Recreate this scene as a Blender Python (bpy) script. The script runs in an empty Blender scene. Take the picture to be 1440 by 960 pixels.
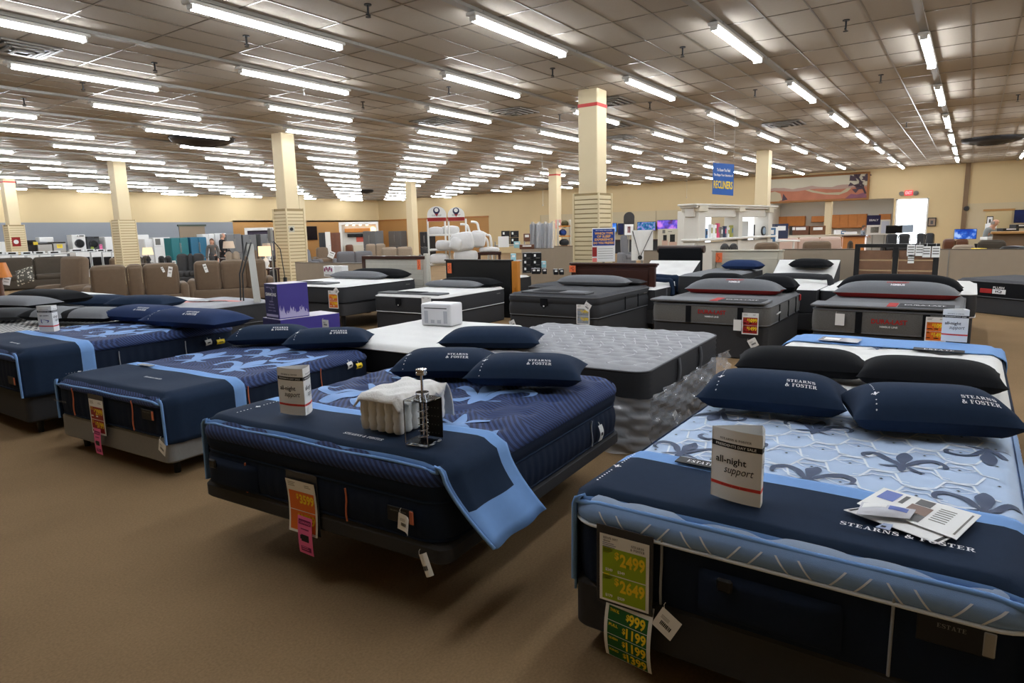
import bpy, math, random
from mathutils import Vector, Matrix
rnd = random.Random(7)
PI = math.pi
R = math.radians
SC = bpy.context.scene
COL = SC.collection
# ---------------------------------------------------------------- camera
FPX = 925.24; PITCH = R(9.5127); YAW = R(34.844); ROLL = R(-1.3004); CAMH = 1.68
_cy, _sy = math.cos(YAW), math.sin(YAW)
FW = Vector((_cy*math.cos(PITCH), _sy*math.cos(PITCH), -math.sin(PITCH)))
_r = Vector((_sy, -_cy, 0)); _u = _r.cross(FW)
RT = _r*math.cos(ROLL) + _u*math.sin(ROLL)
UP = -_r*math.sin(ROLL) + _u*math.cos(ROLL)
EYE = Vector((0, 0, CAMH))
cd = bpy.data.cameras.new('camera'); cam = bpy.data.objects.new('camera', cd); COL.objects.link(cam)
cd.sensor_width = 36.0; cd.lens = FPX*36/1440; cd.clip_end = 200
m3 = Matrix((RT, UP, -FW)).transposed()
cam.matrix_world = Matrix.Translation(EYE) @ m3.to_4x4()
SC.camera = cam
def ray(x, y): return FW + RT*((x-720)/FPX) + UP*((480-y)/FPX)
def wd(x, y, d): return EYE + ray(x, y)*d                       # a point seen at x,y at depth d
def wz(x, y, z):
    r = ray(x, y); return EYE + r*((z-CAMH)/r.z)
def wx(x, y, X):
    r = ray(x, y); return EYE + r*(X/r.x)
def wy(x, y, Y):
    r = ray(x, y); return EYE + r*(Y/r.y)
def dist_at(x, y, z): return (z-CAMH)/ray(x, y).z
# ---------------------------------------------------------------- materials
def lin(c):
    c = c/255.0
    return c/12.92 if c <= 0.04045 else ((c+0.055)/1.055)**2.4
def col(rgb): return (lin(rgb[0]), lin(rgb[1]), lin(rgb[2]), 1)
_M = {}
def mat(name, rgb, rough=.7, metal=0.0, spec=.4, noise=0, nscale=40, bump=0, bscale=200, emit=0, trans=0, alpha=1, sheen=0, coat=0):
    if name in _M: return _M[name]
    m = bpy.data.materials.new(name); m.use_nodes = True; _M[name] = m
    nt = m.node_tree; b = nt.nodes['Principled BSDF']
    b.inputs['Base Color'].default_value = col(rgb); b.inputs['Roughness'].default_value = rough
    b.inputs['Metallic'].default_value = metal; b.inputs['Specular IOR Level'].default_value = spec
    if coat: b.inputs['Coat Weight'].default_value = coat
    if sheen: b.inputs['Sheen Weight'].default_value = sheen
    if trans: b.inputs['Transmission Weight'].default_value = trans
    if alpha < 1: b.inputs['Alpha'].default_value = alpha
    if emit:
        b.inputs['Emission Color'].default_value = col(rgb); b.inputs['Emission Strength'].default_value = emit
    if noise or bump:
        tc = nt.nodes.new('ShaderNodeTexCoord')
    if noise:
        n = nt.nodes.new('ShaderNodeTexNoise'); n.inputs['Scale'].default_value = nscale; n.inputs['Detail'].default_value = 3
        nt.links.new(tc.outputs['Object'], n.inputs['Vector'])
        mx = nt.nodes.new('ShaderNodeMix'); mx.data_type = 'RGBA'
        c = col(rgb)
        mx.inputs[6].default_value = tuple(max(0, v*(1-noise)) for v in c[:3])+(1,)
        mx.inputs[7].default_value = tuple(min(1, v*(1+noise)) for v in c[:3])+(1,)
        nt.links.new(n.outputs['Fac'], mx.inputs[0]); nt.links.new(mx.outputs[2], b.inputs['Base Color'])
    if bump:
        n2 = nt.nodes.new('ShaderNodeTexNoise'); n2.inputs['Scale'].default_value = bscale; n2.inputs['Detail'].default_value = 2
        nt.links.new(tc.outputs['Object'], n2.inputs['Vector'])
        bp = nt.nodes.new('ShaderNodeBump'); bp.inputs['Strength'].default_value = bump; bp.inputs['Distance'].default_value = .01
        nt.links.new(n2.outputs['Fac'], bp.inputs['Height']); nt.links.new(bp.outputs['Normal'], b.inputs['Normal'])
    return m
def emat(name, rgb, strength):
    if name in _M: return _M[name]
    m = bpy.data.materials.new(name); m.use_nodes = True; _M[name] = m
    nt = m.node_tree; nt.nodes.remove(nt.nodes['Principled BSDF'])
    e = nt.nodes.new('ShaderNodeEmission'); e.inputs[0].default_value = col(rgb); e.inputs[1].default_value = strength
    nt.links.new(e.outputs[0], nt.nodes['Material Output'].inputs[0])
    return m
# small node expression helper
class NT:
    def __init__(s, m): s.nt = m.node_tree; s.b = s.nt.nodes['Principled BSDF']
    def n(s, t, **kw):
        x = s.nt.nodes.new(t)
        for k, v in kw.items(): setattr(x, k, v)
        return x
    def lk(s, a, b): s.nt.links.new(a, b)
    def math(s, op, a, b=None):
        x = s.n('ShaderNodeMath', operation=op)
        for i, v in enumerate((a, b)):
            if v is None: continue
            if isinstance(v, (int, float)): x.inputs[i].default_value = v
            else: s.lk(v, x.inputs[i])
        return x.outputs[0]
    def xyz(s):
        tc = s.n('ShaderNodeTexCoord'); sp = s.n('ShaderNodeSeparateXYZ'); s.lk(tc.outputs['Object'], sp.inputs[0])
        return sp.outputs
    def mix(s, f, c1, c2):
        x = s.n('ShaderNodeMix', data_type='RGBA')
        if isinstance(f, (int, float)): x.inputs[0].default_value = f
        else: s.lk(f, x.inputs[0])
        for i, c in ((6, c1), (7, c2)):
            if isinstance(c, tuple): x.inputs[i].default_value = c
            else: s.lk(c, x.inputs[i])
        return x.outputs[2]
# ---------------------------------------------------------------- mesh builder
class MB:
    def __init__(s, M=None): s.v = []; s.f = []; s.m = []; s.sm = []; s.M = M
    def add(s, vs, fs, m=0, smooth=False):
        o = len(s.v)
        for p in vs:
            p = Vector(p)
            s.v.append(s.M @ p if s.M is not None else p)
        for i, f in enumerate(fs):
            s.f.append([o+k for k in f]); s.m.append(m if isinstance(m, int) else m[i]); s.sm.append(smooth)
        return s
    def box(s, c, d, m=0, bev=0, rot=None, smooth=False):
        hx, hy, hz = d[0]/2, d[1]/2, d[2]/2
        c = Vector(c)
        def T(p):
            p = Vector(p)
            if rot is not None: p = rot @ p
            return p+c
        if bev <= 0:
            vs = [T((x*hx, y*hy, z*hz)) for x in (-1, 1) for y in (-1, 1) for z in (-1, 1)]
            fs = [(0, 1, 3, 2), (4, 6, 7, 5), (0, 4, 5, 1), (2, 3, 7, 6), (0, 2, 6, 4), (1, 5, 7, 3)]
            return s.add(vs, fs, m, smooth)
        b = min(bev, hx*.99, hy*.99, hz*.99)
        vs = []; idx = {}
        for x in (-1, 1):
            for y in (-1, 1):
                for z in (-1, 1):
                    for a in range(3):
                        p = [x*(hx-b), y*(hy-b), z*(hz-b)]
                        p[a] += (x, y, z)[a]*b
                        idx[(x, y, z, a)] = len(vs); vs.append(T(p))
        fs = []
        for a in range(3):
            o1, o2 = [k for k in range(3) if k != a]
            for sg in (-1, 1):
                q = []
                for s1, s2 in ((-1, -1), (1, -1), (1, 1), (-1, 1)):
                    k = [0, 0, 0]; k[a] = sg; k[o1] = s1; k[o2] = s2; q.append(idx[(*k, a)])
                fs.append(q if (sg > 0) == (a != 1) else q[::-1])
        for a in range(3):
            o1, o2 = [k for k in range(3) if k != a]
            for s1 in (-1, 1):
                for s2 in (-1, 1):
                    k0 = [0, 0, 0]; k1 = [0, 0, 0]
                    k0[a] = -1; k1[a] = 1
                    for k in (k0, k1): k[o1] = s1; k[o2] = s2
                    q = [idx[(*k0, o1)], idx[(*k1, o1)], idx[(*k1, o2)], idx[(*k0, o2)]]
                    fs.append(q)
        for x in (-1, 1):
            for y in (-1, 1):
                for z in (-1, 1): fs.append([idx[(x, y, z, a)] for a in range(3)])
        return s.add(vs, fs, m, smooth)
    def soft(s, c, d, r=.06, m=0, n=3, puff=0, rot=None):
        """a cushion like box: rounded edges and bulging faces"""
        c = Vector(c); h = [k/2 for k in d]; r = min(r, *[k*.98 for k in h]); vs = []; fs = []
        # parameter: -1..1 core with extra rows in the rounded zone
        T1 = []
        for i in range(n): T1.append(('e', -1, i/n))
        T1.append(('c', -1, 0)); T1.append(('c', -1/3, 0)); T1.append(('c', 1/3, 0)); T1.append(('c', 1, 0))
        for i in range(1, n+1): T1.append(('e', 1, i/n))
        K = len(T1)
        def co(t, k):                                      # (core position, outward weight)
            hh = h[k]-r
            if t[0] == 'c': return t[1]*hh, 0.0, t[1]
            if t[1] < 0: return -hh, -math.tan((1-t[2])*PI/4), -1
            return hh, math.tan(t[2]*PI/4), 1
        for a in range(3):
            o = [k for k in range(3) if k != a]
            for sg in (-1, 1):
                base = len(vs)
                for i in range(K):
                    for j in range(K):
                        ci, wi, ti = co(T1[i], o[0]); cj, wj, tj = co(T1[j], o[1])
                        p = [0, 0, 0]; w = [0, 0, 0]
                        p[a] = sg*(h[a]-r); w[a] = sg; p[o[0]] = ci; w[o[0]] = wi; p[o[1]] = cj; w[o[1]] = wj
                        wv = Vector(w).normalized()
                        q = Vector(p)+wv*r
                        if puff:
                            fx = 1-min(1, abs(q[o[0]])/h[o[0]])**2; fy = 1-min(1, abs(q[o[1]])/h[o[1]])**2
                            q[a] += sg*puff*fx*fy
                        if rot is not None: q = rot @ q
                        vs.append(q+c)
                for i in range(K-1):
                    for j in range(K-1):
                        q = [base+i*K+j, base+(i+1)*K+j, base+(i+1)*K+j+1, base+i*K+j+1]
                        fs.append(q if (sg > 0) == (a != 1) else q[::-1])
        return s.add(vs, fs, m, True)
    def cyl(s, p0, p1, r0, r1=None, n=12, m=0, caps=True, smooth=True):
        r1 = r0 if r1 is None else r1
        p0, p1 = Vector(p0), Vector(p1); z = (p1-p0).normalized()
        x = z.orthogonal().normalized(); y = z.cross(x)
        vs = []
        for p, r in ((p0, r0), (p1, r1)):
            for i in range(n):
                a = 2*PI*i/n; vs.append(p+(x*math.cos(a)+y*math.sin(a))*r)
        s.add(vs, [(i, (i+1) % n, n+(i+1) % n, n+i) for i in range(n)], m, smooth)
        if caps:
            s.add(vs[:n], [list(range(n))[::-1]], m); s.add(vs[n:], [list(range(n))], m)
        return s
    def tube(s, pts, r, n=8, m=0, closed=False, caps=True):
        pts = [Vector(p) for p in pts]; N = len(pts); vs = []; fs = []
        prev = None
        for i, p in enumerate(pts):
            a = pts[(i-1) % N] if (closed or i > 0) else p; b = pts[(i+1) % N] if (closed or i < N-1) else p
            t = (b-a).normalized()
            if prev is None: x = t.orthogonal().normalized()
            else:
                x = prev-t*prev.dot(t); x = x.normalized() if x.length > 1e-6 else t.orthogonal().normalized()
            prev = x; y = t.cross(x)
            rr = r[i] if isinstance(r, (list, tuple)) else r
            for k in range(n):
                an = 2*PI*k/n; vs.append(p+(x*math.cos(an)+y*math.sin(an))*rr)
        for i in range(N if closed else N-1):
            j = (i+1) % N
            for k in range(n): fs.append((i*n+k, i*n+(k+1) % n, j*n+(k+1) % n, j*n+k))
        s.add(vs, fs, m, True)
        if caps and not closed:
            s.add(vs[:n], [list(range(n))[::-1]], m); s.add(vs[-n:], [list(range(n))], m)
        return s
    def lathe(s, prof, c=(0, 0, 0), n=16, m=0):
        c = Vector(c); vs = []; fs = []; K = len(prof)
        for r, z in prof:
            for i in range(n):
                a = 2*PI*i/n; vs.append(c+Vector((r*math.cos(a), r*math.sin(a), z)))
        for k in range(K-1):
            for i in range(n): fs.append((k*n+i, k*n+(i+1) % n, (k+1)*n+(i+1) % n, (k+1)*n+i))
        return s.add(vs, fs, m, True)
    def grid(s, fn, nu, nv, m=0, smooth=True):
        vs = [fn(i/nu, j/nv) for i in range(nu+1) for j in range(nv+1)]
        fs = []; ms = []
        for i in range(nu):
            for j in range(nv):
                fs.append((i*(nv+1)+j, (i+1)*(nv+1)+j, (i+1)*(nv+1)+j+1, i*(nv+1)+j+1))
                ms.append(m((i+.5)/nu, (j+.5)/nv) if callable(m) else m)
        return s.add(vs, fs, ms, smooth)
    def quad(s, a, b, c, d, m=0): return s.add([a, b, c, d], [(0, 1, 2, 3)], m)
    def prism(s, poly, fn, depth, m=0):
        """poly in 2d, fn(u,v,w) to 3d, thickness along w"""
        n = len(poly); vs = [fn(u, v, 0) for u, v in poly]+[fn(u, v, depth) for u, v in poly]
        fs = [list(range(n))[::-1], list(range(n, 2*n))]+[(i, (i+1) % n, n+(i+1) % n, n+i) for i in range(n)]
        return s.add(vs, fs, m)
    def text(s, txt, fn, w=None, h=None, m=0, bold=0.0, align='C', shear=0.0, size=None):
        """flat lettering; fn(u,v) maps text metres to 3d; fitted to width w and height h"""
        vs, fs, bb = text_mesh(txt, bold)
        x0, x1, y0, y1 = bb
        sx = (w/(x1-x0)) if w else None; sy = (h/(y1-y0)) if h else None
        sx = sx or sy; sy = sy or sx
        ox = {'C': (x0+x1)/2, 'L': x0, 'R': x1}[align]; oy = (y0+y1)/2
        s.add([fn((x-ox)*sx+shear*(y-oy)*sy, (y-oy)*sy) for x, y in vs], fs, m)
        return s
    def build(s, name, mats, parent=None, loc=None, rz=0, double=False):
        me = bpy.data.meshes.new(name); me.from_pydata([tuple(p) for p in s.v], [], s.f)
        if not isinstance(mats, (list, tuple)): mats = [mats]
        for k in mats: me.materials.append(k)
        me.polygons.foreach_set('material_index', s.m); me.polygons.foreach_set('use_smooth', s.sm)
        me.update()
        o = bpy.data.objects.new(name, me); COL.objects.link(o)
        if parent is not None: o.parent = parent
        if loc is not None: o.location = loc
        if rz: o.rotation_euler = (0, 0, rz)
        return o
_T = {}
def serif_mesh(txt):
    """bracketed slab-serif capitals for the mattress maker's wordmark"""
    vs = []; fs = []; x0 = 0
    def poly(p): o = len(vs); vs.extend([(x0+x, y) for x, y in p]); fs.append(list(range(o, o+len(p))))
    def rc(a, b, c, d): poly([(a, b), (c, b), (c, d), (a, d)])
    def rib(pts):
        P = spline(pts, 6)
        for i in range(len(P)-1):
            q = []
            for p, sgn in ((P[i], 1), (P[i+1], 1), (P[i+1], -1), (P[i], -1)):
                j = P.index(p); A = P[max(0, j-1)]; B = P[min(len(P)-1, j+1)]; dx, dy = B[0]-A[0], B[1]-A[1]; h = math.hypot(dx, dy) or 1
                q.append((p[0]-dy/h*p[2]/2*sgn, p[1]+dx/h*p[2]/2*sgn))
            poly(q)
    for ch in txt:
        w = .8
        if ch == 'T': rc(.32, 0, .52, 1); rc(.04, .9, .80, 1); rc(.04, .7, .12, 1); rc(.72, .7, .80, 1); rc(.2, 0, .64, .09); w = .84
        elif ch in 'EF':
            rc(.12, 0, .32, 1); rc(.02, .91, .72, 1); rc(.65, .72, .72, 1); rc(.3, .46, .55, .55); rc(.5, .38, .56, .63); rc(.02, 0, .45, .09); w = .8
            if ch == 'E': rc(.3, 0, .74, .09); rc(.67, 0, .74, .28)
        elif ch == 'A': poly([(.12, .04), (.19, .04), (.47, .95), (.40, 1)]); poly([(.36, 1), (.52, 1), (.84, .04), (.62, .04)]); rc(.24, .28, .62, .37); rc(0, 0, .32, .09); rc(.52, 0, .94, .09); w = .94
        elif ch == 'R': rc(.12, 0, .32, 1); rc(.02, .91, .4, 1); rc(.02, 0, .42, .09); rib([(.3, .95, .1), (.55, .93, .12), (.70, .74, .2), (.55, .52, .12), (.3, .49, .09)]); poly([(.40, .5), (.58, .5), (.86, .06), (.64, .06)]); rc(.62, 0, .92, .09); w = .92
        elif ch == 'N': rc(.14, 0, .22, 1); rc(.74, 0, .82, 1); poly([(.10, 1), (.32, 1), (.82, .0), (.66, .0)]); rc(.02, 0, .34, .08); rc(.62, .92, .94, 1); rc(.02, .92, .3, 1); w = .96
        elif ch == 'S': rib([(.66, .72, .06), (.60, .92, .08), (.38, .97, .09), (.14, .86, .16), (.18, .64, .2), (.42, .50, .22), (.64, .36, .2), (.66, .14, .15), (.40, .03, .09), (.16, .08, .08), (.08, .30, .06)]); rc(.62, .66, .69, 1); rc(.05, 0, .12, .34); w = .76
        elif ch == 'O': rib([(.46, .96, .09), (.22, .86, .16), (.12, .5, .22), (.22, .14, .16), (.46, .04, .09), (.70, .14, .16), (.80, .5, .22), (.70, .86, .16), (.46, .96, .09)]); w = .92
        elif ch == '&': rib([(.86, .42, .06), (.70, .16, .1), (.42, .03, .12), (.14, .12, .18), (.16, .40, .18), (.42, .58, .12), (.56, .80, .14), (.42, .96, .1), (.26, .86, .14), (.34, .62, .16), (.62, .26, .18), (.90, .04, .12)]); rc(.72, .44, .96, .52); w = .96
        elif ch == ' ': w = .42
        x0 += w+.10
    xs = [v[0] for v in vs]; ys = [v[1] for v in vs]
    return vs, fs, (min(xs), max(xs), min(ys), max(ys))
def text_mesh(txt, bold=0.0):
    k = (txt, bold)
    if k in _T: return _T[k]
    if set(txt) <= set('STEARNFO& '): _T[k] = serif_mesh(txt); return _T[k]
    cu = bpy.data.curves.new('lettering', 'FONT'); cu.body = txt; cu.resolution_u = 2; cu.offset = bold
    o = bpy.data.objects.new('lettering', cu); COL.objects.link(o)
    dg = bpy.context.evaluated_depsgraph_get(); dg.update()
    me = bpy.data.meshes.new_from_object(o.evaluated_get(dg))
    vs = [(v.co.x, v.co.y) for v in me.vertices]; fs = [list(p.vertices) for p in me.polygons]
    bpy.data.objects.remove(o); bpy.data.curves.remove(cu); bpy.data.meshes.remove(me)
    xs = [v[0] for v in vs] or [0, 1]; ys = [v[1] for v in vs] or [0, 1]
    _T[k] = (vs, fs, (min(xs), max(xs), min(ys), max(ys)))
    return _T[k]
def tag(o, label, cat, group=None, kind=None):
    o['label'] = label; o['category'] = cat
    if group: o['group'] = group
    if kind: o['kind'] = kind
    return o
def thing(name, label, cat, loc=(0, 0, 0), rz=0, group=None):
    o = bpy.data.objects.new(name, None); COL.objects.link(o); o.empty_display_size = .1
    o.location = loc; o.rotation_euler = (0, 0, rz)
    return tag(o, label, cat, group)
def structure(o):
    o['kind'] = 'structure'; return o
def dup(o, parent=None):
    c = o.copy(); COL.objects.link(c)
    if parent is not None: c.parent = parent
    for ch in o.children: dup(ch, c)
    return c
def spline(pts, n=8):
    """Catmull-Rom through 2d/3d points (tuples)"""
    P = [pts[0]]+list(pts)+[pts[-1]]; out = []
    D = len(pts[0])
    for i in range(1, len(P)-2):
        for k in range(n):
            t = k/n
            out.append(tuple(.5*((2*P[i][d])+(-P[i-1][d]+P[i+1][d])*t+(2*P[i-1][d]-5*P[i][d]+4*P[i+1][d]-P[i+2][d])*t*t+(-P[i-1][d]+3*P[i][d]-3*P[i+1][d]+P[i+2][d])*t**3) for d in range(D)))
    out.append(tuple(pts[-1])); return out
# ================================================================ the room
ZT = CAMH+2.85          # light tubes
ZC = CAMH+2.97          # ceiling
X0, X1, Y0, Y1 = -6.0, 42.7, -9.0, 44.0
M_cream = mat('wall_cream', (206, 183, 140), .75, noise=.05, nscale=.6)
M_grey = mat('wall_grey', (131, 134, 140), .75, noise=.04, nscale=.8)
M_beige = mat('wall_beige_panel', (196, 180, 148), .75, noise=.04, nscale=.8)
M_tan = mat('wall_tan', (176, 130, 76), .7, noise=.06, nscale=1)
M_white = mat('white_paint', (232, 230, 224), .5)
M_black = mat('black_plastic', (14, 14, 15), .45)
M_dark = mat('dark_metal', (40, 40, 42), .45, metal=.3)
M_greymetal = mat('grey_metal', (150, 148, 142), .45, metal=.4)
# carpet
M_carpet = mat('carpet', (116, 88, 60), .95, spec=.1, noise=.10, nscale=3.0, bump=.25, bscale=420)
_c = NT(M_carpet)
tc = _c.n('ShaderNodeTexCoord')
n1 = _c.n('ShaderNodeTexNoise'); n1.inputs['Scale'].default_value = 90; n1.inputs['Detail'].default_value = 4; _c.lk(tc.outputs['Object'], n1.inputs['Vector'])
n2 = _c.n('ShaderNodeTexNoise'); n2.inputs['Scale'].default_value = 1.1; n2.inputs['Detail'].default_value = 5; _c.lk(tc.outputs['Object'], n2.inputs['Vector'])
f = _c.math('ADD', _c.math('MULTIPLY', n1.outputs['Fac'], .65), _c.math('MULTIPLY', n2.outputs['Fac'], .5))
_c.lk(_c.mix(f, col((92, 73, 50)), col((160, 132, 98))), _c.b.inputs['Base Color'])
structure(MB().quad((X0, Y0, 0), (X1+6, Y0, 0), (X1+6, Y1+1, 0), (X0, Y1+1, 0)).build('floor', M_carpet))
# ceiling: mineral tiles in a metal grid
M_tile = mat('ceiling_tile', (150, 143, 133), .9, spec=.12)
_c = NT(M_tile)
xyz = _c.xyz()
def cell(o, size, off): return _c.math('FLOOR', _c.math('DIVIDE', _c.math('SUBTRACT', o, off), size))
TX, TY, TXO, TYO = 1.2192, .613, .74, .26
cx = cell(xyz[0], TX, TXO); cy = cell(xyz[1], TY, TYO)
cb = _c.n('ShaderNodeCombineXYZ'); _c.lk(cx, cb.inputs[0]); _c.lk(cy, cb.inputs[1])
wn = _c.n('ShaderNodeTexWhiteNoise', noise_dimensions='3D'); _c.lk(cb.outputs[0], wn.inputs[0])
tc = _c.n('ShaderNodeTexCoord')
n1 = _c.n('ShaderNodeTexNoise'); n1.inputs['Scale'].default_value = 30; n1.inputs['Detail'].default_value = 4; _c.lk(tc.outputs['Object'], n1.inputs['Vector'])
f = _c.math('ADD', _c.math('MULTIPLY', wn.outputs[0], .6), _c.math('MULTIPLY', n1.outputs['Fac'], .4))
_c.lk(_c.mix(f, col((170, 159, 144)), col((186, 175, 160))), _c.b.inputs['Base Color'])
bp = _c.n('ShaderNodeBump'); bp.inputs['Strength'].default_value = .15; _c.lk(n1.outputs['Fac'], bp.inputs['Height']); _c.lk(bp.outputs[0], _c.b.inputs['Normal'])
structure(MB().quad((X0, Y0, ZC), (X0, Y1, ZC), (X1, Y1, ZC), (X1, Y0, ZC)).build('ceiling', M_tile))
M_tbar = mat('ceiling_grid_metal', (128, 119, 106), .28, metal=.7)
g = MB(); 
k = math.ceil((X0-TXO)/TX)
while TXO+k*TX < X1:
    g.box((TXO+k*TX, (Y0+Y1)/2, ZC-.004), (.022, Y1-Y0, .008)); k += 1
k = math.ceil((Y0-TYO)/TY)
while TYO+k*TY < Y1:
    g.box(((X0+X1)/2, TYO+k*TY, ZC-.004), (X1-X0, .022, .008)); k += 1
structure(g.build('trim_1', M_tbar))
# walls.  left wall: cream over grey
zg = wy(200, 312.5, Y1).z
ztan = wy(400, 310, Y1).z
def wall_y(name, y, segs):
    b = MB(); mats = []
    for x0, x1, z0, z1, m in segs:
        if m not in mats: mats.append(m)
        b.quad((x0, y, z0), (x1, y, z0), (x1, y, z1), (x0, y, z1), mats.index(m))
    return structure(b.build(name, mats))
def wall_x(name, x, segs):
    b = MB(); mats = []
    for y0, y1, z0, z1, m in segs:
        if m not in mats: mats.append(m)
        b.quad((x, y0, z0), (x, y1, z0), (x, y1, z1), (x, y0, z1), mats.index(m))
    return structure(b.build(name, mats))
xg = wy(327, 312.5, Y1).x
wall_y('wall_left', Y1, [(X0, xg, 0, zg, M_grey), (xg, X1, 0, ztan, M_tan), (X0, X1, max(zg, ztan), ZC, M_cream), (X0, X1, min(zg, ztan), max(zg, ztan), M_cream)])
zb = wx(900, 297, X1).z          # top of the beige panels on the back wall
zt2 = wx(640, 306, X1).z
ya = wx(687, 300, X1).y; yb = wx(760, 300, X1).y
yw = wx(1356, 300, X1).y
zw = wx(1400, 285, X1).z
# office opening and the bright shop door in the back wall
yo1 = wx(1083, 300, X1).y; yo2 = wx(1256, 300, X1).y; zo = wx(1170, 282, X1).z
yd1 = wx(1259, 300, X1).y; yd2 = wx(1305, 300, X1).y; zd = wx(1280, 279, X1).z
wall_x('wall_back', X1, [(ya, Y1, 0, zt2, M_tan), (ya, Y1, zt2, ZC, M_cream), (yb, ya, 0, ZC, M_cream),
    (yo1, yb, 0, zb, M_beige), (yo1, yb, zb, ZC, M_cream), (yo2, yo1, zo, ZC, M_cream), (yd1, yo2, 0, ZC, M_cream),
    (yd2, yd1, zd, ZC, M_cream), (yw, yd2, 0, ZC, M_cream), (Y0, yw, 0, zw, M_beige), (Y0, yw, zw, ZC, M_cream)])
wall_y('wall_right', Y0, [(X0, X1, 0, ZC, M_cream)])
wall_x('wall_front', X0, [(Y0, Y1, 0, ZC, M_cream)])
# office behind the opening
M_office = mat('office_wall', (205, 203, 196), .7)
b = MB(); XO = X1+4.5
b.quad((XO, yo2-.2, 0), (XO, yo1+.4, 0), (XO, yo1+.4, 3.6), (XO, yo2-.2, 3.6))
b.quad((X1, yo1+.4, 0), (XO, yo1+.4, 0), (XO, yo1+.4, 3.6), (X1, yo1+.4, 3.6))
b.quad((X1, yo2-.2, 0), (XO, yo2-.2, 0), (XO, yo2-.2, 3.6), (X1, yo2-.2, 3.6))
b.quad((X1, yo2-.2, 3.6), (XO, yo2-.2, 3.6), (XO, yo1+.4, 3.6), (X1, yo1+.4, 3.6))
structure(b.build('wall_office', M_office))
# shop door full of daylight
M_day = emat('daylight_glass', (245, 249, 255), 9)
b = MB(); b.box((X1+.12, (yd1+yd2)/2, zd/2), (.03, yd1-yd2-.16, zd-.12))
dg = structure(b.build('window_1', M_day))
b = MB()
for y in (yd1, yd2): b.box((X1+.06, y+(.04 if y == yd2 else -.04), zd/2), (.2, .08, zd))
b.box((X1+.06, (yd1+yd2)/2, zd-.03), (.2, yd1-yd2, .06))
structure(b.build('door_frame', M_white, dg))
# thin plank trims of the back wall
b = MB(); b.box((X1-.03, (ya+Y1)/2, zt2), (.06, Y1-ya, .12)); structure(b.build('trim_2', mat('wood_trim', (168, 112, 60), .5, noise=.15, nscale=3)))
b = MB(); b.box((X1-.04, yw, ZC/2), (.08, .22, ZC)); structure(b.build('trim_3', mat('pipe_brown', (120, 96, 70), .6)))
b = MB()
for k in range(9):
    y = yb-(yb-yo1)*k/9; b.box((X1-.01, y, zb/2), (.02, .03, zb))
structure(b.build('trim_4', mat('panel_seam', (150, 135, 108), .7)))
# ================================================================ ceiling lights in rows
M_tube = emat('fluorescent_tube', (240, 247, 255), 40)
M_hous = mat('light_housing', (205, 202, 195), .4, metal=.2)
M_rail = mat('rail_paint', (150, 146, 138), .4, metal=.5)
OFF = {-3: 1.55, -2: 2.9, -1: 12.9-4.88, 0: 4.4596*2.85-4.88*2, 1: 3.5456*2.85-4.88*2, 2: 2.6487*2.85-4.88, 3: 1.7388*2.85-4.88*0, 4: .8424*2.85, 5: 1.6457*2.85, 6: 2.4492*2.85, 7: 1.5568*2.85, 8: 2.358*2.85}
P = 1.70327*2.85; ROWD = .85954*2.85; RV = .3014*2.85
LL = .8356*2.85
ORD = ['first', 'second', 'third', 'fourth', 'fifth', 'sixth', 'seventh', 'eighth', 'ninth', 'tenth', 'eleventh', 'twelfth', 'thirteenth', 'fourteenth', 'fifteenth', 'sixteenth', 'seventeenth', 'eighteenth', 'nineteenth', 'twentieth', 'twenty-first', 'twenty-second']
def tube_mb(x0, x1, n=8):
    b = MB(); r = .042
    vs = []; fs = []
    for x in (x0, x1):
        for i in range(n):
            a = 2*PI*i/n; vs.append((x, r*1.2*math.cos(a), r*math.sin(a)*.9-.020))
    for i in range(n): fs.append((i, (i+1) % n, n+(i+1) % n, n+i))
    fs.append(tuple(range(n))); fs.append(tuple(range(n, 2*n)))
    return b.add(vs, fs)
def housing_mb():
    b = MB(); b.box((LL/2, 0, .036), (LL+.12, .165, .05), bev=.012); return b
def sock_mb(x, deep):
    b = MB(); b.box((x, 0, .012 if not deep else -.008), (.03, .11 if not deep else .15, .12 if not deep else .11), bev=.01); return b
hm = housing_mb().build('housing', M_hous); hm_me = hm.data; bpy.data.objects.remove(hm)
def child(name, me, par):
    o = bpy.data.objects.new(name, me); COL.objects.link(o); o.parent = par; return o
def mesh_of(b, mats):
    o = b.build('m', mats); me = o.data; bpy.data.objects.remove(o); return me
t1_me = mesh_of(tube_mb(.03, LL/2-.02), M_tube); t2_me = mesh_of(tube_mb(LL/2+.02, LL-.03), M_tube)
s1_me = mesh_of(sock_mb(.0, False), M_hous); s2_me = mesh_of(sock_mb(LL, True), M_white)
far = MB(); far.box((LL/2, 0, .036), (LL+.1, .165, .05), 0)
_t = tube_mb(.03, LL-.03, 6); far.add(_t.v, _t.f, 1)
far_me = mesh_of(far, [M_hous, M_tube])
clip = None
nlights = 0
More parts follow.
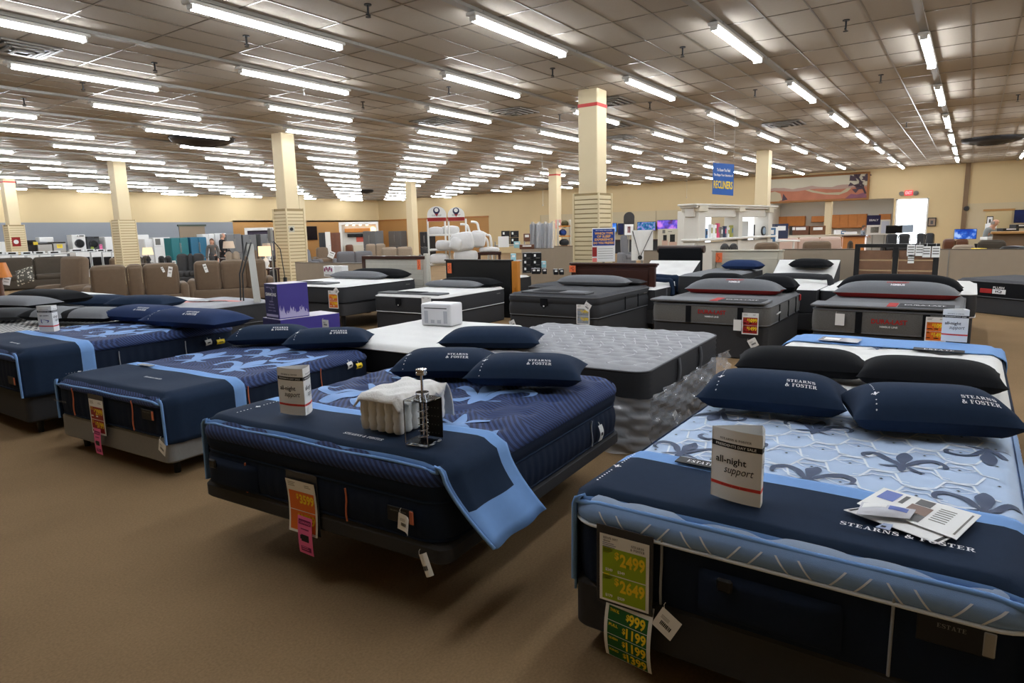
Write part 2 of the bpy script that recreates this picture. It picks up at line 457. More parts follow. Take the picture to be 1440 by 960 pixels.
for j in range(-3, 18):
    y = RV+j*ROWD
    if y > Y1-.5: break
    s = OFF[j] if j in OFF else (OFF[8]+(j-8)*(-.527)*P if (j % 2) else OFF[8]+(j-8)*.472*P)
    s = s % P
    jr = j+3
    # rail
    rb = MB(); rb.box(((X0+X1)/2+1, y, ZT+.1), (X1-X0-2.2, .11, .05), 0)
    x = X0+2
    while x < X1-1:
        rb.box((x, y, ZT+.14), (.05, .13, .1), 0); x += 1.3
    rl = rb.build('light_rail', M_rail)
    near = 'rightmost' if jr == 0 else ORD[jr]+' from the right'
    tag(rl, 'long grey metal rail under the ceiling tiles, %s of the rows' % near, 'rail', 'grey lighting rails across the ceiling')
    k = 0; x = s; n = 0
    while x+LL < X1-.3:
        px = None
        d = (Vector((x+LL/2, y, ZT))-EYE); z = d.dot(FW)
        lab = 'white twin-tube strip light, %s along the %s ceiling rail from the right' % (ORD[n], ORD[jr])
        if z > 22:
            o = bpy.data.objects.new('fluorescent_light', far_me); COL.objects.link(o); o.location = (x, y, ZT)
            tag(o, lab, 'ceiling light', 'fluorescent strip lights on the ceiling rails')
        else:
            o = thing('fluorescent_light', lab, 'ceiling light', (x, y, ZT), 0, 'fluorescent strip lights on the ceiling rails')
            for nm, me in (('housing', hm_me), ('tube', t1_me), ('tube', t2_me), ('end_socket', s1_me), ('end_socket', s2_me)): child(nm, me, o)
        n += 1; x += P; nlights += 1
print('LIGHTS', nlights)
# ================================================================ columns
M_colm = mat('column_paint', (216, 198, 160), .6, noise=.03, nscale=2)
M_slat = mat('slatwall', (216, 199, 160), .55)
M_slot = mat('slat_groove', (150, 130, 92), .7)
M_red = mat('red_paint', (190, 52, 44), .5)
def column(name_label, px, py, W, slat=None, stripe=None, rz=0):
    c = wz(px, py, ZC); t = thing('support_column', name_label, 'column', (c.x, c.y, 0), rz, 'square columns holding up the ceiling')
    b = MB(); b.box((0, 0, ZC/2), (W, W, ZC), bev=.015); b.build('shaft', M_colm, t)
    if stripe:
        b = MB()
        for z in stripe: b.box((0, 0, z), (W+.012, W+.012, .07))
        b.build('red_stripe', M_red, t)
    if slat:
        b = MB(); z0 = .12; n = int((slat-z0)/.1); Ws = W+.16
        b.box((0, 0, slat/2), (Ws-.03, Ws-.03, slat-.01), 1)
        for i in range(n): b.box((0, 0, z0+.1*(i+.5)), (Ws, Ws, .078), 0)
        for sx in (-1, 1):
            for sy in (-1, 1): b.box((sx*Ws/2, sy*Ws/2, slat/2), (.035, .035, slat), 0)
        b.build('slatwall_cladding', [M_slat, M_slot], t)
    return t
def col_h(px, pyc, py): # height seen at py on the column whose top is px,pyc
    c = wz(px, pyc, ZC); d = (c-EYE).dot(FW); return wd(px, py, d).z
colR = column('cream square column with slatted lower half and red stripe, behind the brown headboard', 833, 127, .46, col_h(817, 127, 271), [col_h(817, 127, 149)])
column('cream square column with slatted lower half behind the white bed and purple boxes', 397, 188, .46, col_h(397, 188, 293))
column('cream square column with slatted lower half behind the brown sofa backs on the left', 163, 226, .46, col_h(163, 226, 309))
column('cream square column at the left edge with a red sign and stripe', 9, 248, .46, col_h(9, 248, 316), [col_h(9, 248, 256)])
column('slender far cream column just right of the slatted one behind the purple boxes', 421, 272, .46)
column('far cream column between the appliances and the white arched shelf', 577, 255, .46)
column('far cream column beside the plastic-wrapped mattresses, with a thin red band', 780, 237, .46, None, [col_h(780, 237, 246)])
column('far cream column rising behind the white display pavilion', 1075, 212, .5)
# ================================================================ world
w = bpy.data.worlds.new('world'); SC.world = w; w.use_nodes = True
w.node_tree.nodes['Background'].inputs[0].default_value = (.8, .85, 1, 1); w.node_tree.nodes['Background'].inputs[1].default_value = .3
SC.view_settings.view_transform = 'Standard'; SC.view_settings.look = 'None'; SC.view_settings.gamma = 1; SC.view_settings.exposure = .32
SC.view_settings.use_curve_mapping = False
SC.cycles.max_bounces = 8; SC.cycles.diffuse_bounces = 4; SC.cycles.glossy_bounces = 3; SC.cycles.transparent_max_bounces = 12
SC.cycles.use_light_tree = True; SC.cycles.sample_clamp_indirect = 4
SC.cycles.caustics_reflective = False; SC.cycles.caustics_refractive = False
# ================================================================ fabrics
F_navy = mat('navy_border_fabric', (26, 36, 54), .85, spec=.15, bump=.1, bscale=600, noise=.12, nscale=60)
F_navycloth = mat('navy_cloth', (31, 45, 66), .9, spec=.15, bump=.12, bscale=700, noise=.1, nscale=25)
F_lb = mat('light_blue_cloth', (118, 158, 212), .85, spec=.2, bump=.1, bscale=600, noise=.05, nscale=30)
F_lbpat = mat('light_blue_jacquard', (128, 160, 206), .75, bump=.15, bscale=500, noise=.06, nscale=40)
F_whitefab = mat('white_fabric', (222, 222, 222), .8, bump=.15, bscale=300, noise=.03, nscale=20)
F_black = mat('black_fabric', (20, 21, 24), .9, spec=.15, bump=.1, bscale=600)
F_char = mat('charcoal_fabric', (46, 47, 50), .85, bump=.15, bscale=500, noise=.15, nscale=80)
F_grey = mat('grey_fabric', (98, 99, 102), .85, bump=.15, bscale=500, noise=.15, nscale=60)
F_greypil = mat('grey_pillow_fabric', (112, 114, 118), .85, bump=.15, bscale=500, noise=.1, nscale=60)
F_base = mat('charcoal_base_fabric', (52, 52, 54), .85, bump=.1, bscale=500, noise=.1, nscale=50)
F_basegrey = mat('grey_base_fabric', (132, 131, 129), .85, bump=.1, bscale=500, noise=.08, nscale=50)
F_red = mat('red_fabric', (165, 34, 32), .8, bump=.1, bscale=500)
M_orange = mat('copper_orange_strip', (214, 120, 86), .5)
M_wtext = mat('white_lettering', (235, 236, 238), .6)
M_paper = mat('white_paper', (240, 240, 238), .6)
M_ink = mat('black_ink', (22, 22, 24), .6)
M_goldink = mat('grey_ink', (120, 118, 112), .6)
def stripe_mat(name, base, line, freq_x, freq_y, width=.5, rgbn=.06):
    """nested chevron quilting lines woven into the fabric"""
    m = mat(name, base, .8, bump=.1, bscale=500); t = NT(m); o = t.xyz()
    ox = t.math('ADD', o[0], t.math('MULTIPLY', o[2], 1.3)); tri = t.math('ABSOLUTE', t.math('SUBTRACT', t.math('FRACT', t.math('MULTIPLY', o[1], freq_y)), .5))
    ph = t.math('ADD', t.math('MULTIPLY', ox, freq_x), t.math('MULTIPLY', tri, freq_x*.55/freq_y))
    # flip blocks so that the nests alternate
    blk = t.math('FLOOR', t.math('MULTIPLY', t.math('ADD', ox, t.math('MULTIPLY', tri, .25)), 3.1))
    ph2 = t.math('ADD', t.math('MULTIPLY', ox, -freq_x*.6), t.math('MULTIPLY', o[1], freq_x*.8))
    odd = t.math('MODULO', blk, 2.0)
    mixp = t.n('ShaderNodeMix'); t.lk(t.math('ABSOLUTE', odd), mixp.inputs[0]); t.lk(ph, mixp.inputs[2]); t.lk(ph2, mixp.inputs[3])
    sn = t.math('SINE', t.math('MULTIPLY', mixp.outputs[0], 6.283))
    f = t.math('GREATER_THAN', sn, 1-2*width)
    t.lk(t.mix(f, col(base), col(line)), t.b.inputs['Base Color'])
    return m
F_navyquilt = stripe_mat('navy_quilted_top', (27, 40, 76), (48, 68, 116), 36, 3.6, .45)
F_paleq = mat('pale_blue_quilted_top', (178, 199, 228), .75, bump=.15, bscale=400, noise=.06, nscale=12)
F_zebra = stripe_mat('black_white_zigzag_top', (210, 208, 204), (52, 52, 54), 16, 7, .5)
F_greyq = mat('grey_quilted_top', (158, 159, 163), .8, bump=.3, bscale=130, noise=.12, nscale=9)
F_wq = mat('white_quilted_top', (226, 225, 222), .8, bump=.2, bscale=200, noise=.03, nscale=10)
F_dkq = mat('dark_grey_quilted_top', (62, 63, 67), .85, bump=.25, bscale=200, noise=.2, nscale=20)
F_greywool = mat('heather_grey_border', (98, 97, 95), .9, bump=.3, bscale=300, noise=.35, nscale=90)
F_fleurgrey = mat('slate_fleur_fabric', (72, 84, 110), .75)
F_fleurblue = mat('light_blue_fleur_fabric', (126, 162, 214), .75)
F_whiteline = mat('white_stitch_line', (226, 234, 244), .75)
# ================================================================ mattress shapes
def perim(L, W, rc, step=.04, ncor=8):
    out = []
    hw = W/2
    def seg(a, b, n):
        k = max(1, int(math.hypot(b[0]-a[0], b[1]-a[1])/step))
        for i in range(k):
            t = i/k; out.append((a[0]+(b[0]-a[0])*t, a[1]+(b[1]-a[1])*t, n[0], n[1]))
    def arc(cx, cy, a0):
        for i in range(ncor):
            a = a0+PI/2*i/ncor; out.append((cx+rc*math.cos(a), cy+rc*math.sin(a), math.cos(a), math.sin(a)))
    seg((0, hw-rc), (0, -hw+rc), (-1, 0)); arc(rc, -hw+rc, PI)
    seg((rc, -hw), (L-rc, -hw), (0, -1)); arc(L-rc, -hw+rc, -PI/2)
    seg((L, -hw+rc), (L, hw-rc), (1, 0)); arc(L-rc, hw-rc, 0)
    seg((L-rc, hw), (rc, hw), (0, 1)); arc(rc, hw-rc, PI/2)
    return out
def band(mb, L, W, rc, prof, m=0, rib=0, amp=0, step=.04, smooth=True):
    """side of a mattress: profile (z, outward offset) swept round the rounded outline; ribs are vertical quilting channels"""
    pr = perim(L, W, rc, step if not rib else min(step, rib/5)); n = len(pr); vs = []; s = 0; acc = []
    for i, p in enumerate(pr):
        acc.append(s); q = pr[(i+1) % n]; s += math.hypot(q[0]-p[0], q[1]-p[1])
    for z, o in prof:
        for i, p in enumerate(pr):
            k = o
            if rib: k += amp*(abs(math.sin(PI*acc[i]/rib))**.6-1)*(1 if 0 < prof.index((z, o)) < len(prof)-1 else 0)
            vs.append((p[0]+p[2]*k, p[1]+p[3]*k, z))
    fs = []
    for r in range(len(prof)-1):
        for i in range(n): fs.append((r*n+i, r*n+(i+1) % n, (r+1)*n+(i+1) % n, (r+1)*n+i))
    mb.add(vs, fs, m, smooth); return mb
def bulge(z0, z1, o, k=5, base=0.0):
    return [(z0+(z1-z0)*i/k, base+o*math.sin(PI*i/k)**.7) for i in range(k+1)]
def round_slab(mb, L, W, rc, z0, z1, m=0, ed=.01):
    pr = perim(L, W, rc, .3); n = len(pr)
    band(mb, L, W, rc, [(z0, -ed), (z0+ed, 0), (z1-ed, 0), (z1, -ed)], m, step=.3, smooth=False)
    mb.add([(p[0]-p[2]*ed, p[1]-p[3]*ed, z1) for p in pr], [list(range(n))], m)
    mb.add([(p[0]-p[2]*ed, p[1]-p[3]*ed, z0) for p in pr], [list(range(n))[::-1]], m)
    return mb
class Bed:
    def __init__(s, X, Y, yaw, L, W, zm, zt, rc=.12, e=.07, drop=.05, quilt=None):
        s.X, s.Y, s.yaw, s.L, s.W, s.zm, s.zt = X, Y, R(yaw), L, W, zm, zt
        s.T = zt-zm; s.rc = rc; s.e = e; s.drop = drop; s.q = quilt
        s.M = Matrix.Translation((X, Y, zm)) @ Matrix.Rotation(s.yaw, 4, 'Z')
    def ed(s, x, y):
        dx = min(x, s.L-x); dy = s.W/2-abs(y)
        if dx < s.rc and dy < s.rc: return s.rc-math.hypot(s.rc-dx, s.rc-dy)
        return min(dx, dy)
    def S(s, x, y, q=1):
        d = max(0, s.ed(x, y)); z = s.T
        if d < s.e: z -= s.drop*(1-d/s.e)**2
        if s.q and q: z += s.q(x, y)*min(1, d/s.e)
        return z
    def loc(s, wp): return s.M.inverted() @ Vector(wp)
    def on(s, px, py, dz=0):
        """bed-local x,y of the top point seen at a pixel"""
        p = s.loc(wz(px, py, s.zt+dz)); return p.x, p.y
    def top(s, mb, nx=70, ny=54, m=0):
        hw = s.W/2
        def fn(u, v):
            x = s.L*u; y = -hw+s.W*v
            dx = min(x, s.L-x); dy = hw-abs(y)
            if dx < s.rc and dy < s.rc:
                a, b = s.rc-dx, s.rc-dy; h = math.hypot(a, b)
                if h > 1e-9:
                    k = max(a, b)/h; na, nb = a*k, b*k
                    x = x+(a-na)*(1 if x < s.L/2 else -1); y = y+(b-nb)*(-1 if y > 0 else 1)
            return (x, y, s.S(x, y))
        mb.grid(fn, nx, ny, m); return mb
    def line(s, mb, pts, m, off=.004, n=6, closed=False):
        """a flat ribbon sewn on the top: pts (x,y,width)"""
        P = spline(pts, n) if n > 1 else pts
        vs = []; fs = []
        for i, p in enumerate(P):
            a = P[max(0, i-1)]; b = P[min(len(P)-1, i+1)]
            dx, dy = b[0]-a[0], b[1]-a[1]; h = math.hypot(dx, dy) or 1
            for k in (-.5, 0, .5):
                x = p[0]-dy/h*p[2]*k; y = p[1]+dx/h*p[2]*k
                x = min(max(x, .005), s.L-.005); y = min(max(y, -s.W/2+.005), s.W/2-.005)
                vs.append((x, y, s.S(x, y)+off))
        for i in range(len(P)-1):
            for k in (0, 1): fs.append((i*3+k, i*3+k+1, i*3+k+4, i*3+k+3))
        mb.add(vs, fs, m, True)
    def inside(s, x, y, mgn=.04): return mgn < x < s.L-mgn and abs(y) < s.W/2-mgn
    def world(s, x, y, z): return s.M @ Vector((x, y, z))
def fleur(bed, mb, cx, cy, sc, ang, m, thick=1.0):
    ca, sa = math.cos(ang), math.sin(ang)
    def T(p): return (cx+sc*(ca*p[0]-sa*p[1]), cy+sc*(sa*p[0]+ca*p[1]), p[2]*sc*thick)
    st = [[(-.36, 0, .02), (-.2, 0, .11), (-.02, 0, .07), (.14, 0, .15), (.3, 0, .21), (.44, 0, .14), (.53, 0, .03)],
          [(-.12, .02, .03), (.02, .10, .09), (.2, .2, .1), (.3, .36, .1), (.22, .5, .08), (.08, .5, .05), (.04, .42, .02)],
          [(-.12, -.02, .03), (.02, -.10, .09), (.2, -.2, .1), (.3, -.36, .1), (.22, -.5, .08), (.08, -.5, .05), (.04, -.42, .02)],
          [(-.08, .02, .03), (-.16, .14, .07), (-.2, .28, .02)], [(-.08, -.02, .03), (-.16, -.14, .07), (-.2, -.28, .02)]]
    for q in st:
        pts = [T(p) for p in q]
        if all(bed.inside(p[0], p[1], .02) for p in pts): bed.line(mb, pts, m)
        else:
            run = [p for p in pts if bed.inside(p[0], p[1], .02)]
            if len(run) > 2: bed.line(mb, run, m)
def lattice(a, b, amp, s1, s2, ridge=0):
    def q(x, y):
        i = round(x/a)
        best = 0
        for ii in (i-1, i, i+1):
            off = .5*b if ii % 2 else 0
            j = round((y-off)/b)
            dx, dy = (x-ii*a)/s1, (y-off-j*b)/s2
            best = max(best, math.exp(-(dx*dx+dy*dy)))
        return -amp*best+ridge*math.sin(x*31+2*math.sin(y*13))*math.sin(y*17)
    return q
def mattress(bed, name, label, cat, bmats, tmat, prof_fn, rib=0, amp=0, pip=None, extra=None, group=None, nx=70, ny=54, pipes=(0, 1)):
    t = thing(name, label, cat, (bed.X, bed.Y, bed.zm), bed.yaw, group)
    mb = MB(); prof_fn(mb, bed, rib, amp)
    # closed underside
    pr = perim(bed.L, bed.W, bed.rc, .3); mb.add([(p[0], p[1], .0) for p in pr], [list(range(len(pr)))[::-1]], 0)
    mb.build('border', bmats, t)
    tb = MB(); bed.top(tb, nx, ny)
    tm = [tmat]
    if extra: tm += extra(tb, bed)
    tb.build('quilted_top', tm, t)
    if pip is not None:
        zs = [.012, bed.T-bed.drop]
        for i in pipes:
            pb = MB(); pr = perim(bed.L, bed.W, bed.rc, .15)
            pb.tube([(p[0]+p[2]*.004, p[1]+p[3]*.004, zs[i]) for p in pr], .0075, 6, 0, True)
            pb.build('piping', pip, t)
    return t
def prof_plain(mb, bed, rib, amp):
    band(mb, bed.L, bed.W, bed.rc, bulge(0, bed.T-bed.drop, .012), 0, rib, amp)
def prof_two(frac=.62):
    def fn(mb, bed, rib, amp):
        h = (bed.T-bed.drop)*frac
        band(mb, bed.L, bed.W, bed.rc, bulge(0, h, .018), 0, rib, amp)
        band(mb, bed.L, bed.W, bed.rc, bulge(h, bed.T-bed.drop, .016, 5), 0)
    return fn
def base(bed, label, z0, z1, matl, legs=0, inset=.02, group=None, L=None, rc=.06, legm=None, name='box_spring', legin=.12):
    t = thing(name, label, 'bed base', (bed.X, bed.Y, 0), bed.yaw, group)
    b = MB(); L = L or bed.L-2*inset
    bb = MB(Matrix.Translation((inset, 0, 0)))
    round_slab(bb, L, bed.W-2*inset, rc, z0, z1-.002, 0, .015); bb.build('foundation', matl, t)
    if legs:
        for x in (inset+legin, L-legin):
            for y in (-1, 1):
                lb = MB(); yy = y*(bed.W/2-inset-legin)
                if legs == 1: lb.cyl((x, yy, 0), (x, yy, z0+.02), .022, .03, 12)
                else: lb.box((x, yy, (z0+.02)/2), (.06, .06, z0+.02), bev=.006)
                lb.build('leg', legm or M_black, t)
    return t
# ================================================================ cloths, pillows
def runner(bed, name, label, t0, t1, drl, drr, cols, hem=0, mats=None, nt=26, off=.012, flare=(0, 0), skew=(0, 0), wob=.006, ext=None, group=None):
    """a folded cloth laid across the bed; drl/drr how far it hangs on the left/right; cols: function(t01, hang01) to material"""
    hw = bed.W/2; r = .05; so = hw+.034
    arc = PI/2*r; flat = 2*(so-r); tot = drl+arc+flat+arc+drr
    ns = 64
    def fn(u, v):
        t = t0+(t1-t0)*v; s = -drr-arc+tot*u      # s=0 at start of the flat part (right side)
        x = t; hang = 0; sg = 0
        if s < 0:
            sg = -1; k = -s
        elif s > flat:
            sg = 1; k = s-flat
        else:
            y = -so+r+s
            yc = max(-hw+.03, min(hw-.03, y)); xc = min(max(x, .03), bed.L-.03)
            z = max(bed.S(xc, yc, 0), bed.T-bed.drop*.5)+off+wob*.5*math.sin(9*y+5*t)
            if t < .05: z -= (.05-t)*.9
            return (x, y, z)
        z0 = bed.T-bed.drop*.5+off
        if k < arc:
            a = k/r; y = sg*(so-r+r*math.sin(a)); z = z0-r+r*math.cos(a)
        else:
            hang = k-arc; d = drl if sg > 0 else drr
            h01 = hang/max(d, 1e-6); fl = flare[0] if sg > 0 else flare[1]; sk = skew[0] if sg > 0 else skew[1]
            y = sg*(so+fl*h01**1.5+wob*math.sin(t*23+1)*h01); z = z0-r-hang*(1-.25*abs(fl)); x = t+sk*h01
        if x < .10:                                   # follow the rounded corner
            y = sg*(abs(y)-(.10-x)*.5*(1-min(1, max(0, (.10-x)))))
        return (x, y, z)
    b = MB(); b.grid(fn, ns, nt, lambda u, v: cols(v, max(0, (-(-drr-arc+tot*u)-arc)/max(drr, 1e-6) if u < .5 else ((-drr-arc+tot*u)-flat-arc)/max(drl, 1e-6))))
    o = b.build(name, mats, None, (bed.X, bed.Y, bed.zm), bed.yaw)
    md = o.modifiers.new('thickness', 'SOLIDIFY'); md.thickness = .008; md.offset = 1
    tag(o, label, 'bed runner', group)
    return o, fn
def pillow_pt(w, d, h, flat=.5, pinch=.07):
    def P(u, v, sd=1):
        y = -(w/2)*u*(1-pinch*(1-v*v)); x = (d/2)*v*(1-pinch*1.4*(1-u*u))
        z = (h/2)*max(0, 1-abs(u)**4.5)**.6*max(0, 1-abs(v)**2.4)**.55
        if sd < 0: z = -min(z, h/2*flat)
        return Vector((x, y, z))
    return P
def pillow_px(name, label, pl, pr, z, d, h, mats, deco=None, rest=None, group=None, tilt=0, gusset=None, pinch=.07, dx=0):
    """pillow whose left and right tips are seen at pixels pl, pr; z is the height of its middle"""
    a = wz(pl[0], pl[1], z); b = wz(pr[0], pr[1], z); c = (a+b)/2; w = (b-a).length
    rz = math.atan2(-(a-b).x, (a-b).y)
    t = thing(name, label, 'pillow', (c.x+dx, c.y, z-h/2*.5), rz, group)
    M = Matrix.Translation((0, 0, h/2*.5)) @ Matrix.Rotation(-tilt, 4, 'Y')
    P = pillow_pt(w, d, h, .5, pinch)
    mb = MB(M); n = 26
    mat_fn = (lambda u, v: 1 if gusset and gusset(u*2-1, v*2-1) else 0)
    mb.grid(lambda u, v: P(u*2-1, v*2-1, 1), n, 18, (lambda u, v: mat_fn(u, v)))
    vs = []
    mb.grid(lambda u, v: P(1-u*2, v*2-1, -1), n, 18, 1 if gusset and len(mats) > 1 else 0)
    mb.build('pillowcase', mats, t)
    if deco:
        db = MB(M); eb = MB(M); deco(db, eb, P, w, d); db.build('lettering', M_wtext, t); eb.build('stitched_emblem', M_wtext, t)
    return t
def on_pillow(P, w, d, u0, v0, off=.004):
    """text coordinates (metres) on the upper face"""
    def fn(a, b):
        u = u0+2*a/w; v = v0+2*b/d
        u = max(-.99, min(.99, u)); v = max(-.99, min(.99, v))
        p = P(u, v); e = .01
        n = (P(min(u+e, 1), v)-P(u-e, v)).cross(P(u, min(v+e, 1))-P(u, v-e))
        n = n.normalized() if n.length > 1e-12 else Vector((0, 0, 1))
        if n.z < 0: n = -n
        return p+n*off
    return fn
def small_fleur(mb, fn, cx, cy, s, m=0):
    for pts in ([(0, -.5), (.12, 0), (.16, .3), (0, .62), (-.16, .3), (-.12, 0)], [(.08, -.1), (.35, .28), (.55, .1), (.42, .02), (.36, .1), (.16, -.18)], [(-.08, -.1), (-.16, -.18), (-.36, .1), (-.42, .02), (-.55, .1), (-.35, .28)], [(-.26, -.12), (-.26, -.2), (.26, -.2), (.26, -.12)]):
        mb.add([fn(cx+x*s, cy+y*s) for x, y in pts], [list(range(len(pts)))], m)
def sf_deco(mb, eb, P, w, d, uo=.52, vo=-.66, ts=1.0, ul=-.72, two=True):
    fn = on_pillow(P, w, d, uo, vo)
    tw = .155*ts
    mb.text('STEARNS', lambda a, b: fn(a, b+.018*ts), tw*.92, .022*ts, 0, .03)
    mb.text('& FOSTER', lambda a, b: fn(a, b-.014*ts), tw, .022*ts, 0, .03)
    fl = on_pillow(P, w, d, ul, -.5)
    small_fleur(eb, fl, 0, .0, .035)
    for k in range(-5, 7):
        if abs(k) < 2: continue
        y = k*.024; eb.add([fl(x*.004, y+q*.004) for x, q in ((-1, 0), (0, -1), (1, 0), (0, 1))], [(0, 1, 2, 3)], 0)
# ================================================================ the five beds nearest the camera
BR = Bed(2.14, .49, 0, 2.03, 1.46, .31, .67, quilt=lattice(.13, .26, .012, .05, .05, .0015))
BC = Bed(1.92, 2.57, 3.3, 1.92, 1.66, .36, .72, quilt=lattice(.15, .24, .022, .055, .055, .003))
B2 = Bed(2.21, 5.28, 3.0, 2.03, 1.52, .30, .60, quilt=lattice(.16, .26, .008, .05, .05))
B1 = Bed(2.12, 7.36, 0, 2.03, 1.52, .40, .76, quilt=lattice(.16, .26, .008, .05, .05))
BZ = Bed(2.2, 9.15, 0, 2.03, 1.88, .36, .72)
BY = Bed(2.2, 11.1, 0, 2.03, 1.9, .40, .78)
MT = {}
def ex_pale(tb, bed):
    a, b = .13, .26
    for i in range(-1, int(bed.L/a)+2):
        off = .5*b if i % 2 else 0
        for j in range(-5, 6):
            cx, cy = i*a, off+j*b
            if not bed.inside(cx, cy, .03): continue
            tb_pts = [(cx+dx, cy+dy) for dx, dy in ((.008, 0), (0, .008), (-.008, 0), (0, -.008))]
            tb.add([(x, y, bed.S(x, y)+.004) for x, y in tb_pts], [(0, 1, 2, 3)], 3)
            if (i+j) % 2 == 0:
                q = [(cx+.035, cy), (cx, cy+.06), (cx-.035, cy), (cx, cy-.06), (cx+.035, cy)]
                if all(bed.inside(*p) for p in q):
                    for k in range(4): bed.line(tb, [q[k]+(.007,), q[k+1]+(.007,)], 2, .003, 2)
            q = [(cx-.065, cy-.13), (cx-.05, cy-.075), (cx+.06, cy-.045), (cx+.06, cy+.045), (cx-.05, cy+.075), (cx-.065, cy+.13)]
            q = [p for p in q if bed.inside(*p)]
            for k in range(len(q)-1): bed.line(tb, [q[k]+(.009,), q[k+1]+(.009,)], 2, .003, 3)
            if (i+j) % 2:
                q = [(cx-.03, cy-.10), (cx-.022, cy-.062), (cx+.028, cy-.036), (cx+.028, cy+.036), (cx-.022, cy+.062), (cx-.03, cy+.10)]
                if all(bed.inside(*p) for p in q):
                    for k in range(len(q)-1): bed.line(tb, [q[k]+(.006,), q[k+1]+(.006,)], 2, .003, 3)
    k = 0
    for cx, cy, an in ((.62, -.02, 0), (.62, -.60, 0), (.98, .38, PI), (.98, -.32, 0), (1.32, .08, 0), (1.32, -.62, PI), (.66, .52, 0), (1.36, .58, PI), (1.66, -.25, PI), (1.66, .42, 0)):
        fleur(bed, tb, cx, cy, .30, an, 1)
    return [F_fleurgrey, F_whiteline, M_ink]
def ex_blue(spots, sc, th=1.0):
    def fn(tb, bed):
        for cx, cy, an in spots: fleur(bed, tb, cx, cy, sc, an, 1, th)
        return [F_fleurblue]
    return fn
def piping_tabs(bed, t, spots, m=M_orange, z0=.03, z1=.25, out=.02):
    """thin upright accent strips on the border: spots (side, position)"""
    for sd, p in spots:
        b = MB(); pts = []
        for k in range(6):
            z = z0+(z1-z0)*k/5; o = out+.004*math.sin(k*1.3)
            if sd == 'f': pts.append((-o, p, z))
            elif sd == 'r': pts.append((p, -bed.W/2-o, z))
        b.tube(pts, .005, 6); b.build('accent_strip', m, t)
tR = mattress(BR, 'mattress', 'nearest queen mattress, navy sides and pale blue top with slate fleurs', 'mattress', [F_navy], F_paleq, prof_plain, .085, .008, None, ex_pale, nx=110, ny=90)
rz0 = BR.T-BR.drop-.062
def rim(bed, t, z0, z1, m, out=.016, stripes=None):
    prf = [(z0, .010)]+[(z0+(z1-z0)*k/6, .010+out*math.sin(PI*(k+1)/8)) for k in range(1, 7)]+[(z1+.02, -.004)]
    tb = MB(); band(tb, bed.L, bed.W, bed.rc, prf, 0, step=.06)
    if stripes:
        pr = perim(bed.L, bed.W, bed.rc, .02, 8); n = len(pr)
        def at(s, v):
            i = int(math.floor(s)); f = s-i; p, q = pr[i % n], pr[(i+1) % n]; o = .0125+out*math.sin(PI*(6*v+1)/8); g = [p[k]*(1-f)+q[k]*f for k in range(4)]
            return (g[0]+g[2]*o, g[1]+g[3]*o, z0+(z1-z0)*v)
        for i in range(0, n-8, 8):
            sg = 1 if (i//8) % 2 else -1
            for off in (1.5, 5.0):
                tb.grid(lambda u, v: at(i+off+.38*u+sg*(v-.5)*2.4, .02+.97*v), 1, 7, 1)
        tb.tube([(p[0]+p[2]*.02, p[1]+p[3]*.02, z0) for p in perim(bed.L, bed.W, bed.rc, .12)], .007, 6, 1, True)
    tb.build('quilted_rim', [m, F_whiteline], t)
rim(BR, tR, rz0, BR.T-BR.drop, F_lbpat, .016, True)

base(BR, 'dark low base under the pale blue topped mattress at the right', .10, .31, F_base, 2, .0)
tC = mattress(BC, 'mattress', 'tall pillow-top navy mattress with light blue fleurs, bearing the clear display tower', 'mattress', [F_navy], F_navyquilt, prof_two(.60), .07, .007, F_navy,
    ex_blue(((1.08, -.30, .25), (.86, .42, PI-.3), (1.38, .40, .2), (.50, -.52, PI+.3)), .58, 1.1), nx=110, ny=90)
tb = MB(); zz = (BC.T-BC.drop)*.60
pr = perim(BC.L, BC.W, BC.rc, .12); tb.tube([(p[0], p[1], zz) for p in pr], .008, 6, 0, True); tb.build('piping', F_navycloth, tC)
rim(BC, tC, BC.T-BC.drop-.055, BC.T-BC.drop, F_navyquilt, .012)
t = base(BC, 'thin dark adjustable base under the pillow-top mattress with the display tower', .27, .36, F_base, 1, -.01, legin=.62)
t2 = mattress(B2, 'mattress', 'navy mattress with light blue fleurs on a grey legged base, second from the left', 'mattress', [F_navy], F_navyquilt, prof_plain, .085, .006, F_navy,
    ex_blue(((.92, -.34, .2), (1.02, .36, .25), (1.45, -.02, .15), (1.42, -.62, PI)), .62, 1.15))
rim(B2, t2, B2.T-B2.drop-.035, B2.T-B2.drop, F_navyquilt, .01)
base(B2, 'grey upholstered bed base on black legs, second from the left in the front row', .11, .30, F_basegrey, 1, .0)
t1 = mattress(B1, 'mattress', 'navy mattress with light blue fleurs cut off by the left photo edge', 'mattress', [F_navy], F_navyquilt, prof_plain, .085, .006, F_navy,
    ex_blue(((.88, -.38, .2), (.95, .34, .2), (1.36, .0, .2), (1.40, -.58, PI)), .60, 1.15))
base(B1, 'dark base under the leftmost navy mattress in the front row', .12, .40, F_base, 1, .02)
rim(B1, t1, B1.T-B1.drop-.04, B1.T-B1.drop, F_navyquilt, .01)
tz = mattress(BZ, 'mattress', 'mattress with black and white zigzag top beyond the leftmost navy bed', 'mattress', [F_char], F_zebra, prof_plain, 0, 0, F_char, nx=40, ny=30)
base(BZ, 'dark base under the zigzag-topped mattress at far left', 0, .36, F_base)
mattress(BY, 'mattress', 'grey topped mattress under the pillows at the left photo edge', 'mattress', [F_char], F_dkq, prof_plain, 0, 0, F_char, nx=30, ny=24)
base(BY, 'dark base of the grey topped mattress at the left photo edge', 0, .40, F_base)
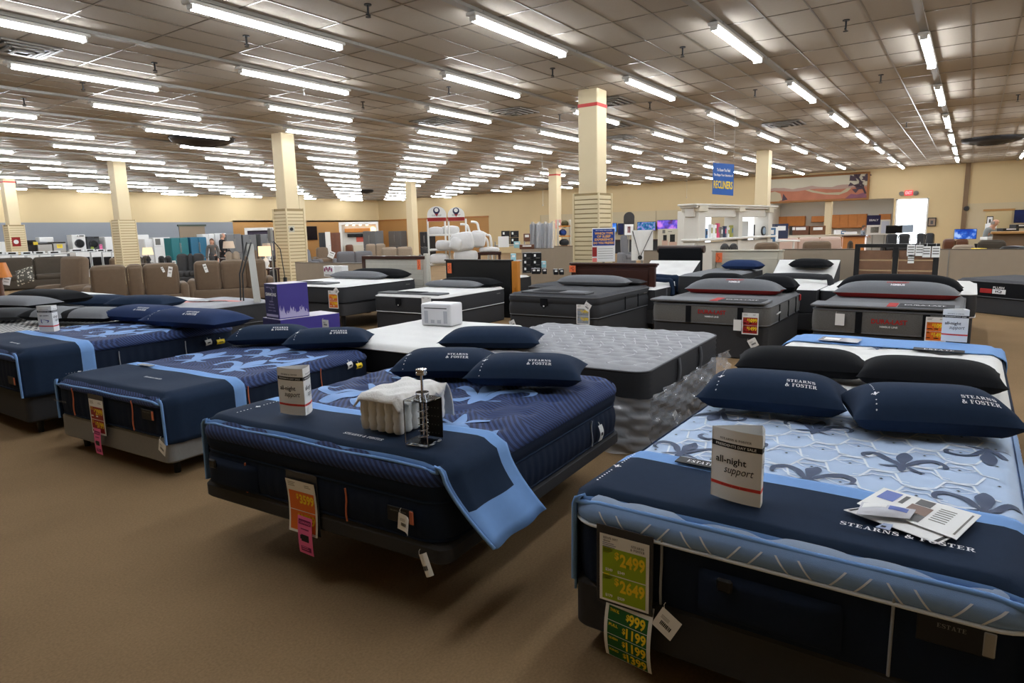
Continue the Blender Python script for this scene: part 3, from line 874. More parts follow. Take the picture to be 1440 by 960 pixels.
# --- borders: pockets, labels, strips
def pocket(bed, t, y, w, h, z, m=F_navy):
    b = MB(); n = 10
    def fn(u, v):
        uu = u*2-1; vv = v*2-1
        return (-.016-.03*(1-uu**6)*(1-vv**6)**.5, y-w/2*uu*(1-.04*(vv > .9)), z+h/2*vv)
    b.grid(fn, 14, 10); b.build('side_pocket', m, t)
    b = MB(); b.box((-.052, y+w*.28, z+h*.36), (.016, .055, .05), bev=.012); b.build('remote_control', M_black, t)
pocket(BR, tR, BR.loc(wx(1075, 850, 2.10)).y, .46, .17, .11)
pocket(BC, tC, BC.loc(wx(345, 680, 1.94)).y, .40, .15, .085)
def strips(bed, t, pxs, X, m, z0=.03, z1=None):
    piping_tabs(bed, t, [('f', bed.loc(wx(px, py, X)).y) for px, py in pxs], m, z0, z1 or (bed.T-bed.drop-.05))
M_strip = mat('silver_strip', (150, 156, 165), .5)
strips(BR, tR, [(930, 790), (1254, 880)], 2.12, M_strip, .01, .27)
strips(BC, tC, [(358, 655), (490, 710)], 1.93, M_orange, .01, .17)
strips(B2, t2, [(110, 565), (184, 580)], 2.2, M_orange, .02, .24)
piping_tabs(BC, tC, [('r', .55), ('r', 1.45)], M_strip, .02, .18)
piping_tabs(B2, t2, [('r', B2.loc(wy(346, 545, 4.56)).x), ('r', B2.loc(wy(453, 525, 4.56)).x)], M_orange, .02, .24)
piping_tabs(B1, t1, [('r', .8), ('r', 1.45)], M_strip, .02, .24)
def label_patch(bed, t, px, py, X, w, h, tab, txt, tw=.06, dz=0):
    p = bed.loc(wx(px, py, X)); y, z = p.y, p.z
    b = MB(); b.box((-.022, y, z), (.006, w, h), 0, bev=.004)
    fn = lambda a, c: (-.0265, y+.01-a, z+h*.25+c)
    if txt: b.text(txt, fn, tw, None, 1, .02)
    b.box((-.024, y-w*.42, z), (.008, w*.16, h*.9), 2, bev=.006)
    b.build('label_patch', [M_ink, M_goldink, tab], t)
label_patch(BR, tR, 1343, 894, 2.115, .19, .085, M_greymetal, 'ESTATE', .07)
label_patch(BC, tC, 556, 728, 1.90, .15, .07, M_orange, 'STEARNS & FOSTER', .09)
label_patch(B2, t2, 204, 584, 2.2, .15, .075, M_orange, 'STEARNS & FOSTER', .09)
label_patch(B1, t1, 17, 535, 2.1, .15, .075, M_orange, '', .09)
p = B2.loc(wx(93, 562, 2.2)); b = MB(); b.text('STEARNS & FOSTER', lambda a, c: (-.02, p.y-a, p.z+c), .2, .016, 0, .02); b.build('lettering', M_goldink, t2)
# --- runners
def cols_R(v, h): return 1 if (v > .82 or v < .03) else 0
def cols_C(v, h): return 1 if (v > .80 or v < .03 or (h > .45 and v > .05)) else 0
tR0, tR1 = .015, BR.on(1120, 676)[0]
rR, fR = runner(BR, 'bed_runner', 'navy runner with light blue edging across the nearest pale blue bed', .015, tR1, .36, .36, cols_R, 0, [F_navycloth, F_lb], wob=.004)
b = MB(); b.tube([Vector(fR(.02+.96*k/90, 0))+Vector((-.004, 0, .003)) for k in range(91)], .011, 8); b.build('rolled_hem', F_lb, rR)
def flat_text(bed, par, txt, px, py, w, h, off, m=M_wtext, name='lettering', bold=.03, dx=0, ang=0, shear=0):
    x0, y0 = bed.on(px, py, off)
    b = MB(); ca, sa = math.cos(ang), math.sin(ang)
    def fn(a, c):
        x, y = x0+dx+c*ca-a*sa, y0-a*ca-c*sa
        return (x, y, max(bed.S(x, y, 0), bed.T-bed.drop*.5)+off)
    b.text(txt, fn, w, h, 0, bold, shear=shear); return b.build(name, m, par)
flat_text(BR, rR, 'STEARNS & FOSTER', 1272, 753, .37, .028, .028)
def dots(bed, par, px, py, x0, x1, off=.026, s=.005, fl=.5):
    _, y0 = bed.on(px, py, off); b = MB(); n = int((x1-x0)/.02)
    for k in range(n+1):
        x = x0+(x1-x0)*k/n
        if abs(k/n-fl) < .09: continue
        b.add([(x+a*s, y0+c*s, max(bed.S(x, y0, 0), bed.T-bed.drop*.5)+off) for a, c in ((1, 0), (0, 1), (-1, 0), (0, -1))], [(0, 1, 2, 3)])
    xf = x0+(x1-x0)*fl
    small_fleur(b, lambda a, c: (xf+c, y0-a, max(bed.S(xf, y0, 0), bed.T-bed.drop*.5)+off), 0, 0, .035)
    b.build('stitched_emblem', M_wtext, par)
dots(BR, rR, 860, 660, .10, tR1-.1)
x0, y0 = BR.on(985, 649, .03); b = MB(); b.box((x0, y0, BR.T+.024), (.07, .20, .004)); b.text('ESTATE', lambda a, c: (x0+c, y0-a, BR.T+.0265), .11, .03, 1, .02); b.build('label_patch', [M_ink, M_wtext], rR)
# C
tC1 = BC.on(560, 590)[0]+.02
rC, fC = runner(BC, 'bed_runner', 'navy runner with light blue flap hanging off the pillow-top mattress', .02, tC1, .30, .30, cols_C, 0, [F_navycloth, F_lb], flare=(.0, .17), skew=(0, .06), wob=.008)
b = MB(); b.tube([Vector(fC(.0+1.0*k/90, 0))+Vector((-.004, 0, .003)) for k in range(91)], .008, 8); b.build('rolled_hem', F_lb, rC)
flat_text(BC, rC, 'STEARNS & FOSTER', 511, 613, .245, .024, .028)
dots(BC, rC, 350, 575, .10, tC1-.12)
# 2 and 1
tt = B2.on(300, 527)[0]
r2, f2 = runner(B2, 'bed_runner', 'navy runner with light blue band on the bed with pink-tagged price card', .0, tt, .28, .28, lambda v, h: 1 if v > .84 else 0, 0, [F_navycloth, F_lb])
b = MB(); b.tube([Vector(f2(.0+1.0*k/90, 0))+Vector((-.006, 0, .002)) for k in range(91)], .010, 8); b.build('rolled_hem', F_lb, r2)
flat_text(B2, r2, 'STEARNS & FOSTER', 215, 531, .22, .022, .026)
x0, y0 = B2.on(205, 512, .03); b = MB(); b.box((x0, y0, B2.T+.024), (.05, .18, .004)); b.build('label_patch', M_goldink, r2)
dots(B2, r2, 122, 516, .1, .3)
tt = B1.on(112, 478)[0]
r1, f1 = runner(B1, 'bed_runner', 'navy runner with light blue band on the leftmost front bed', .0, tt, .3, .34, lambda v, h: 1 if v > .82 else 0, 0, [F_navycloth, F_lb])
b = MB(); b.tube([Vector(f1(.0+1.0*k/90, 0))+Vector((-.006, 0, .002)) for k in range(91)], .010, 8); b.build('rolled_hem', F_lb, r1)
flat_text(B1, r1, 'STEARNS & FOSTER', 21, 482, .2, .02, .026)
# --- beds of the second row, head to head with the first
BG = Bed(4.38, 2.86, 2.6, 2.0, 1.93, .40, .66, quilt=lattice(.15, .21, .030, .035, .085, .003), drop=.03)
BW = Bed(4.35, 4.72, 2.0, 1.75, 1.52, .34, .64, quilt=lattice(.3, .4, .006, .1, .1), drop=.05)
BR2 = Bed(4.35, .52, 0, 2.30, 1.56, .34, .66, quilt=lattice(.13, .26, .01, .05, .05))
BN = Bed(4.32, 11.25, 0, 2.0, 1.6, .34, .66)
BN2 = Bed(3.9, 13.3, 0, 1.85, 1.6, .36, .72)
BD = Bed(4.4, 9.75, 0, 2.0, 1.3, .36, .70)
def ex_greylines(tb, bed):
    for i in range(9):
        y = -bed.W/2+.1+i*bed.W/9
        for j in range(7):
            x = .08+j*.28; pts = [(x, y, .008), (x+.07, y+.06, .008), (x+.14, y-.03, .008), (x+.22, y+.02, .008)]
            if all(bed.inside(p[0], p[1], .02) for p in pts): bed.line(tb, pts, 1, .004, 4)
    return [mat('pale_grey_stitch', (196, 197, 200), .7)]
def prof_lines(mb, bed, rib, amp):
    h = bed.T-bed.drop; pr = []
    for k in range(5): pr += [(h*(k+.02)/5, .0), (h*(k+.5)/5, .01)]
    band(mb, bed.L, bed.W, bed.rc, pr+[(h, 0)], 0)
tG = mattress(BG, 'mattress', 'king mattress with puckered pale grey top and dark grey sides', 'mattress', [F_char], F_greyq, prof_lines, 0, 0, F_grey, ex_greylines, nx=110, ny=110)
for x in (.72, 1.32):
    b = MB(); b.tube([(x, -BG.W/2-.014-.012*math.sin(PI*k/6), .02+(BG.T-.06)*k/6) for k in range(7)], .016, 6); b.build('side_handle', F_grey, tG)
base(BG, 'dark foundation under the puckered grey king mattress', 0, .40, F_base, 0, .0)
tW = mattress(BW, 'mattress', 'bare white mattress behind the second front bed', 'mattress', [F_black], F_wq, prof_plain, 0, 0, F_whitefab)
base(BW, 'dark base under the bare white mattress', 0, .34, F_base, 0, .02)
def ex_fleurdark(tb, bed):
    for cx, cy, an in ((1.3, .4, 0), (1.3, -.35, PI), (.75, 0, 0), (.75, -.6, PI), (1.75, .05, 0)): fleur(bed, tb, cx, cy, .26, an, 1)
    return [F_fleurgrey]
tR2 = mattress(BR2, 'mattress', 'white mattress with navy sides and slate fleurs, behind the black pillows', 'mattress', [F_navy], F_wq, prof_plain, .085, .006, F_navy, ex_fleurdark)
base(BR2, 'dark base of the white mattress behind the nearest bed', 0, .34, F_base, 0, .02)
rr2, f2 = runner(BR2, 'bed_runner', 'plain light blue runner on the far end of the bed behind the nearest one', BR2.L-.52, BR2.L-.02, .3, .3, lambda v, h: 0, 0, [F_lb])
x0, y0 = BR2.on(1320, 491, .03); b = MB(); b.box((x0, y0, BR2.T+.024), (.11, .34, .004)); b.text('ESTATE', lambda a, c: (x0+c, y0-a, BR2.T+.0265), .2, .05, 1, .02); b.build('label_patch', [M_ink, M_wtext], rr2)
tN = mattress(BN, 'mattress', 'white mattress holding two dark navy pillows, beyond the leftmost bed', 'mattress', [F_black], F_wq, prof_plain, 0, 0, F_whitefab, nx=30, ny=24)
base(BN, 'dark base under the white mattress with two dark navy pillows', 0, .34, F_base)
mattress(BN2, 'mattress', 'plain white mattress far back beyond the dark navy pillows', 'mattress', [F_black], F_wq, prof_plain, 0, 0, F_whitefab, nx=20, ny=20)
base(BN2, 'dark base of the far white mattress in front of the brown sofa backs', 0, .36, F_base)
tD = mattress(BD, 'mattress', 'dark sided mattress with grey, pink and white patterned top behind the navy pillows', 'mattress', [F_char], F_greyq, prof_plain, 0, 0, F_grey, nx=30, ny=24,
    extra=lambda tb, bed: ([bed.line(tb, [(1.0+.2*k, .6-.25*k, .13), (1.15+.16*k, .3-.2*k, .2), (1.35+.1*k, -.1-.2*k, .12)], 1+k % 2, .004) for k in range(3)], [mat('pink_print', (226, 140, 132), .7), F_whitefab])[1])
base(BD, 'dark base of the pink and grey patterned mattress', 0, .36, F_base)
b = MB(); b.tube([(.62, -BD.W/2-.016, .04), (.64, -BD.W/2-.03, .14), (.62, -BD.W/2-.016, .27)], .014, 6); b.build('side_handle', F_whitefab, tD)
# --- pillows
def D(**k): return lambda mb, eb, P, w, d: sf_deco(mb, eb, P, w, d, **k)
PN = [F_navycloth]
pillow_px('pillow', 'navy lettered pillow nearest the camera at right, largest in view', (1187, 572), (1421, 584), .77,   .46, .26, PN, D(), group=None)
pillow_px('pillow', 'navy lettered pillow beside the rightmost one on the pale blue bed', (988, 545), (1192, 562), .77, .46, .25, PN, D(uo=.42))
pillow_px('pillow', 'navy lettered pillow, left one on the pillow-top bed with display tower', (560, 512), (700, 512), .80, .48, .22, PN, D(uo=.3))
pillow_px('pillow', 'navy lettered pillow, right one on the pillow-top bed with display tower', (664, 520), (823, 523), .81, .48, .22, PN, D(uo=.28))
pillow_px('pillow', 'navy lettered pillow, left one on the bed with pink-tagged price card', (326, 474), (436, 470), .68, .46, .23, PN, D(uo=.35, ts=1.1))
pillow_px('pillow', 'navy lettered pillow, right one on the bed with pink-tagged price card', (404, 479), (523, 475), .68, .46, .23, PN, D(uo=.3, ts=1.1))
F_navyb = mat('bright_navy_cloth', (38, 54, 90), .9, spec=.15, bump=.12, bscale=700, noise=.08, nscale=20)
pillow_px('pillow', 'blue-navy lettered pillow, left one on the leftmost front bed', (167, 440), (248, 444), .84, .5, .22, [F_navyb], D(uo=.3, ts=1.3), pinch=.03)
pillow_px('pillow', 'blue-navy lettered pillow, right one on the leftmost front bed', (224, 446), (331, 452), .84, .5, .23, [F_navyb], D(uo=.25, ts=1.3), pinch=.03)
pillow_px('pillow', 'plain navy pillow alone where the white and grey mattresses meet', (623, 476), (763, 476), .73, .5, .22, PN, rest=None)
pillow_px('pillow', 'plain black pillow, left one behind the navy lettered pair', (1036, 506), (1220, 516), .75, .44, .22, [F_black], pinch=.04)
pillow_px('pillow', 'plain black pillow, right one behind the navy lettered pair', (1206, 520), (1413, 536), .75, .44, .22, [F_black], pinch=.04)
pillow_px('pillow', 'dark navy pillow, left one on the white mattress beyond the leftmost bed', (97, 424), (180, 424), .75, .5, .22, PN, pinch=.04)
pillow_px('pillow', 'dark navy pillow, right one on the white mattress beyond the leftmost bed', (163, 425), (248, 425), .75, .5, .22, PN, pinch=.04)
gs = lambda u, v: u < -.35
pillow_px('pillow', 'grey pillow with black end panel beside the bed-picture tent card', (54, 441), (112, 444), .82, .5, .2, [F_greypil, F_black], gusset=gs, pinch=.03)
pillow_px('pillow', 'grey pillow with black end panel left of the blue-navy pillows', (98, 443), (172, 444), .82, .5, .2, [F_greypil, F_black], gusset=gs, pinch=.03)
pillow_px('pillow', 'grey pillow with black end panel at the left photo edge', (-20, 425), (66, 427), .86, .5, .2, [F_greypil, F_black], gusset=gs, pinch=.03)
pillow_px('pillow', 'striped dark pillow lying on the zigzag mattress at the left photo edge', (-25, 444), (44, 442), .80, .5, .18, [F_char], pinch=.03)

pillow_px('pillow', 'long plain black pillow lying behind the grey ones at far left', (22, 417), (104, 420), .88, .5, .24, [F_black], pinch=.02, dx=.05)
# ================================================================ price cards, tent cards and what lies on the beds
M_orangep = mat('orange_print', (226, 112, 38), .5)
M_yel = mat('yellow_print', (246, 214, 40), .5)
M_limep = mat('lime_print', (150, 176, 30), .5)
M_greenp = mat('dark_green_print', (18, 92, 36), .5)
M_pink = mat('pink_paper', (246, 112, 172), .6)
M_magenta = mat('magenta_print', (130, 24, 84), .6)
M_redp = mat('dark_red_print', (150, 34, 30), .5)
M_sleeve = mat('plastic_sleeve', (44, 46, 52), .25, spec=.5)
M_redline = mat('coral_print', (226, 72, 62), .5)
M_blueink = mat('blue_ink', (46, 60, 150), .6)
SHEETS = 0
def sheet(t, name, cx, cy, w, h, mats, draw, curl=None, w0=0.0, th=.0016):
    """one printed sheet: u right, v up, drawn in metres from its centre; faces -X"""
    cu = curl or (lambda u, v: 0)
    def fn(u, v, k=0): return Vector((-w0-k-cu(u, v), -(cx+u), cy+v))
    b = MB(); n = 6
    b.grid(lambda a, c: fn((a-.5)*w, (c-.5)*h, th), n, 8, 0)
    b.grid(lambda a, c: fn((.5-a)*w, (c-.5)*h, 0), n, 8, 0)
    def rect(u0, v0, u1, v1, m, k=.0007):
        nu = max(1, int(abs(u1-u0)/w*6)); nv = max(1, int(abs(v1-v0)/h*8))
        b.grid(lambda a, c: fn(u0+(u1-u0)*a, v0+(v1-v0)*c, th+k), nu, nv, m)
    def txt(s, u, v, ww, hh, m, bold=.02, align='C', k=.0014): b.text(s, lambda a, c: fn(u+a, v+c, th+k), ww, hh, m, bold, align)
    draw(rect, txt)
    return b.build(name, mats, t)
def lines(rect, u0, u1, v, n, dv, m, hh=.003, r=random.Random(3)):
    for i in range(n): rect(u0, v-i*dv, u0+(u1-u0)*(.6+.4*r.random()), v-i*dv+hh, m)
def card_at(name, label, px, py, X, rz=0, group='price cards hanging on the bed ends', dz=0):
    p = wx(px, py, X); return thing(name, label, 'price card', (p.x, p.y, p.z+dz), rz, group)
W, H = .2, .27
# nearest card: lime prices over a dark green list
t = card_at('price_card', 'lime green and yellow price card, 2499 and 2649, on the nearest bed', 878, 804, 2.105)
b = MB(); b.box((-.002, 0, .012), (.003, W+.03, H+.045), bev=.002); b.build('plastic_sleeve', M_sleeve, t)
def dr(rect, txt):
    txt('ESTATE SOFT', -.055, .122, .06, .008, 1); txt('Queen', -.07, .11, .028, .007, 1)
    lines(rect, -.088, -.02, .1, 3, .007, 4, .002); txt('STEARNS', .055, .112, .05, .009, 1, .01); txt('& FOSTER', .055, .099, .056, .009, 1, .01)
    rect(-.088, -.022, .088, .085, 2); rect(-.088, -.126, .088, -.026, 2)
    for v, pr, a, c in ((.045, '2499', '249', '349'), (-.06, '2649', '179', '229')):
        txt('$', -.028, v+.012, .018, .034, 3, .03); txt(pr, .035, v, .1, .054, 3, .035)
        lines(rect, -.084, -.04, v+.034, 3, .008, 3, .004); txt('$'+a, -.06, v-.055+.005, .03, .013, 0, .03); txt('$'+c, -.01, v-.055+.005, .03, .013, 0, .03)
sheet(t, 'price_sheet', 0, 0, W, H, [M_paper, M_ink, M_limep, M_yel, M_blueink], dr, w0=.004)
t = card_at('price_list', 'dark green price list sheet, 999 to 1399, hanging under the lime green card', 881, 893, 2.09, group=None); t['category'] = 'price list'
def dr(rect, txt):
    rect(-.085, -.125, .085, .085, 2); lines(rect, -.08, .08, .118, 3, .008, 1, .003)
    for k, (nm, pr) in enumerate((('TWIN XL', '999'), ('FULL', '1199'), ('QUEEN', '1199'), ('KING', '1399'))):
        v = .06-k*.054; txt('$', -.012 if k else .0, v+.004, .014, .026, 3, .03); txt(pr, .04, v, .085 if k else .07, .042, 3, .035); txt(nm, -.058, v+.012, .04, .011, 3, .03)
        if k: rect(-.085, v+.026, .085, v+.028, 0)
sheet(t, 'list_sheet', 0, 0, .2, .255, [M_paper, M_ink, M_greenp, M_yel], dr, curl=lambda u, v: .03*(1-((v+.02)/.13)**2)-.03+.012*u/.1)
# card of the pillow-top bed with the pink slip
def orange_card(lab, px, py, X, p1, p2, m1=M_orangep, m2=M_yel, curl=None, rz=0, sleeve=True, head=True, sc=1.0, dz=0):
    t = card_at('price_card', lab, px, py, X, rz, dz=dz)
    if sleeve:
        b = MB(); b.box((-.002, 0, .02), (.003, W*sc+.02, H*sc+.04), bev=.002); b.build('plastic_sleeve', M_sleeve, t)
    def dr(rect, txt):
        if head: lines(rect, -.085, -.03, .12, 3, .009, 1, .003); lines(rect, .03, .08, .115, 2, .009, 1, .003)
        rect(-.088, -.02, .088, .078, 2); rect(-.088, -.122, .088, -.024, 2)
        for v, pr in ((.04, p1), (-.062, p2)):
            if not pr: continue
            txt('$', -.03, v+.01, .016, .03, 3, .03); txt(pr, .034, v, .1, .05, 3, .04)
            lines(rect, -.084, -.045, v+.03, 3, .009, 3, .004); lines(rect, -.084, -.03, v-.04, 1, .01, 0, .010); lines(rect, -.015, .03, v-.04, 1, .01, 0, .010)
    if sc != 1:
        d0 = dr
        def dr(rect, txt, d0=d0): d0(lambda a, b, c, d, m, k=.0007: rect(a*sc, b*sc, c*sc, d*sc, m, k), lambda s, u, v, w, h, m, bold=.02, align='C': txt(s, u*sc, v*sc, w*sc, h*sc, m, bold, align))
    sheet(t, 'price_sheet', 0, 0, W*sc, H*sc, [M_paper, M_goldink, m1, m2], dr, curl, w0=.004)
    return t
def pink_slip(lab, px, py, X, h=.19, rz=0):
    t = card_at('pink_slip', lab, px, py, X, rz, 'pink slips pinned over price cards'); t['category'] = 'paper slip'
    def dr(rect, txt):
        rect(-.045, .055, .045, .08, 1); txt('CLEARANCE', 0, .067, .08, .012, 0, .03); rect(-.03, .03, .03, .036, 1)
        rect(-.028, -.03, .028, .005, 2); rect(-.036, -.02, .0, .0, 2); rect(-.035, -.08, .04, -.055, 1); lines(rect, -.03, .03, -.062, 2, .01, 0, .004)
    sheet(t, 'slip_sheet', 0, 0, .105, h, [M_pink, M_magenta, M_ink], dr, curl=lambda u, v: -.006*((v+.02)/.1)**2, w0=.012)
orange_card('orange price card reading 3599 with a pink slip, on the pillow-top bed', 427, 712, 1.90, '3599', '3799', rz=R(3), curl=lambda u, v: .01*(v/.13)**2)
pink_slip('pink slip over the orange 3599 price card', 432, 752, 1.885)
orange_card('red and yellow price card with a pink slip, on the grey-based navy bed', 138, 586, 2.17, '2999', '3199', M_redp, M_yel, rz=R(3))
for o in COL.objects[-1:]: pass
pink_slip('pink slip hanging low on the grey-based navy bed', 140, 620, 2.155, .2)
# white hang tags
def hang_tag(name, label, px, py, X, w, h, ang, curl=None, rz=0, cat='tag', code=True):
    p = wx(px, py, X); t = thing(name, label, cat, p, rz, 'white tags hanging on the beds')
    ca, sa = math.cos(ang), math.sin(ang)
    cu = curl or (lambda u, v: .004*math.sin(u*30))
    def fn(u, v, k=0): return Vector((-.004-k-cu(u, v), -(u*ca-v*sa), u*sa+v*ca))
    b = MB(); b.grid(lambda a, c: fn((a-.5)*w, (c-.5)*h, .0015), 5, 5); b.grid(lambda a, c: fn((.5-a)*w, (c-.5)*h), 5, 5)
    if code:
        x = -.25*w; r = random.Random(5)
        while x < .25*w:
            ww = w*(.02+.03*r.random()); b.grid(lambda a, c: fn(x+ww*a, -.22*h+.2*h*c, .002), 1, 1, 1); x += ww+w*.02
        for k in range(3): b.grid(lambda a, c: fn(-.35*w+.4*w*a, .2*h-k*.06*h+.02*h*c, .002), 1, 1, 2)
    b.build('paper', [M_paper, M_ink, M_goldink], t)
    b = MB(); q = fn(-.4*w, .48*h); b.tube([q, q+Vector((.004, .004, .012)), q+Vector((.008, .0, .02))], .0012, 5); b.build('string', M_paper, t)
hang_tag('barcode_tag', 'white barcode tag hanging askew right of the lime price card', 938, 876, 2.08, .085, .09, R(-28))
hang_tag('barcode_tag', 'white barcode tag folded over the copper label of the pillow-top bed', 570, 735, 1.88, .075, .075, R(-8), lambda u, v: .02*max(0, u/.04)**2)
hang_tag('rolled_tag', 'curled white tag hanging off the corner of the pillow-top bed base', 600, 793, 1.90, .045, .10, R(22), lambda u, v: .012-.012*(u/.02)**2)
hang_tag('barcode_tag', 'white barcode tag on the grey base of the second bed', 229, 629, 2.15, .10, .085, R(-18))
def side_tag(label, bed, px, py, w, h, ang, m=M_paper, m2=None):
    p = wy(px, py, bed.Y-bed.W/2-.03+math.tan(bed.yaw)*1.6); t = thing('side_tag', label, 'tag', p, bed.yaw, 'white tags hanging on the beds')
    b = MB(); ca, sa = math.cos(ang), math.sin(ang)
    def fn(u, v, k=0): return Vector((u*ca-v*sa, -.012-k-.014*math.sin(PI*(v/h+.5)), u*sa+v*ca))
    b.grid(lambda a, c: fn((a-.5)*w, (c-.5)*h, .002), 3, 6); b.grid(lambda a, c: fn((.5-a)*w, (c-.5)*h), 3, 6)
    b.grid(lambda a, c: fn((a-.5)*w*.5, (c-.7)*h*.2, .003), 2, 2, 1); b.build('paper', [m, m2 or M_ink], t)
    b = MB(); q = fn(0, h*.48); b.tube([q, q+Vector((0, .012, .02))], .002, 5); b.build('string', M_paper, t)
side_tag('white fabric tag on the right side of the pillow-top mattress', BC, 841, 608, .05, .10, 0)
side_tag('white tag on the right side of the grey-based navy mattress', B2, 490, 513, .06, .06, R(10))
side_tag('yellow tag beside the white one on the grey-based navy mattress', B2, 503, 514, .07, .05, 0, M_yel, M_ink)
side_tag('white tag standing by a yellow one on the leftmost navy mattress', B1, 292, 481, .07, .06, R(8))
side_tag('yellow tag beside the white one on the leftmost navy mattress', B1, 309, 480, .09, .05, 0, M_yel, M_ink)
# ---- three-sided tent cards
def tent(label, px, py, zs, w, h, rz, title=('all-night', 'support'), pic=False):
    p = wz(px, py, zs); t = thing('tent_card', label, 'tent card', (p.x, p.y, zs), rz, 'three-sided promotional tent cards')
    # plan: front face bowed, two other faces meeting behind
    A, B, Cc = Vector((-.0, w/2)), Vector((-.0, -w/2)), Vector((w*.62, -w*.22))
    def face(a, c, bow):
        def fn(s, z, k=0):
            m = a+(c-a)*s; d = (c-a).normalized(); nrm = Vector((d.y, -d.x))
            if nrm.dot((a+c)/2-(A+B+Cc)/3) < 0: nrm = -nrm
            q = m+nrm*(bow*math.sin(PI*s)+k); return Vector((q.x, q.y, z))
        return fn
    b = MB(); fs = [face(A, B, .012), face(B, Cc, .008), face(Cc, A, .006)]; lens = [w, (Cc-B).length, (A-Cc).length]
    for f in fs:
        b.grid(lambda s, z: f(s, z*h), 10, 1, 0); b.grid(lambda s, z: f(1-s, z*h, -.002), 10, 1, 0)
        b.grid(lambda s, z: f(s, h*(.745+.075*z), .0006), 10, 1, 1); b.grid(lambda s, z: f(s, h*(.195+.045*z), .0006), 10, 1, 2)
    b.build('card', [M_paper, M_ink, M_redline], t)
    for f, L in zip(fs[:2], lens[:2]):
        b = MB()
        def at(u0, v0): return lambda a, c: f(min(1, max(0, u0+a/L)), v0+c, .0014)
        b.text('STEARNS & FOSTER', at(.5, h*.87), L*.62, h*.03, 0, .01); b.text("PRESIDENTS DAY SALE", at(.5, h*.782), L*.8, h*.036, 1, .01)
        if pic and f is fs[0]:
            b.text('$0 OFF!', at(.5, h*.62), L*.6, h*.06, 0, .02)
            q = at(.5, h*.42); b.add([q(x*L, y*h) for x, y in ((-.25, -.06), (.28, -.03), (.3, .02), (.0, .05), (-.25, .06))], [(0, 1, 2, 3, 4)], 2); b.add([q(x*L, y*h) for x, y in ((-.2, -.09), (.22, -.07), (.28, -.03), (-.25, -.06))], [(0, 1, 2, 3)], 0)
        else:
            b.text(title[0], at(.42, h*.56), L*.62, h*.125, 0, .012); b.text(title[1], at(.58, h*.42), L*.56, h*.12, 0, .0, shear=.25)
        b.text('in every sleep style', at(.5, h*.217), L*.5, h*.022, 0, .0)
        b.build('lettering', [M_ink, M_paper, M_blueink], t)
    return t
tent('white tent card reading all-night support on the nearest bed', 1033, 704, BR.zt+.026, .19, .265, R(-10))
tent('white tent card reading all-night support on the pillow-top bed', 412, 582, BC.zt+.026, .175, .25, R(10))
tent('white tent card with a dark blue bed picture, on the leftmost front bed', 66, 466, B1.zt+.022, .18, .26, R(22), pic=True)
tent('white tent card on the light blue runner at the far end behind black pillows', 1341, 480, BR2.zt+.022, .185, .27, R(-5))
# ---- brochures on the nearest bed
def lay_sheet(label, pts, z, mats, draw, name='brochure', th=.002, bend=0):
    P3 = [wz(x, y, z) for x, y in pts]; c = sum(P3, Vector())/4
    t = thing(name, label, 'brochure', c, 0, 'brochures lying on the nearest bed')
    q = [p-c for p in P3]
    def fn(a, b_, k=0):
        p = (q[3]*(1-a)+q[2]*a)*(1-b_)+(q[0]*(1-a)+q[1]*a)*b_
        return Vector((p.x, p.y, k+bend*math.sin(PI*a)*math.sin(PI*b_)**.5))
    b = MB(); b.grid(lambda a, c_: fn(a, c_, th), 8, 8, 0); b.grid(lambda a, c_: fn(1-a, c_, 0), 8, 8, 0)
    def rect(a0, b0, a1, b1, m, k=.0008): b.grid(lambda a, c_: fn(a0+(a1-a0)*a, b0+(b1-b0)*c_, th+k), 4, 4, m)
    draw(rect); b.build('printed_sheet', mats, t)
M_sky = mat('printed_sky_blue', (70, 96, 176), .4); M_pale = mat('printed_pale_grey', (196, 196, 204), .35); M_brown = mat('printed_brown', (120, 92, 80), .45); M_dk = mat('printed_dark_grey', (78, 78, 80), .45)
zb_ = BR.zt+.026
lay_sheet('white brochure lying lowest across the lettered navy runner', [(1222, 712), (1337, 757), (1320, 765), (1186, 717)], zb_, [M_paper, M_ink, M_pale], lambda r: (r(.02, .1, .06, .8, 1), r(.94, .1, .98, .9, 1)))
lay_sheet('large white brochure with blue and brown photos on the nearest bed', [(1243, 686), (1380, 725), (1345, 759), (1205, 708)], zb_+.006, [M_paper, M_sky, M_brown, M_dk, M_goldink],
    lambda r: (r(.06, .50, .24, .92, 1), r(.28, .55, .33, .9, 3), r(.42, .70, .58, .95, 3), r(.40, .35, .62, .68, 2), r(.36, .08, .62, .34, 3), *[r(.66, .3+.08*k, .82, .33+.08*k, 4) for k in range(7)], r(.94, .1, .96, .9, 4)))
lay_sheet('small glossy leaflet with a pale photo lying on the large brochure', [(1212, 706), (1288, 717), (1279, 730), (1204, 723)], zb_+.016, [M_pale, M_paper, M_sky], lambda r: (r(.05, .5, .5, .9, 1), r(.55, .4, .9, .8, 2)), bend=.012)
lay_sheet('small pale blue slip sticking out under the brochures', [(1243, 736), (1256, 738), (1251, 746), (1231, 741)], zb_+.003, [mat('pale_blue_paper', (160, 176, 206), .6), M_ink], lambda r: r(.2, .2, .6, .5, 1))
lay_sheet('clear plastic sleeve lying on the light blue runner behind the black pillows', [(1158, 473), (1213, 477), (1206, 482), (1150, 478)], BR2.zt+.028, [mat('glossy_plastic', (170, 176, 190), .1, spec=.9), M_paper], lambda r: (r(.1, .3, .5, .8, 1),), name='plastic_sleeve')
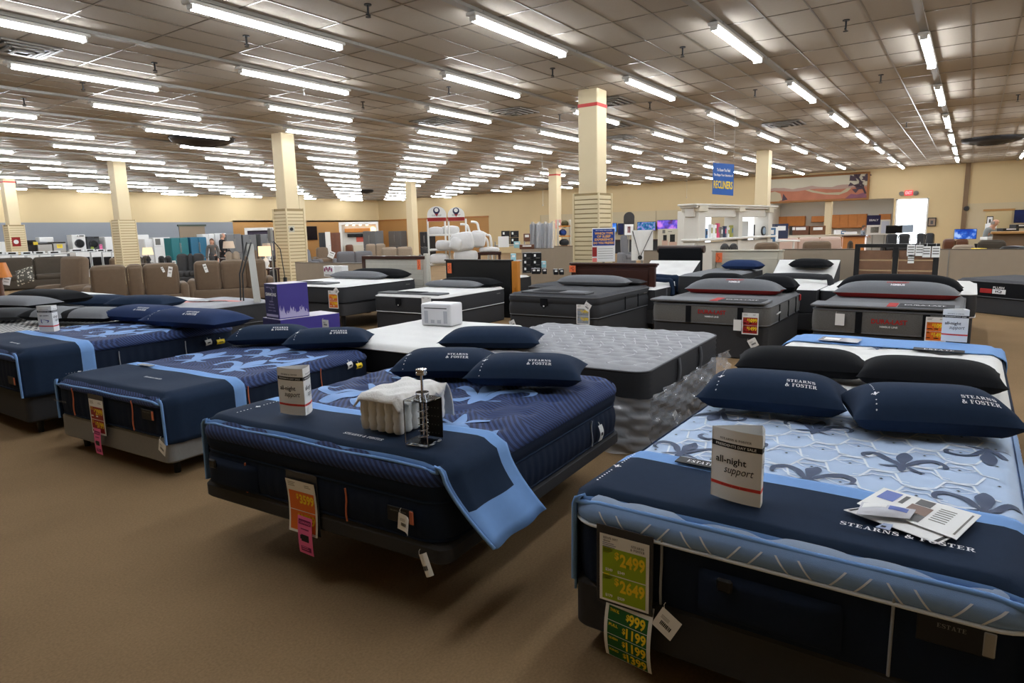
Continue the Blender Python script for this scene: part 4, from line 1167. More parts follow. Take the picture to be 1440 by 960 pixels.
# ---- pocket coil sample and clear display tower on the pillow-top bed
M_coil = mat('white_coil_fabric', (226, 224, 220), .85, bump=.3, bscale=90)
p = wz(562, 610, BC.zt+.02); t = thing('coil_sample', 'white block of fabric pocket coils under a draped white cloth', 'sample block', (p.x, p.y, BC.zt+.022), BC.yaw)
b = MB(); nx_, ny_ = 7, 5; pit = .052; Hc = .175
for i in range(nx_):
    for j in range(ny_):
        if 0 < i < nx_-1 and 0 < j < ny_-1: continue
        x, y = i*pit, .0+j*pit; rr = pit*.53
        prof = [(rr*.75, 0)]
        for k in range(9): prof.append((rr*(1+.10*math.sin(k*2.3+i+j)), .012+(Hc-.02)*k/8))
        b.lathe(prof+[(rr*.4, Hc)], (x, y, 0), 10)
b.build('pocket_coils', M_coil, t)
b = MB(); Lx, Ly = (nx_-1)*pit, (ny_-1)*pit
def drape(u, v):
    s = -.045+(Lx+.045+Hc+.03)*u; y = -.045+(Ly+.09)*v; ey = max(0, -y-.012, y-Ly-.012); z = Hc+.012+.006*math.sin(u*17)*math.sin(v*13)
    if s < Lx+.01: x = s; z -= .9*max(0, -s-.01)
    else:
        k = s-Lx-.01; x = Lx+.01+.05*(1-math.exp(-k*18))+.012*math.sin(v*14); z = max(.004, Hc+.012-k*.98)
    if ey > 0 and s < Lx: z -= 1.1*ey+.010*math.sin(u*60)+.006
    return (x, y*(1+.12*max(0, s-Lx)/Hc), z)
b.grid(drape, 40, 24); o = b.build('draped_cloth', M_coil, t)
md = o.modifiers.new('thickness', 'SOLIDIFY'); md.thickness = .006
M_acr = mat('clear_acrylic', (240, 244, 246), .05, spec=.5, trans=1.0); M_acr.node_tree.nodes['Principled BSDF'].inputs['IOR'].default_value = 1.15
M_chrome = mat('chrome', (220, 222, 225), .12, metal=1)
p = wz(597, 622, BC.zt+.02); t = thing('display_tower', 'clear acrylic spring display tower with black back and plunger', 'display', (p.x, p.y, BC.zt+.022), BC.yaw+R(4))
w_, h_ = .125, .19
b = MB(); b.box((0, 0, .006), (w_, w_, .012), bev=.002); b.build('base_plate', M_acr, t)
for nm, c, d in (('side_pane', (-w_/2+.002, 0, h_/2+.012), (.004, w_, h_)), ('side_pane', (0, w_/2-.002, h_/2+.012), (w_, .004, h_))):
    b = MB(); b.box(c, d); b.build(nm, M_acr, t)
b = MB(); b.box((w_/2-.003, -.0, h_/2+.012), (.006, w_, h_), bev=.001)
for k in range(24): b.box((w_/2-.0065, -w_/2+.02+.017*(k % 6), .03+.04*(k//6)), (.001, .003, .003), 1)
b.build('back_panel', [M_black, M_greymetal], t)
b = MB(); b.box((0, 0, h_+.014), (w_, w_, .005), bev=.001); b.build('top_plate', M_acr, t)
for sx in (-1, 1):
    for sy in (-1, 1):
        b = MB(); b.cyl((sx*(w_/2-.003), sy*(w_/2-.003), 0), (sx*(w_/2-.003), sy*(w_/2-.003), h_+.012), .0022, n=6); b.build('edge_rod', M_chrome, t)
b = MB(); b.cyl((0, 0, .02), (0, 0, h_+.13), .006, n=12); b.build('plunger_rod', M_chrome, t)
b = MB(); b.cyl((0, 0, h_+.012), (0, 0, h_+.045), .03, n=20); b.cyl((0, 0, h_+.005), (0, 0, h_+.013), .042, n=20); b.build('collar', M_acr, t)
b = MB(); b.cyl((0, 0, h_+.125), (0, 0, h_+.133), .026, n=20); b.cyl((0, 0, h_+.142), (0, 0, h_+.15), .026, n=20); b.cyl((0, 0, h_+.133), (0, 0, h_+.142), .022, n=20); b.build('plunger_cap', M_chrome, t)
b = MB(); b.tube([(.024*math.cos(a), .024*math.sin(a), .014+.15*a/(2*PI*5)) for a in [k*.3 for k in range(int(2*PI*5/.3))]], .0022, 6); b.build('spring', M_chrome, t)
# ---- clear wrap round the king foundation
M_wrap = mat('clear_plastic_wrap', (232, 234, 238), .12, spec=1.0, alpha=.34, bump=.7, bscale=9)
r_ = random.Random(4)
b = MB()
def wrapfn(u, v):
    # round the near corner: foot side then right side
    s = u*3.0; zz = .44-.43*v
    n1 = math.sin(u*37+v*9)*math.sin(v*23+u*11); n2 = math.sin(u*83-v*31)
    o = .03+.10*v*abs(math.sin(u*9+1))+.025*n1+.012*n2
    if s < .7: x, y = -o, -.26-.005-(s)+0; 
    else: x, y = (s-.7), -BG.W/2-o
    if s < .7: y = -BG.W/2+(.7-s)
    return (x, y, max(.012, zz+.02*n1*v)-0)
b.grid(wrapfn, 90, 16); o = b.build('plastic_wrap', M_wrap, None, (BG.X, BG.Y, 0), BG.yaw)
tag(o, 'crinkled clear plastic wrap hanging round the foundation of the king mattress', 'plastic wrap')
side_tag('white tag on the plastic wrap below the king mattress', BG, 946, 585, .08, .08, R(20))
# ================================================================ third row: dark beds with their feet to the camera
def bed3(key, X, Y, yaw, L, W, zm, zt, zb, lab, top, bord, prof, basem, rib=0, amp=0, pip=None, extra=None, quilt=None, drop=.04, nx=40, ny=30, legs=0):
    bd = Bed(X, Y, yaw, L, W, zm, zt, .1, .06, drop, quilt)
    t = mattress(bd, 'mattress', lab[0], 'mattress', [bord], top, prof, rib, amp, pip, extra, None, nx, ny)
    base(bd, lab[1], zb, zm, basem, legs, .01); return bd, t
K1, tk1 = bed3('K1', 7.66, 9.91, 3.4, 2.03, 1.90, .49, .81, .27, ('white topped dark king mattress behind the purple boxes', 'dark base of the king mattress behind the purple boxes'), F_wq, F_char, prof_plain, F_base, pip=F_black, legs=2)
K2, tk2 = bed3('K2', 8.25, 7.95, 3.0, 2.03, 1.50, .32, .64, 0, ('white topped dark mattress in front of the plain black headboard', 'dark base of the bed with the plain black headboard'), F_wq, F_char, prof_plain, F_base, pip=F_whitefab)
K3, tk3 = bed3('K3', 8.30, 5.07, 1.3, 2.03, 1.52, .41, .75, 0, ('charcoal pillow-top mattress in front of the dark brown headboard', 'charcoal base of the bed with the dark brown headboard'), F_dkq, F_char, prof_two(.66), F_base, pip=F_grey, quilt=lattice(.2, .3, .008, .07, .07))
K4, tk4 = bed3('K4', 8.43, 2.76, .9, 2.0, 1.52, .43, .71, 0, ('heather grey mattress with black bands and red lettering, left of two', 'charcoal base under the left one of two red-lettered grey mattresses'), F_grey, F_greywool, prof_plain, F_base, pip=F_grey)
K5, tk5 = bed3('K5', 8.58, .77, .2, 2.03, 1.52, .40, .71, 0, ('heather grey mattress with black bands and red lettering, right of two', 'charcoal base under the right one of two red-lettered grey mattresses'), F_grey, F_greywool, prof_plain, F_base, pip=F_grey)
for bd, t in ((K4, tk4), (K5, tk5)):
    for y in (.25, -.42):
        b = MB(); b.box((-.014, y, (bd.T-bd.drop)/2), (.012, .07, bd.T-bd.drop-.02), bev=.003); b.build('black_band', F_black, t)
    b = MB(); b.text('DURA-LAST', lambda a, c: (-.017, -.06-a, .16+c), .36, .055, 0, .03); b.text('NIMBUS LINE', lambda a, c: (-.017, -.06-a, .10+c), .18, .022, 1, .02); b.build('lettering', [F_red, M_wtext], t)
    for x in (.55, 1.1, 1.6):
        b = MB(); b.box((x, -bd.W/2-.014, (bd.T-bd.drop)/2), (.03, .012, bd.T-bd.drop-.02), bev=.003); b.build('side_band', F_black, t)
b = MB(); b.box((1.85, -K4.W/2-.02, .2), (.07, .02, .09), bev=.008); b.build('side_label', F_red, tk4)
b = MB(); b.tube([(.35, -K4.W/2-.02, .12), (.42, -K4.W/2-.05, .15), (.5, -K4.W/2-.02, .13)], .009, 6); b.build('side_handle', F_whitefab, tk4)
for bd, t, y in ((K1, tk1, .1), (K2, tk2, .16), (K3, tk3, .1)):
    b = MB(); q = [(-.0, y+.06), (0, y-.06), (-.12, y-.06), (-.16, y), (-.12, y+.06)]
    b.box((-.02, y, bd.T-bd.drop-.08), (.012, .13, .11), bev=.004); b.add([(-.022, y+.065, bd.T-bd.drop-.13), (-.022, y-.065, bd.T-bd.drop-.13), (-.022, y, bd.T-bd.drop-.18)], [(0, 1, 2)]); b.box((-.028, y, bd.T-bd.drop-.14), (.004, .02, .02), 1); b.build('fabric_badge', [F_black, M_wtext], t)
    b = MB(); b.text('beauty', lambda a, c: (bd.L-.28+a, -bd.W/2-.022, bd.T-bd.drop-.07+c), .12, .03, 0, .02); b.build('side_lettering', M_goldink, t)
for x in (.95, 1.45):
    b = MB(); b.box((x, -K3.W/2-.02, .14), (.025, .012, .2), bev=.004); b.build('side_band', F_black, tk3)
# foot protectors / runners of the third row
def foot_pad(bd, label, y0, y1, x0, x1, mats, parts):
    cy_ = (y0+y1)/2; t = thing('foot_protector', label, 'bed runner', bd.world((x0+x1)/2, cy_, bd.T), bd.yaw, 'foot protectors on the third row of beds')
    b = MB(); b.soft((0, 0, .012), (x1-x0, y1-y0, .03), .014, 0, 2)
    for (px0, px1, py0, py1, m) in parts: b.soft(((px0+px1)/2, (py0+py1)/2, .024), (px1-px0, py1-py0, .018), .008, m, 2)
    b.build('pad', mats, t); return t
foot_pad(K1, 'grey and black foot protector on the white king bed behind the purple boxes', -.5, .6, .08, .42, [F_grey, F_black, F_greypil], [(-.14, .14, -.15, .35, 1)])
foot_pad(K2, 'grey and black foot protector on the bed with the plain black headboard', -.68, .70, .05, .35, [F_grey, F_black, F_greypil], [(-.13, .13, -.25, .25, 1)])
foot_pad(K3, 'grey and black foot protector on the bed with the brown headboard', -.55, .55, .05, .36, [F_grey, F_black, F_greypil], [(-.14, .14, -.1, .35, 1), (-.12, .12, -.5, -.15, 2)])
for bd, nm in ((K4, 'left'), (K5, 'right')):
    t = foot_pad(bd, 'grey foot cover with red stripe and black lettered end, %s red-lettered bed' % nm, -.72, .78, -.03, .38, [F_greypil, F_red, F_char], [(-.19, .19, -.15, -.05, 1), (-.19, .19, -.70, -.16, 2)])
    b = MB(); b.text('DURA-LAST', lambda a, c: (.0+c, -.42-a, .035), .4, .06, 0, .03); b.build('lettering', M_wtext, t)
# pillows of the third row
def bed_pillow(bed, label, x, y0, y1, d, h, mats, gusset=None, pinch=.02, flat=.5, txt=None):
    w = y1-y0; p = bed.world(x, (y0+y1)/2, bed.T+.012); t = thing('pillow', label, 'pillow', p, bed.yaw)
    M = Matrix.Translation((0, 0, h/2*flat)); P = pillow_pt(w, d, h, flat, pinch); mb = MB(M)
    mb.grid(lambda u, v: P(u*2-1, v*2-1, 1), 26, 18, (lambda u, v: 1 if gusset and gusset(u*2-1, v*2-1) else 0))
    mb.grid(lambda u, v: P(1-u*2, v*2-1, -1), 26, 18, 1 if gusset and len(mats) > 1 else 0); mb.build('pillowcase', mats, t)
    if txt:
        b = MB(M); fn = on_pillow(P, w, d, .05, -.45); b.text('DURALAST', fn, .26, .04, 0, .03); b.text('NIMBUS', lambda a, c: fn(a, c-.05), .16, .028, 1, .03); b.build('lettering', [F_red, M_wtext], t)
    return t
bed_pillow(K1, 'black pillow at the white slatted headboard of the king bed', 1.78, -.92, .55, .36, .24, [F_black])
bed_pillow(K1, 'long grey pillow in front of the black one on the white king bed', 1.46, -.62, .75, .28, .19, [F_greypil])
bed_pillow(K2, 'black pillow at the plain black headboard', 1.82, -.72, .62, .36, .22, [F_black])
bed_pillow(K2, 'long grey pillow in front of the plain black headboard', 1.52, -.52, .74, .26, .17, [F_greypil])
bed_pillow(K3, 'long grey pillow in front of the dark brown headboard', 1.55, -.58, .70, .30, .22, [F_greypil])
bed_pillow(K3, 'flat dark pillow behind the grey one at the brown headboard', 1.86, -.72, .62, .30, .14, [F_char])
gr = lambda u, v: v < -.945
F_dred = mat('dark_red_fabric', (140, 30, 28), .85, bump=.1, bscale=500)
bed_pillow(K4, 'long grey pillow with red lower edge on the left red-lettered bed', 1.30, -.66, .70, .40, .30, [F_greypil, F_dred], gr, .05, .38, 1)
bed_pillow(K5, 'long grey pillow with red lower edge on the right red-lettered bed', 1.30, -.72, .72, .40, .30, [F_greypil, F_dred], gr, .05, .38, 1)
bed_pillow(K4, 'black pillow, left one behind the grey and red pillow of the left bed', 1.74, -.05, .70, .38, .34, [F_black])
bed_pillow(K4, 'black pillow, right one behind the grey and red pillow of the left bed', 1.76, -.76, -.06, .38, .30, [F_black], None, .05)
bed_pillow(K5, 'very long black pillow behind the grey and red pillow of the right bed', 1.75, -.74, .74, .40, .36, [F_black])
# price cards of the third row
orange_card('orange price card on the white king bed behind the purple boxes', 469, 421, 7.62, '1699', '1799', M_orangep, M_yel, rz=R(3), sleeve=False, sc=1.15)
orange_card('white price card half hidden by the white parcels', 600, 429, 8.2, '', '', M_paper, M_goldink, sleeve=False, sc=1.05)
orange_card('grey and yellow price card on the bed with the brown headboard', 820, 442, 8.25, '1499', '1699', mat('grey_print', (150, 158, 168), .5), M_yel, sleeve=False, sc=1.05)
orange_card('dark red price card reading 1099 and 1499 on the left red-lettered bed', 1055, 455, 8.37, '1099', '1499', M_redp, M_yel, sleeve=False)
orange_card('orange price card partly behind the far tent card', 1316, 463, 8.5, '1099', '1499', M_orangep, M_yel, sleeve=False)
for lab, x, y, X, a in (('white tag on the base of the left red-lettered bed', 1059, 482, 8.38, 30), ('blank white card beside the dark red price card', 1037, 457, 8.39, 0), ('white tag tilted over the grey and yellow price card', 826, 431, 8.22, -30), ('white tag on the left corner of the brown-headboard bed base', 721, 455, 8.25, 25), ('white square tag on the right red-lettered bed near its left band', 1181, 449, 8.55, 0), ('white tag above the orange card of the white king bed', 473, 409, 7.6, 40)):
    hang_tag('white_tag', lab, x, y, X, .11 if a else .10, .11 if a else .14, R(a), code=bool(a))
# ---- headboards
M_hbw = mat('whitewashed_wood', (196, 192, 180), .5, noise=.06, nscale=14); M_espresso = mat('espresso_wood', (58, 30, 22), .35, noise=.2, nscale=12, coat=.2); M_hblack = mat('black_wood', (22, 22, 23), .4); M_cream2 = mat('cream_painted_wood', (206, 199, 180), .45); M_honey = mat('honey_wood', (196, 126, 44), .4, noise=.15, nscale=8); M_otag = mat('orange_sale_tag', (246, 122, 72), .55)
def head_box(name, label, x0, y0, x1, y1, X, depth, rz=0, zbot=0):
    a = wx(x0, y0, X); b_ = wx(x1, y1, X); c = (a+b_)/2; w = abs(a.y-b_.y); h = max(a.z, b_.z)
    return thing(name, label, 'headboard', (c.x, c.y, zbot), rz, 'headboards standing behind the display beds'), w, h-zbot
def sale_tag(label, px, py, X, w, h):
    p = wx(px, py, X); t = thing('sale_tag', label, 'sale tag', p, 0, 'orange sale tags on the headboards')
    b = MB(); b.box((0, 0, 0), (.003, w, h), 0, bev=.001); b.build('paper', M_otag, t)
    r = random.Random(int(px)); b = MB()
    pts = spline([(-.0025, (.3-.6*r.random())*w, (.35-.1*k)*h) for k in range(8)], 3); b.tube(pts, .004, 5); b.build('handwriting', M_redp, t)
K1h = 9.75
t, w, h = head_box('headboard', 'white slatted headboard with dark top and posts, behind the king bed', 515, 363, 596, 360, 9.95, .1, R(3))
b = MB(); b.box((0, 0, h/2), (.06, w, h-.08)); 
for k in range(6): b.box((-.034, 0, .45+k*(h-.55)/6), (.012, w-.1, (h-.55)/6-.012), bev=.004)
b.build('panel', M_hbw, t)
b = MB(); b.box((-.0, 0, h-.03), (.12, w+.06, .07), bev=.01); b.box((0, w/2, h/2), (.09, .09, h)); b.build('dark_frame', M_espresso, t)
b = MB(); b.box((0, -w/2-.03, (h+.05)/2), (.1, .09, h+.05), bev=.01); b.build('post', M_hbw, t)
t, w, h = head_box('headboard', 'plain black headboard with a honey-wood side post', 628, 367, 719, 367, 10.55, .1)
b = MB(); b.box((0, 0, h/2), (.07, w, h), bev=.006); b.build('panel', M_hblack, t)
b = MB(); b.box((0, 0, h+.012), (.11, w+.04, .03), bev=.006); b.build('top_rail', M_hblack, t)
b = MB(); b.box((.02, -w/2-.09, h/2+.0), (.10, .14, h+.0), bev=.008); b.box((-.035, -w/2-.09, h*.4), (.012, .02, h*.3), bev=.004); b.build('side_post', M_honey, t)
t, w, h = head_box('headboard', 'dark brown wooden headboard with moulded top behind the charcoal bed', 805, 369, 922, 372, 10.5, .1)
b = MB(); b.box((0, 0, h/2), (.06, w-.02, h), bev=.004); b.box((-.036, 0, h*.72), (.012, w-.24, h*.34), bev=.006); b.build('panel', M_espresso, t)
b = MB(); b.box((0, 0, h-.02), (.12, w+.08, .04), bev=.012); b.box((0, 0, h-.055), (.09, w+.04, .03), bev=.01); b.build('moulded_top', M_espresso, t)
for s_ in (-1, 1):
    b = MB(); b.box((-.01, s_*(w/2-.05), h/2-.03), (.08, .1, h-.06), bev=.006); b.build('post', M_espresso, t)
t, w, h = head_box('headboard', 'cream panelled headboard with an orange tag, behind the left red-lettered bed', 1003, 352, 1101, 351, 13.3, .1)
b = MB(); b.box((0, 0, h/2), (.05, w-.04, h), 0)
for s_ in (-1, 1): 
    b.box((-.03, s_*w*.25, h*.72), (.014, w*.38, h*.3), bev=.012)
b.build('panel', M_cream2, t)
b = MB(); b.box((0, 0, h-.015), (.1, w+.05, .035), bev=.01); b.build('top_rail', M_cream2, t)
for s_ in (-1, 1):
    b = MB(); b.box((0, s_*(w/2-.03), h/2), (.08, .08, h-.03), bev=.008); b.build('post', M_cream2, t)
t, w, h = head_box('headboard', 'black framed headboard with brown plank panels and hanging white tags', 1203, 343, 1322, 346, 12.95, .1)
M_plank = mat('brown_planks', (116, 84, 62), .5, noise=.25, nscale=9)
for s_ in (-1, 0, 1):
    b = MB(); b.box((0, s_*(w/2-.04), h/2), (.09, .08, h), bev=.006); b.build('frame_post', M_hblack, t)
for z in (h-.03, .46):
    b = MB(); b.box((0, 0, z), (.1, w, .06), bev=.006); b.build('frame_rail', M_hblack, t)
for s_ in (-1, 1):
    for k in range(4):
        b = MB(); zz = .56+k*(h-.62)/4; b.box((0, s_*(w/4-.0), zz+.05), (.05, w/2-.1, (h-.62)/4-.025), bev=.006); b.build('plank', M_plank, t)
for k, (x, y, hh) in enumerate(((1281, 352, .2), (1293, 352, .19), (1303, 354, .19), (1316, 354, .19), (1281, 364, .15))):
    p = wx(x, y, 12.85); o = thing('price_tag', 'white price tag on the plank headboard, %s' % ('%s from the left' % ORD[k] if k < 4 else 'hanging lowest under the leftmost'), 'price tag', p, 0, 'white price tags tied to the plank headboard')
    b = MB(); b.box((0, 0, 0), (.004, .112 if k < 4 else .09, hh*.95), 0, bev=.002)
    for q in range(3): b.box((-.003, 0, hh*(.28-.22*q)), (.001, .09, .018), 1)
    b.build('paper', [M_paper, M_goldink], o)
    b = MB(); b.tube([(0, 0, hh*.47), (.01, 0, hh*.47+.05)], .003, 5); b.build('string', M_paper, o)
sale_tag('orange sale tag on the white slatted headboard', 589, 372, 9.86, .09, .2); sale_tag('orange sale tag at the left end of the plain black headboard', 632, 377, 10.49, .11, .21)
sale_tag('orange sale tag on the left end of the dark brown headboard', 805, 378, 10.42, .13, .12); sale_tag('orange sale tag on the cream panelled headboard', 1011, 362, 13.2, .13, .19)
# ---- fourth row: adjustable beds
def adj_bed(X, Y, L, W, zm, zt, head, rise, lab, blab, bord, top, dark=F_black, stripes=None):
    t = thing('adjustable_mattress', lab, 'mattress', (X, Y, zm), 0)
    T = zt-zm
    def hz(x): return max(0, x-(L-head))*rise/head
    b = MB()
    def side(sg):
        b.grid(lambda u, v: (L*u, sg*W/2, hz(L*u)+T*v*.92), 16, 3, 0)
    side(-1); side(1)
    b.grid(lambda u, v: (0, W/2-W*u, T*.92*v), 4, 2, 0); b.grid(lambda u, v: (L, -W/2+W*u, hz(L)+T*.92*v), 4, 2, 0); b.grid(lambda u, v: (L*u, -W/2+W*v, hz(L*u)), 16, 2, 0)
    b.build('border', bord, t)
    b = MB()
    def topf(u, v):
        x = L*u; y = -W/2+W*v; e = min(1, min(u, 1-u, v*W/L, (1-v)*W/L)*14); return (x, y, hz(x)+T*(.90+.10*e**.5)+.012*math.sin(x*24)*math.sin(y*11)*e)
    b.grid(topf, 40, 20); b.build('quilted_top', top, t)
    for x in (.5, 1.0):
        b = MB(); b.box((x, -W/2-.006, T*.46), (.02, .012, T*.85)); b.build('side_band', F_greypil, t)
    bt = thing('box_spring', blab, 'bed base', (X, Y, 0), 0)
    b = MB(); b.box((L/2-head/2, 0, zm/2+.05), (L-head, W-.04, zm-.1), bev=.02); b.build('foundation', F_base, bt)
    b = MB(); b.grid(lambda u, v: (L-head+head*u, -W/2+.02+(W-.04)*v, zm-.02+rise*u), 6, 2); b.grid(lambda u, v: (L-head+head*u, W/2-.02-(W-.04)*v, zm-.07+rise*u), 6, 2); b.box((L-head*.4, 0, (zm+rise*.6)/2-.05), (.08, W-.3, zm+rise*.6-.1)); b.build('head_lift', F_base, bt)
    for x in (.15, L-head-.15):
        for s_ in (-1, 1):
            b = MB(); b.cyl((x, s_*(W/2-.1), 0), (x, s_*(W/2-.1), .12), .025); b.build('leg', M_black, bt)
    return t
adj_bed(10.58, 2.34, 2.05, 1.0, .38, .74, .75, .36, 'white topped adjustable mattress with raised head, right of the cream headboard', 'base of the adjustable bed right of the cream headboard', F_char, F_wq)
adj_bed(10.2, 4.72, 2.2, 1.0, .36, .70, .8, .38, 'white topped adjustable mattress with raised head, left of the cream headboard', 'base of the adjustable bed left of the cream headboard', F_char, F_wq)
def arch_roll(label, X, Y, W, z, m, r=.07, dx=0):
    b = MB(); pts = [(X, Y+W/2, z-.1)]+[(X+.0, Y+W/2-W*k/10, z+.03+.02*math.sin(PI*k/10)) for k in range(11)]+[(X, Y-W/2-.03, z-.1), (X-.05, Y-W/2-.05, z-.22)]
    b.tube(spline(pts, 3), r, 8); o = b.build('folded_runner', m); tag(o, label, 'bed runner'); return o
arch_roll('charcoal rolled runner across the adjustable bed right of the cream headboard', 11.6, 2.34, 1.0, .80, F_char, .05)
arch_roll('navy rolled runner across the adjustable bed left of the cream headboard', 11.2, 4.72, 1.0, .76, F_navycloth, .06)
arch_roll('second navy rolled runner nearer on the adjustable bed left of the cream headboard', 10.95, 4.72, .96, .74, F_navycloth, .04)
pillow_px('pillow', 'black pillow on the raised head right of the cream headboard', (1114, 371), (1168, 372), wx(1141, 371, 12.35).z, .36, .2, [F_black], pinch=.02)
pillow_px('pillow', 'navy pillow alone in front of the cream headboard', (1020, 373), (1071, 374), wx(1045, 373, 12.6).z, .36, .22, [F_navyb], pinch=.02)
KH = Bed(11.0, 3.68, 0, 2.05, .92, .4, .88, .08, .05, .03)
mattress(KH, 'mattress', 'grey mattress in front of the cream panelled headboard', 'mattress', [F_char], F_greypil, prof_plain, 0, 0, None, nx=16, ny=12); base(KH, 'dark base in front of the cream panelled headboard', 0, .4, F_base)
K6 = Bed(10.72, .86, 0, 2.05, 1.93, .38, .74, .12, .06, .04)
mattress(K6, 'mattress', 'white topped king mattress in front of the plank headboard', 'mattress', [F_char], F_wq, prof_plain, 0, 0, F_whitefab, nx=30, ny=24); base(K6, 'dark base of the king mattress in front of the plank headboard', 0, .38, F_base)
t, w, h = head_box('headboard', 'black padded scroll headboard behind the left adjustable bed', 925, 347, 990, 347, 12.7, .2)
b = MB(); b.box((0, 0, h/2), (.1, w-.06, h-.04), bev=.02); b.build('panel', F_black, t)
b = MB(); b.cyl((.04, w/2, h-.05), (.04, -w/2, h-.05), .075, n=14); b.build('scroll_top', mat('dark_brown_leather', (52, 34, 28), .4), t)
KX = Bed(15.7, -.27, -128.5, 2.1, 1.5, .30, .62, .1, .06, .04)
tx_ = mattress(KX, 'mattress', 'dark quilted mattress with red and white logo, at the right photo edge', 'mattress', [F_black], F_dkq, prof_plain, 0, 0, F_grey, nx=30, ny=24); base(KX, 'dark base under the mattress with red and white logo', 0, .30, F_base)
b = MB(); b.box((.62, -KX.W/2-.02, .12), (.22, .01, .08), 0, bev=.004); b.box((.86, -KX.W/2-.02, .12), (.24, .01, .08), 1, bev=.004); b.text('iQ', lambda a, c: (.86+a, -KX.W/2-.027, .12+c), .12, .05, 2, .03); b.text('PLUSH', lambda a, c: (.85+a, -KX.W/2-.022, .19+c), .2, .04, 1, .02); b.build('logo', [F_red, M_wtext, M_ink], tx_)
# ---- boxes
M_purple = mat('purple_carton', (62, 54, 138), .45, noise=.05, nscale=4); M_purpled = mat('dark_indigo_carton', (34, 34, 84), .45); M_lav = mat('lavender_print', (176, 170, 208), .5); M_cardtop = mat('pale_carton_top', (206, 198, 206), .55)
def purple_box(label, near, z0, z1, wl, wr, ang, front, grp):
    t = thing('carton', label, 'box', (near.x, near.y, z0), ang, grp)
    # local: near corner at origin, left face runs along +y, right face runs along +x
    h = z1-z0; b = MB(); b.box((wr/2, wl/2, h/2), (wr, wl, h), 0)
    b.build('carton_body', M_purple, t)
    b = MB(); b.box((wr/2, wl/2, h+.001), (wr-.004, wl-.004, .004), 0); b.build('carton_top', M_cardtop, t)
    b = MB(); b.box((-.002, wl/2, h/2), (.003, wl-.01, h-.006), 0)
    if front:
        fn = lambda a, c: (-.0045, wl/2-a, h/2+c)
        b.text('SIMPLE SLEEP', lambda a, c: fn(a, c+h*.40), wl*.7, h*.035, 1, .02); b.text('SIMMONS', lambda a, c: fn(a, c+h*.20), wl*.82, h*.10, 2, .03)
        for k, s in enumerate(('mattress', 'IN A BOX', 'ready to sleep', 'queen size')): b.text(s, lambda a, c: fn(a, c-h*(.0+.09*k)), wl*(.3+.1*k), h*.045, 1, .01)
        b.box((-.0045, wl/2, h*.09), (.001, wl*.9, h*.07), 1)
        pts = [(0, -.02), (.08, .06), (.12, .3), (.0, .38)]; b.tube([fn(a*wl, c*h) for a, c in spline(pts, 6)], .002, 4, 1)
    b.build('printed_face', [M_purpled, M_lav, M_paper], t)
    b = MB(); r = random.Random(9); n = 26
    ys = [h*(.34+.10*math.sin(k*.7)+.05*math.sin(k*1.9)) for k in range(n+1)]
    for k in range(n): b.quad((wr*(.02+.96*k/n), -.002, h*.03), (wr*(.02+.96*(k+1)/n), -.002, h*.03), (wr*(.02+.96*(k+1)/n), -.002, ys[k+1]*(.5 if k % 3 else .9)), (wr*(.02+.96*k/n), -.002, ys[k]*(.6 if k % 2 else .8)))
    if front: b.build('mountain_print', M_lav, t)
    return t
near = wd(393, 449, 8.3)
purple_box('upper purple carton with white lettering and mountain print', near, near.z, near.z+.44, .33, .42, R(-8), True, 'purple mattress cartons')
n2 = wd(398, 470, 8.25); purple_box('lower wide purple carton with a white label under the lettered one', Vector((near.x-.03, near.y-.06, 0)), 0, near.z-.002, .46, .85, R(-8), False, 'purple mattress cartons')
p = wd(458, 455, 8.3); hang_tag('white_label', 'white label on the lower purple carton', 458, 455, p.x-.02, .13, .1, 0)
# white parcels on the white mattress
p = wz(634, 459, BW.zt+.004); t = thing('parcel_stack', 'white plastic-wrapped stack of leaflets on the bare white mattress', 'parcel', (p.x, p.y, BW.zt+.004), R(8))
b = MB(); b.soft((.12, .19, .125), (.26, .40, .25), .02, 0, 2, .006)
for k in range(4): b.box((-.013, .06+.085*k, .10), (.002, .05, .14), 1)
b.box((-.013, .19, .2), (.002, .3, .012), 2); b.box((.12, -.012, .13), (.07, .002, .07), 2)
b.build('wrapped_leaflets', [mat('white_wrap', (222, 222, 226), .3, spec=.6), mat('pale_grey_print', (176, 178, 186), .5), M_dk], t)
# small gift boxes on the king bed
for k, (x, y) in enumerate(((462, 388), (475, 388))):
    p = wz(x, y, K1.zt+.02); t = thing('gift_box', ('white box with dark flower print on the white king bed', 'plain white box beside the flower printed one')[k], 'box', (p.x, p.y, K1.zt+.01), R(5))
    w_ = .27 if k == 0 else .24
    b = MB(); b.box((.1, 0, .11), (.2, w_, .22), 0, bev=.004)
    if k == 0:
        for q in range(5): b.box((-.002, .1-.05*q, .14+.03*(q % 2)), (.002, .035, .07), 1)
    b.box((-.002, 0, .07 if k else .03), (.002, w_*.7, .02), 2); b.build('box_body', [M_paper, M_magenta, M_goldink], t)
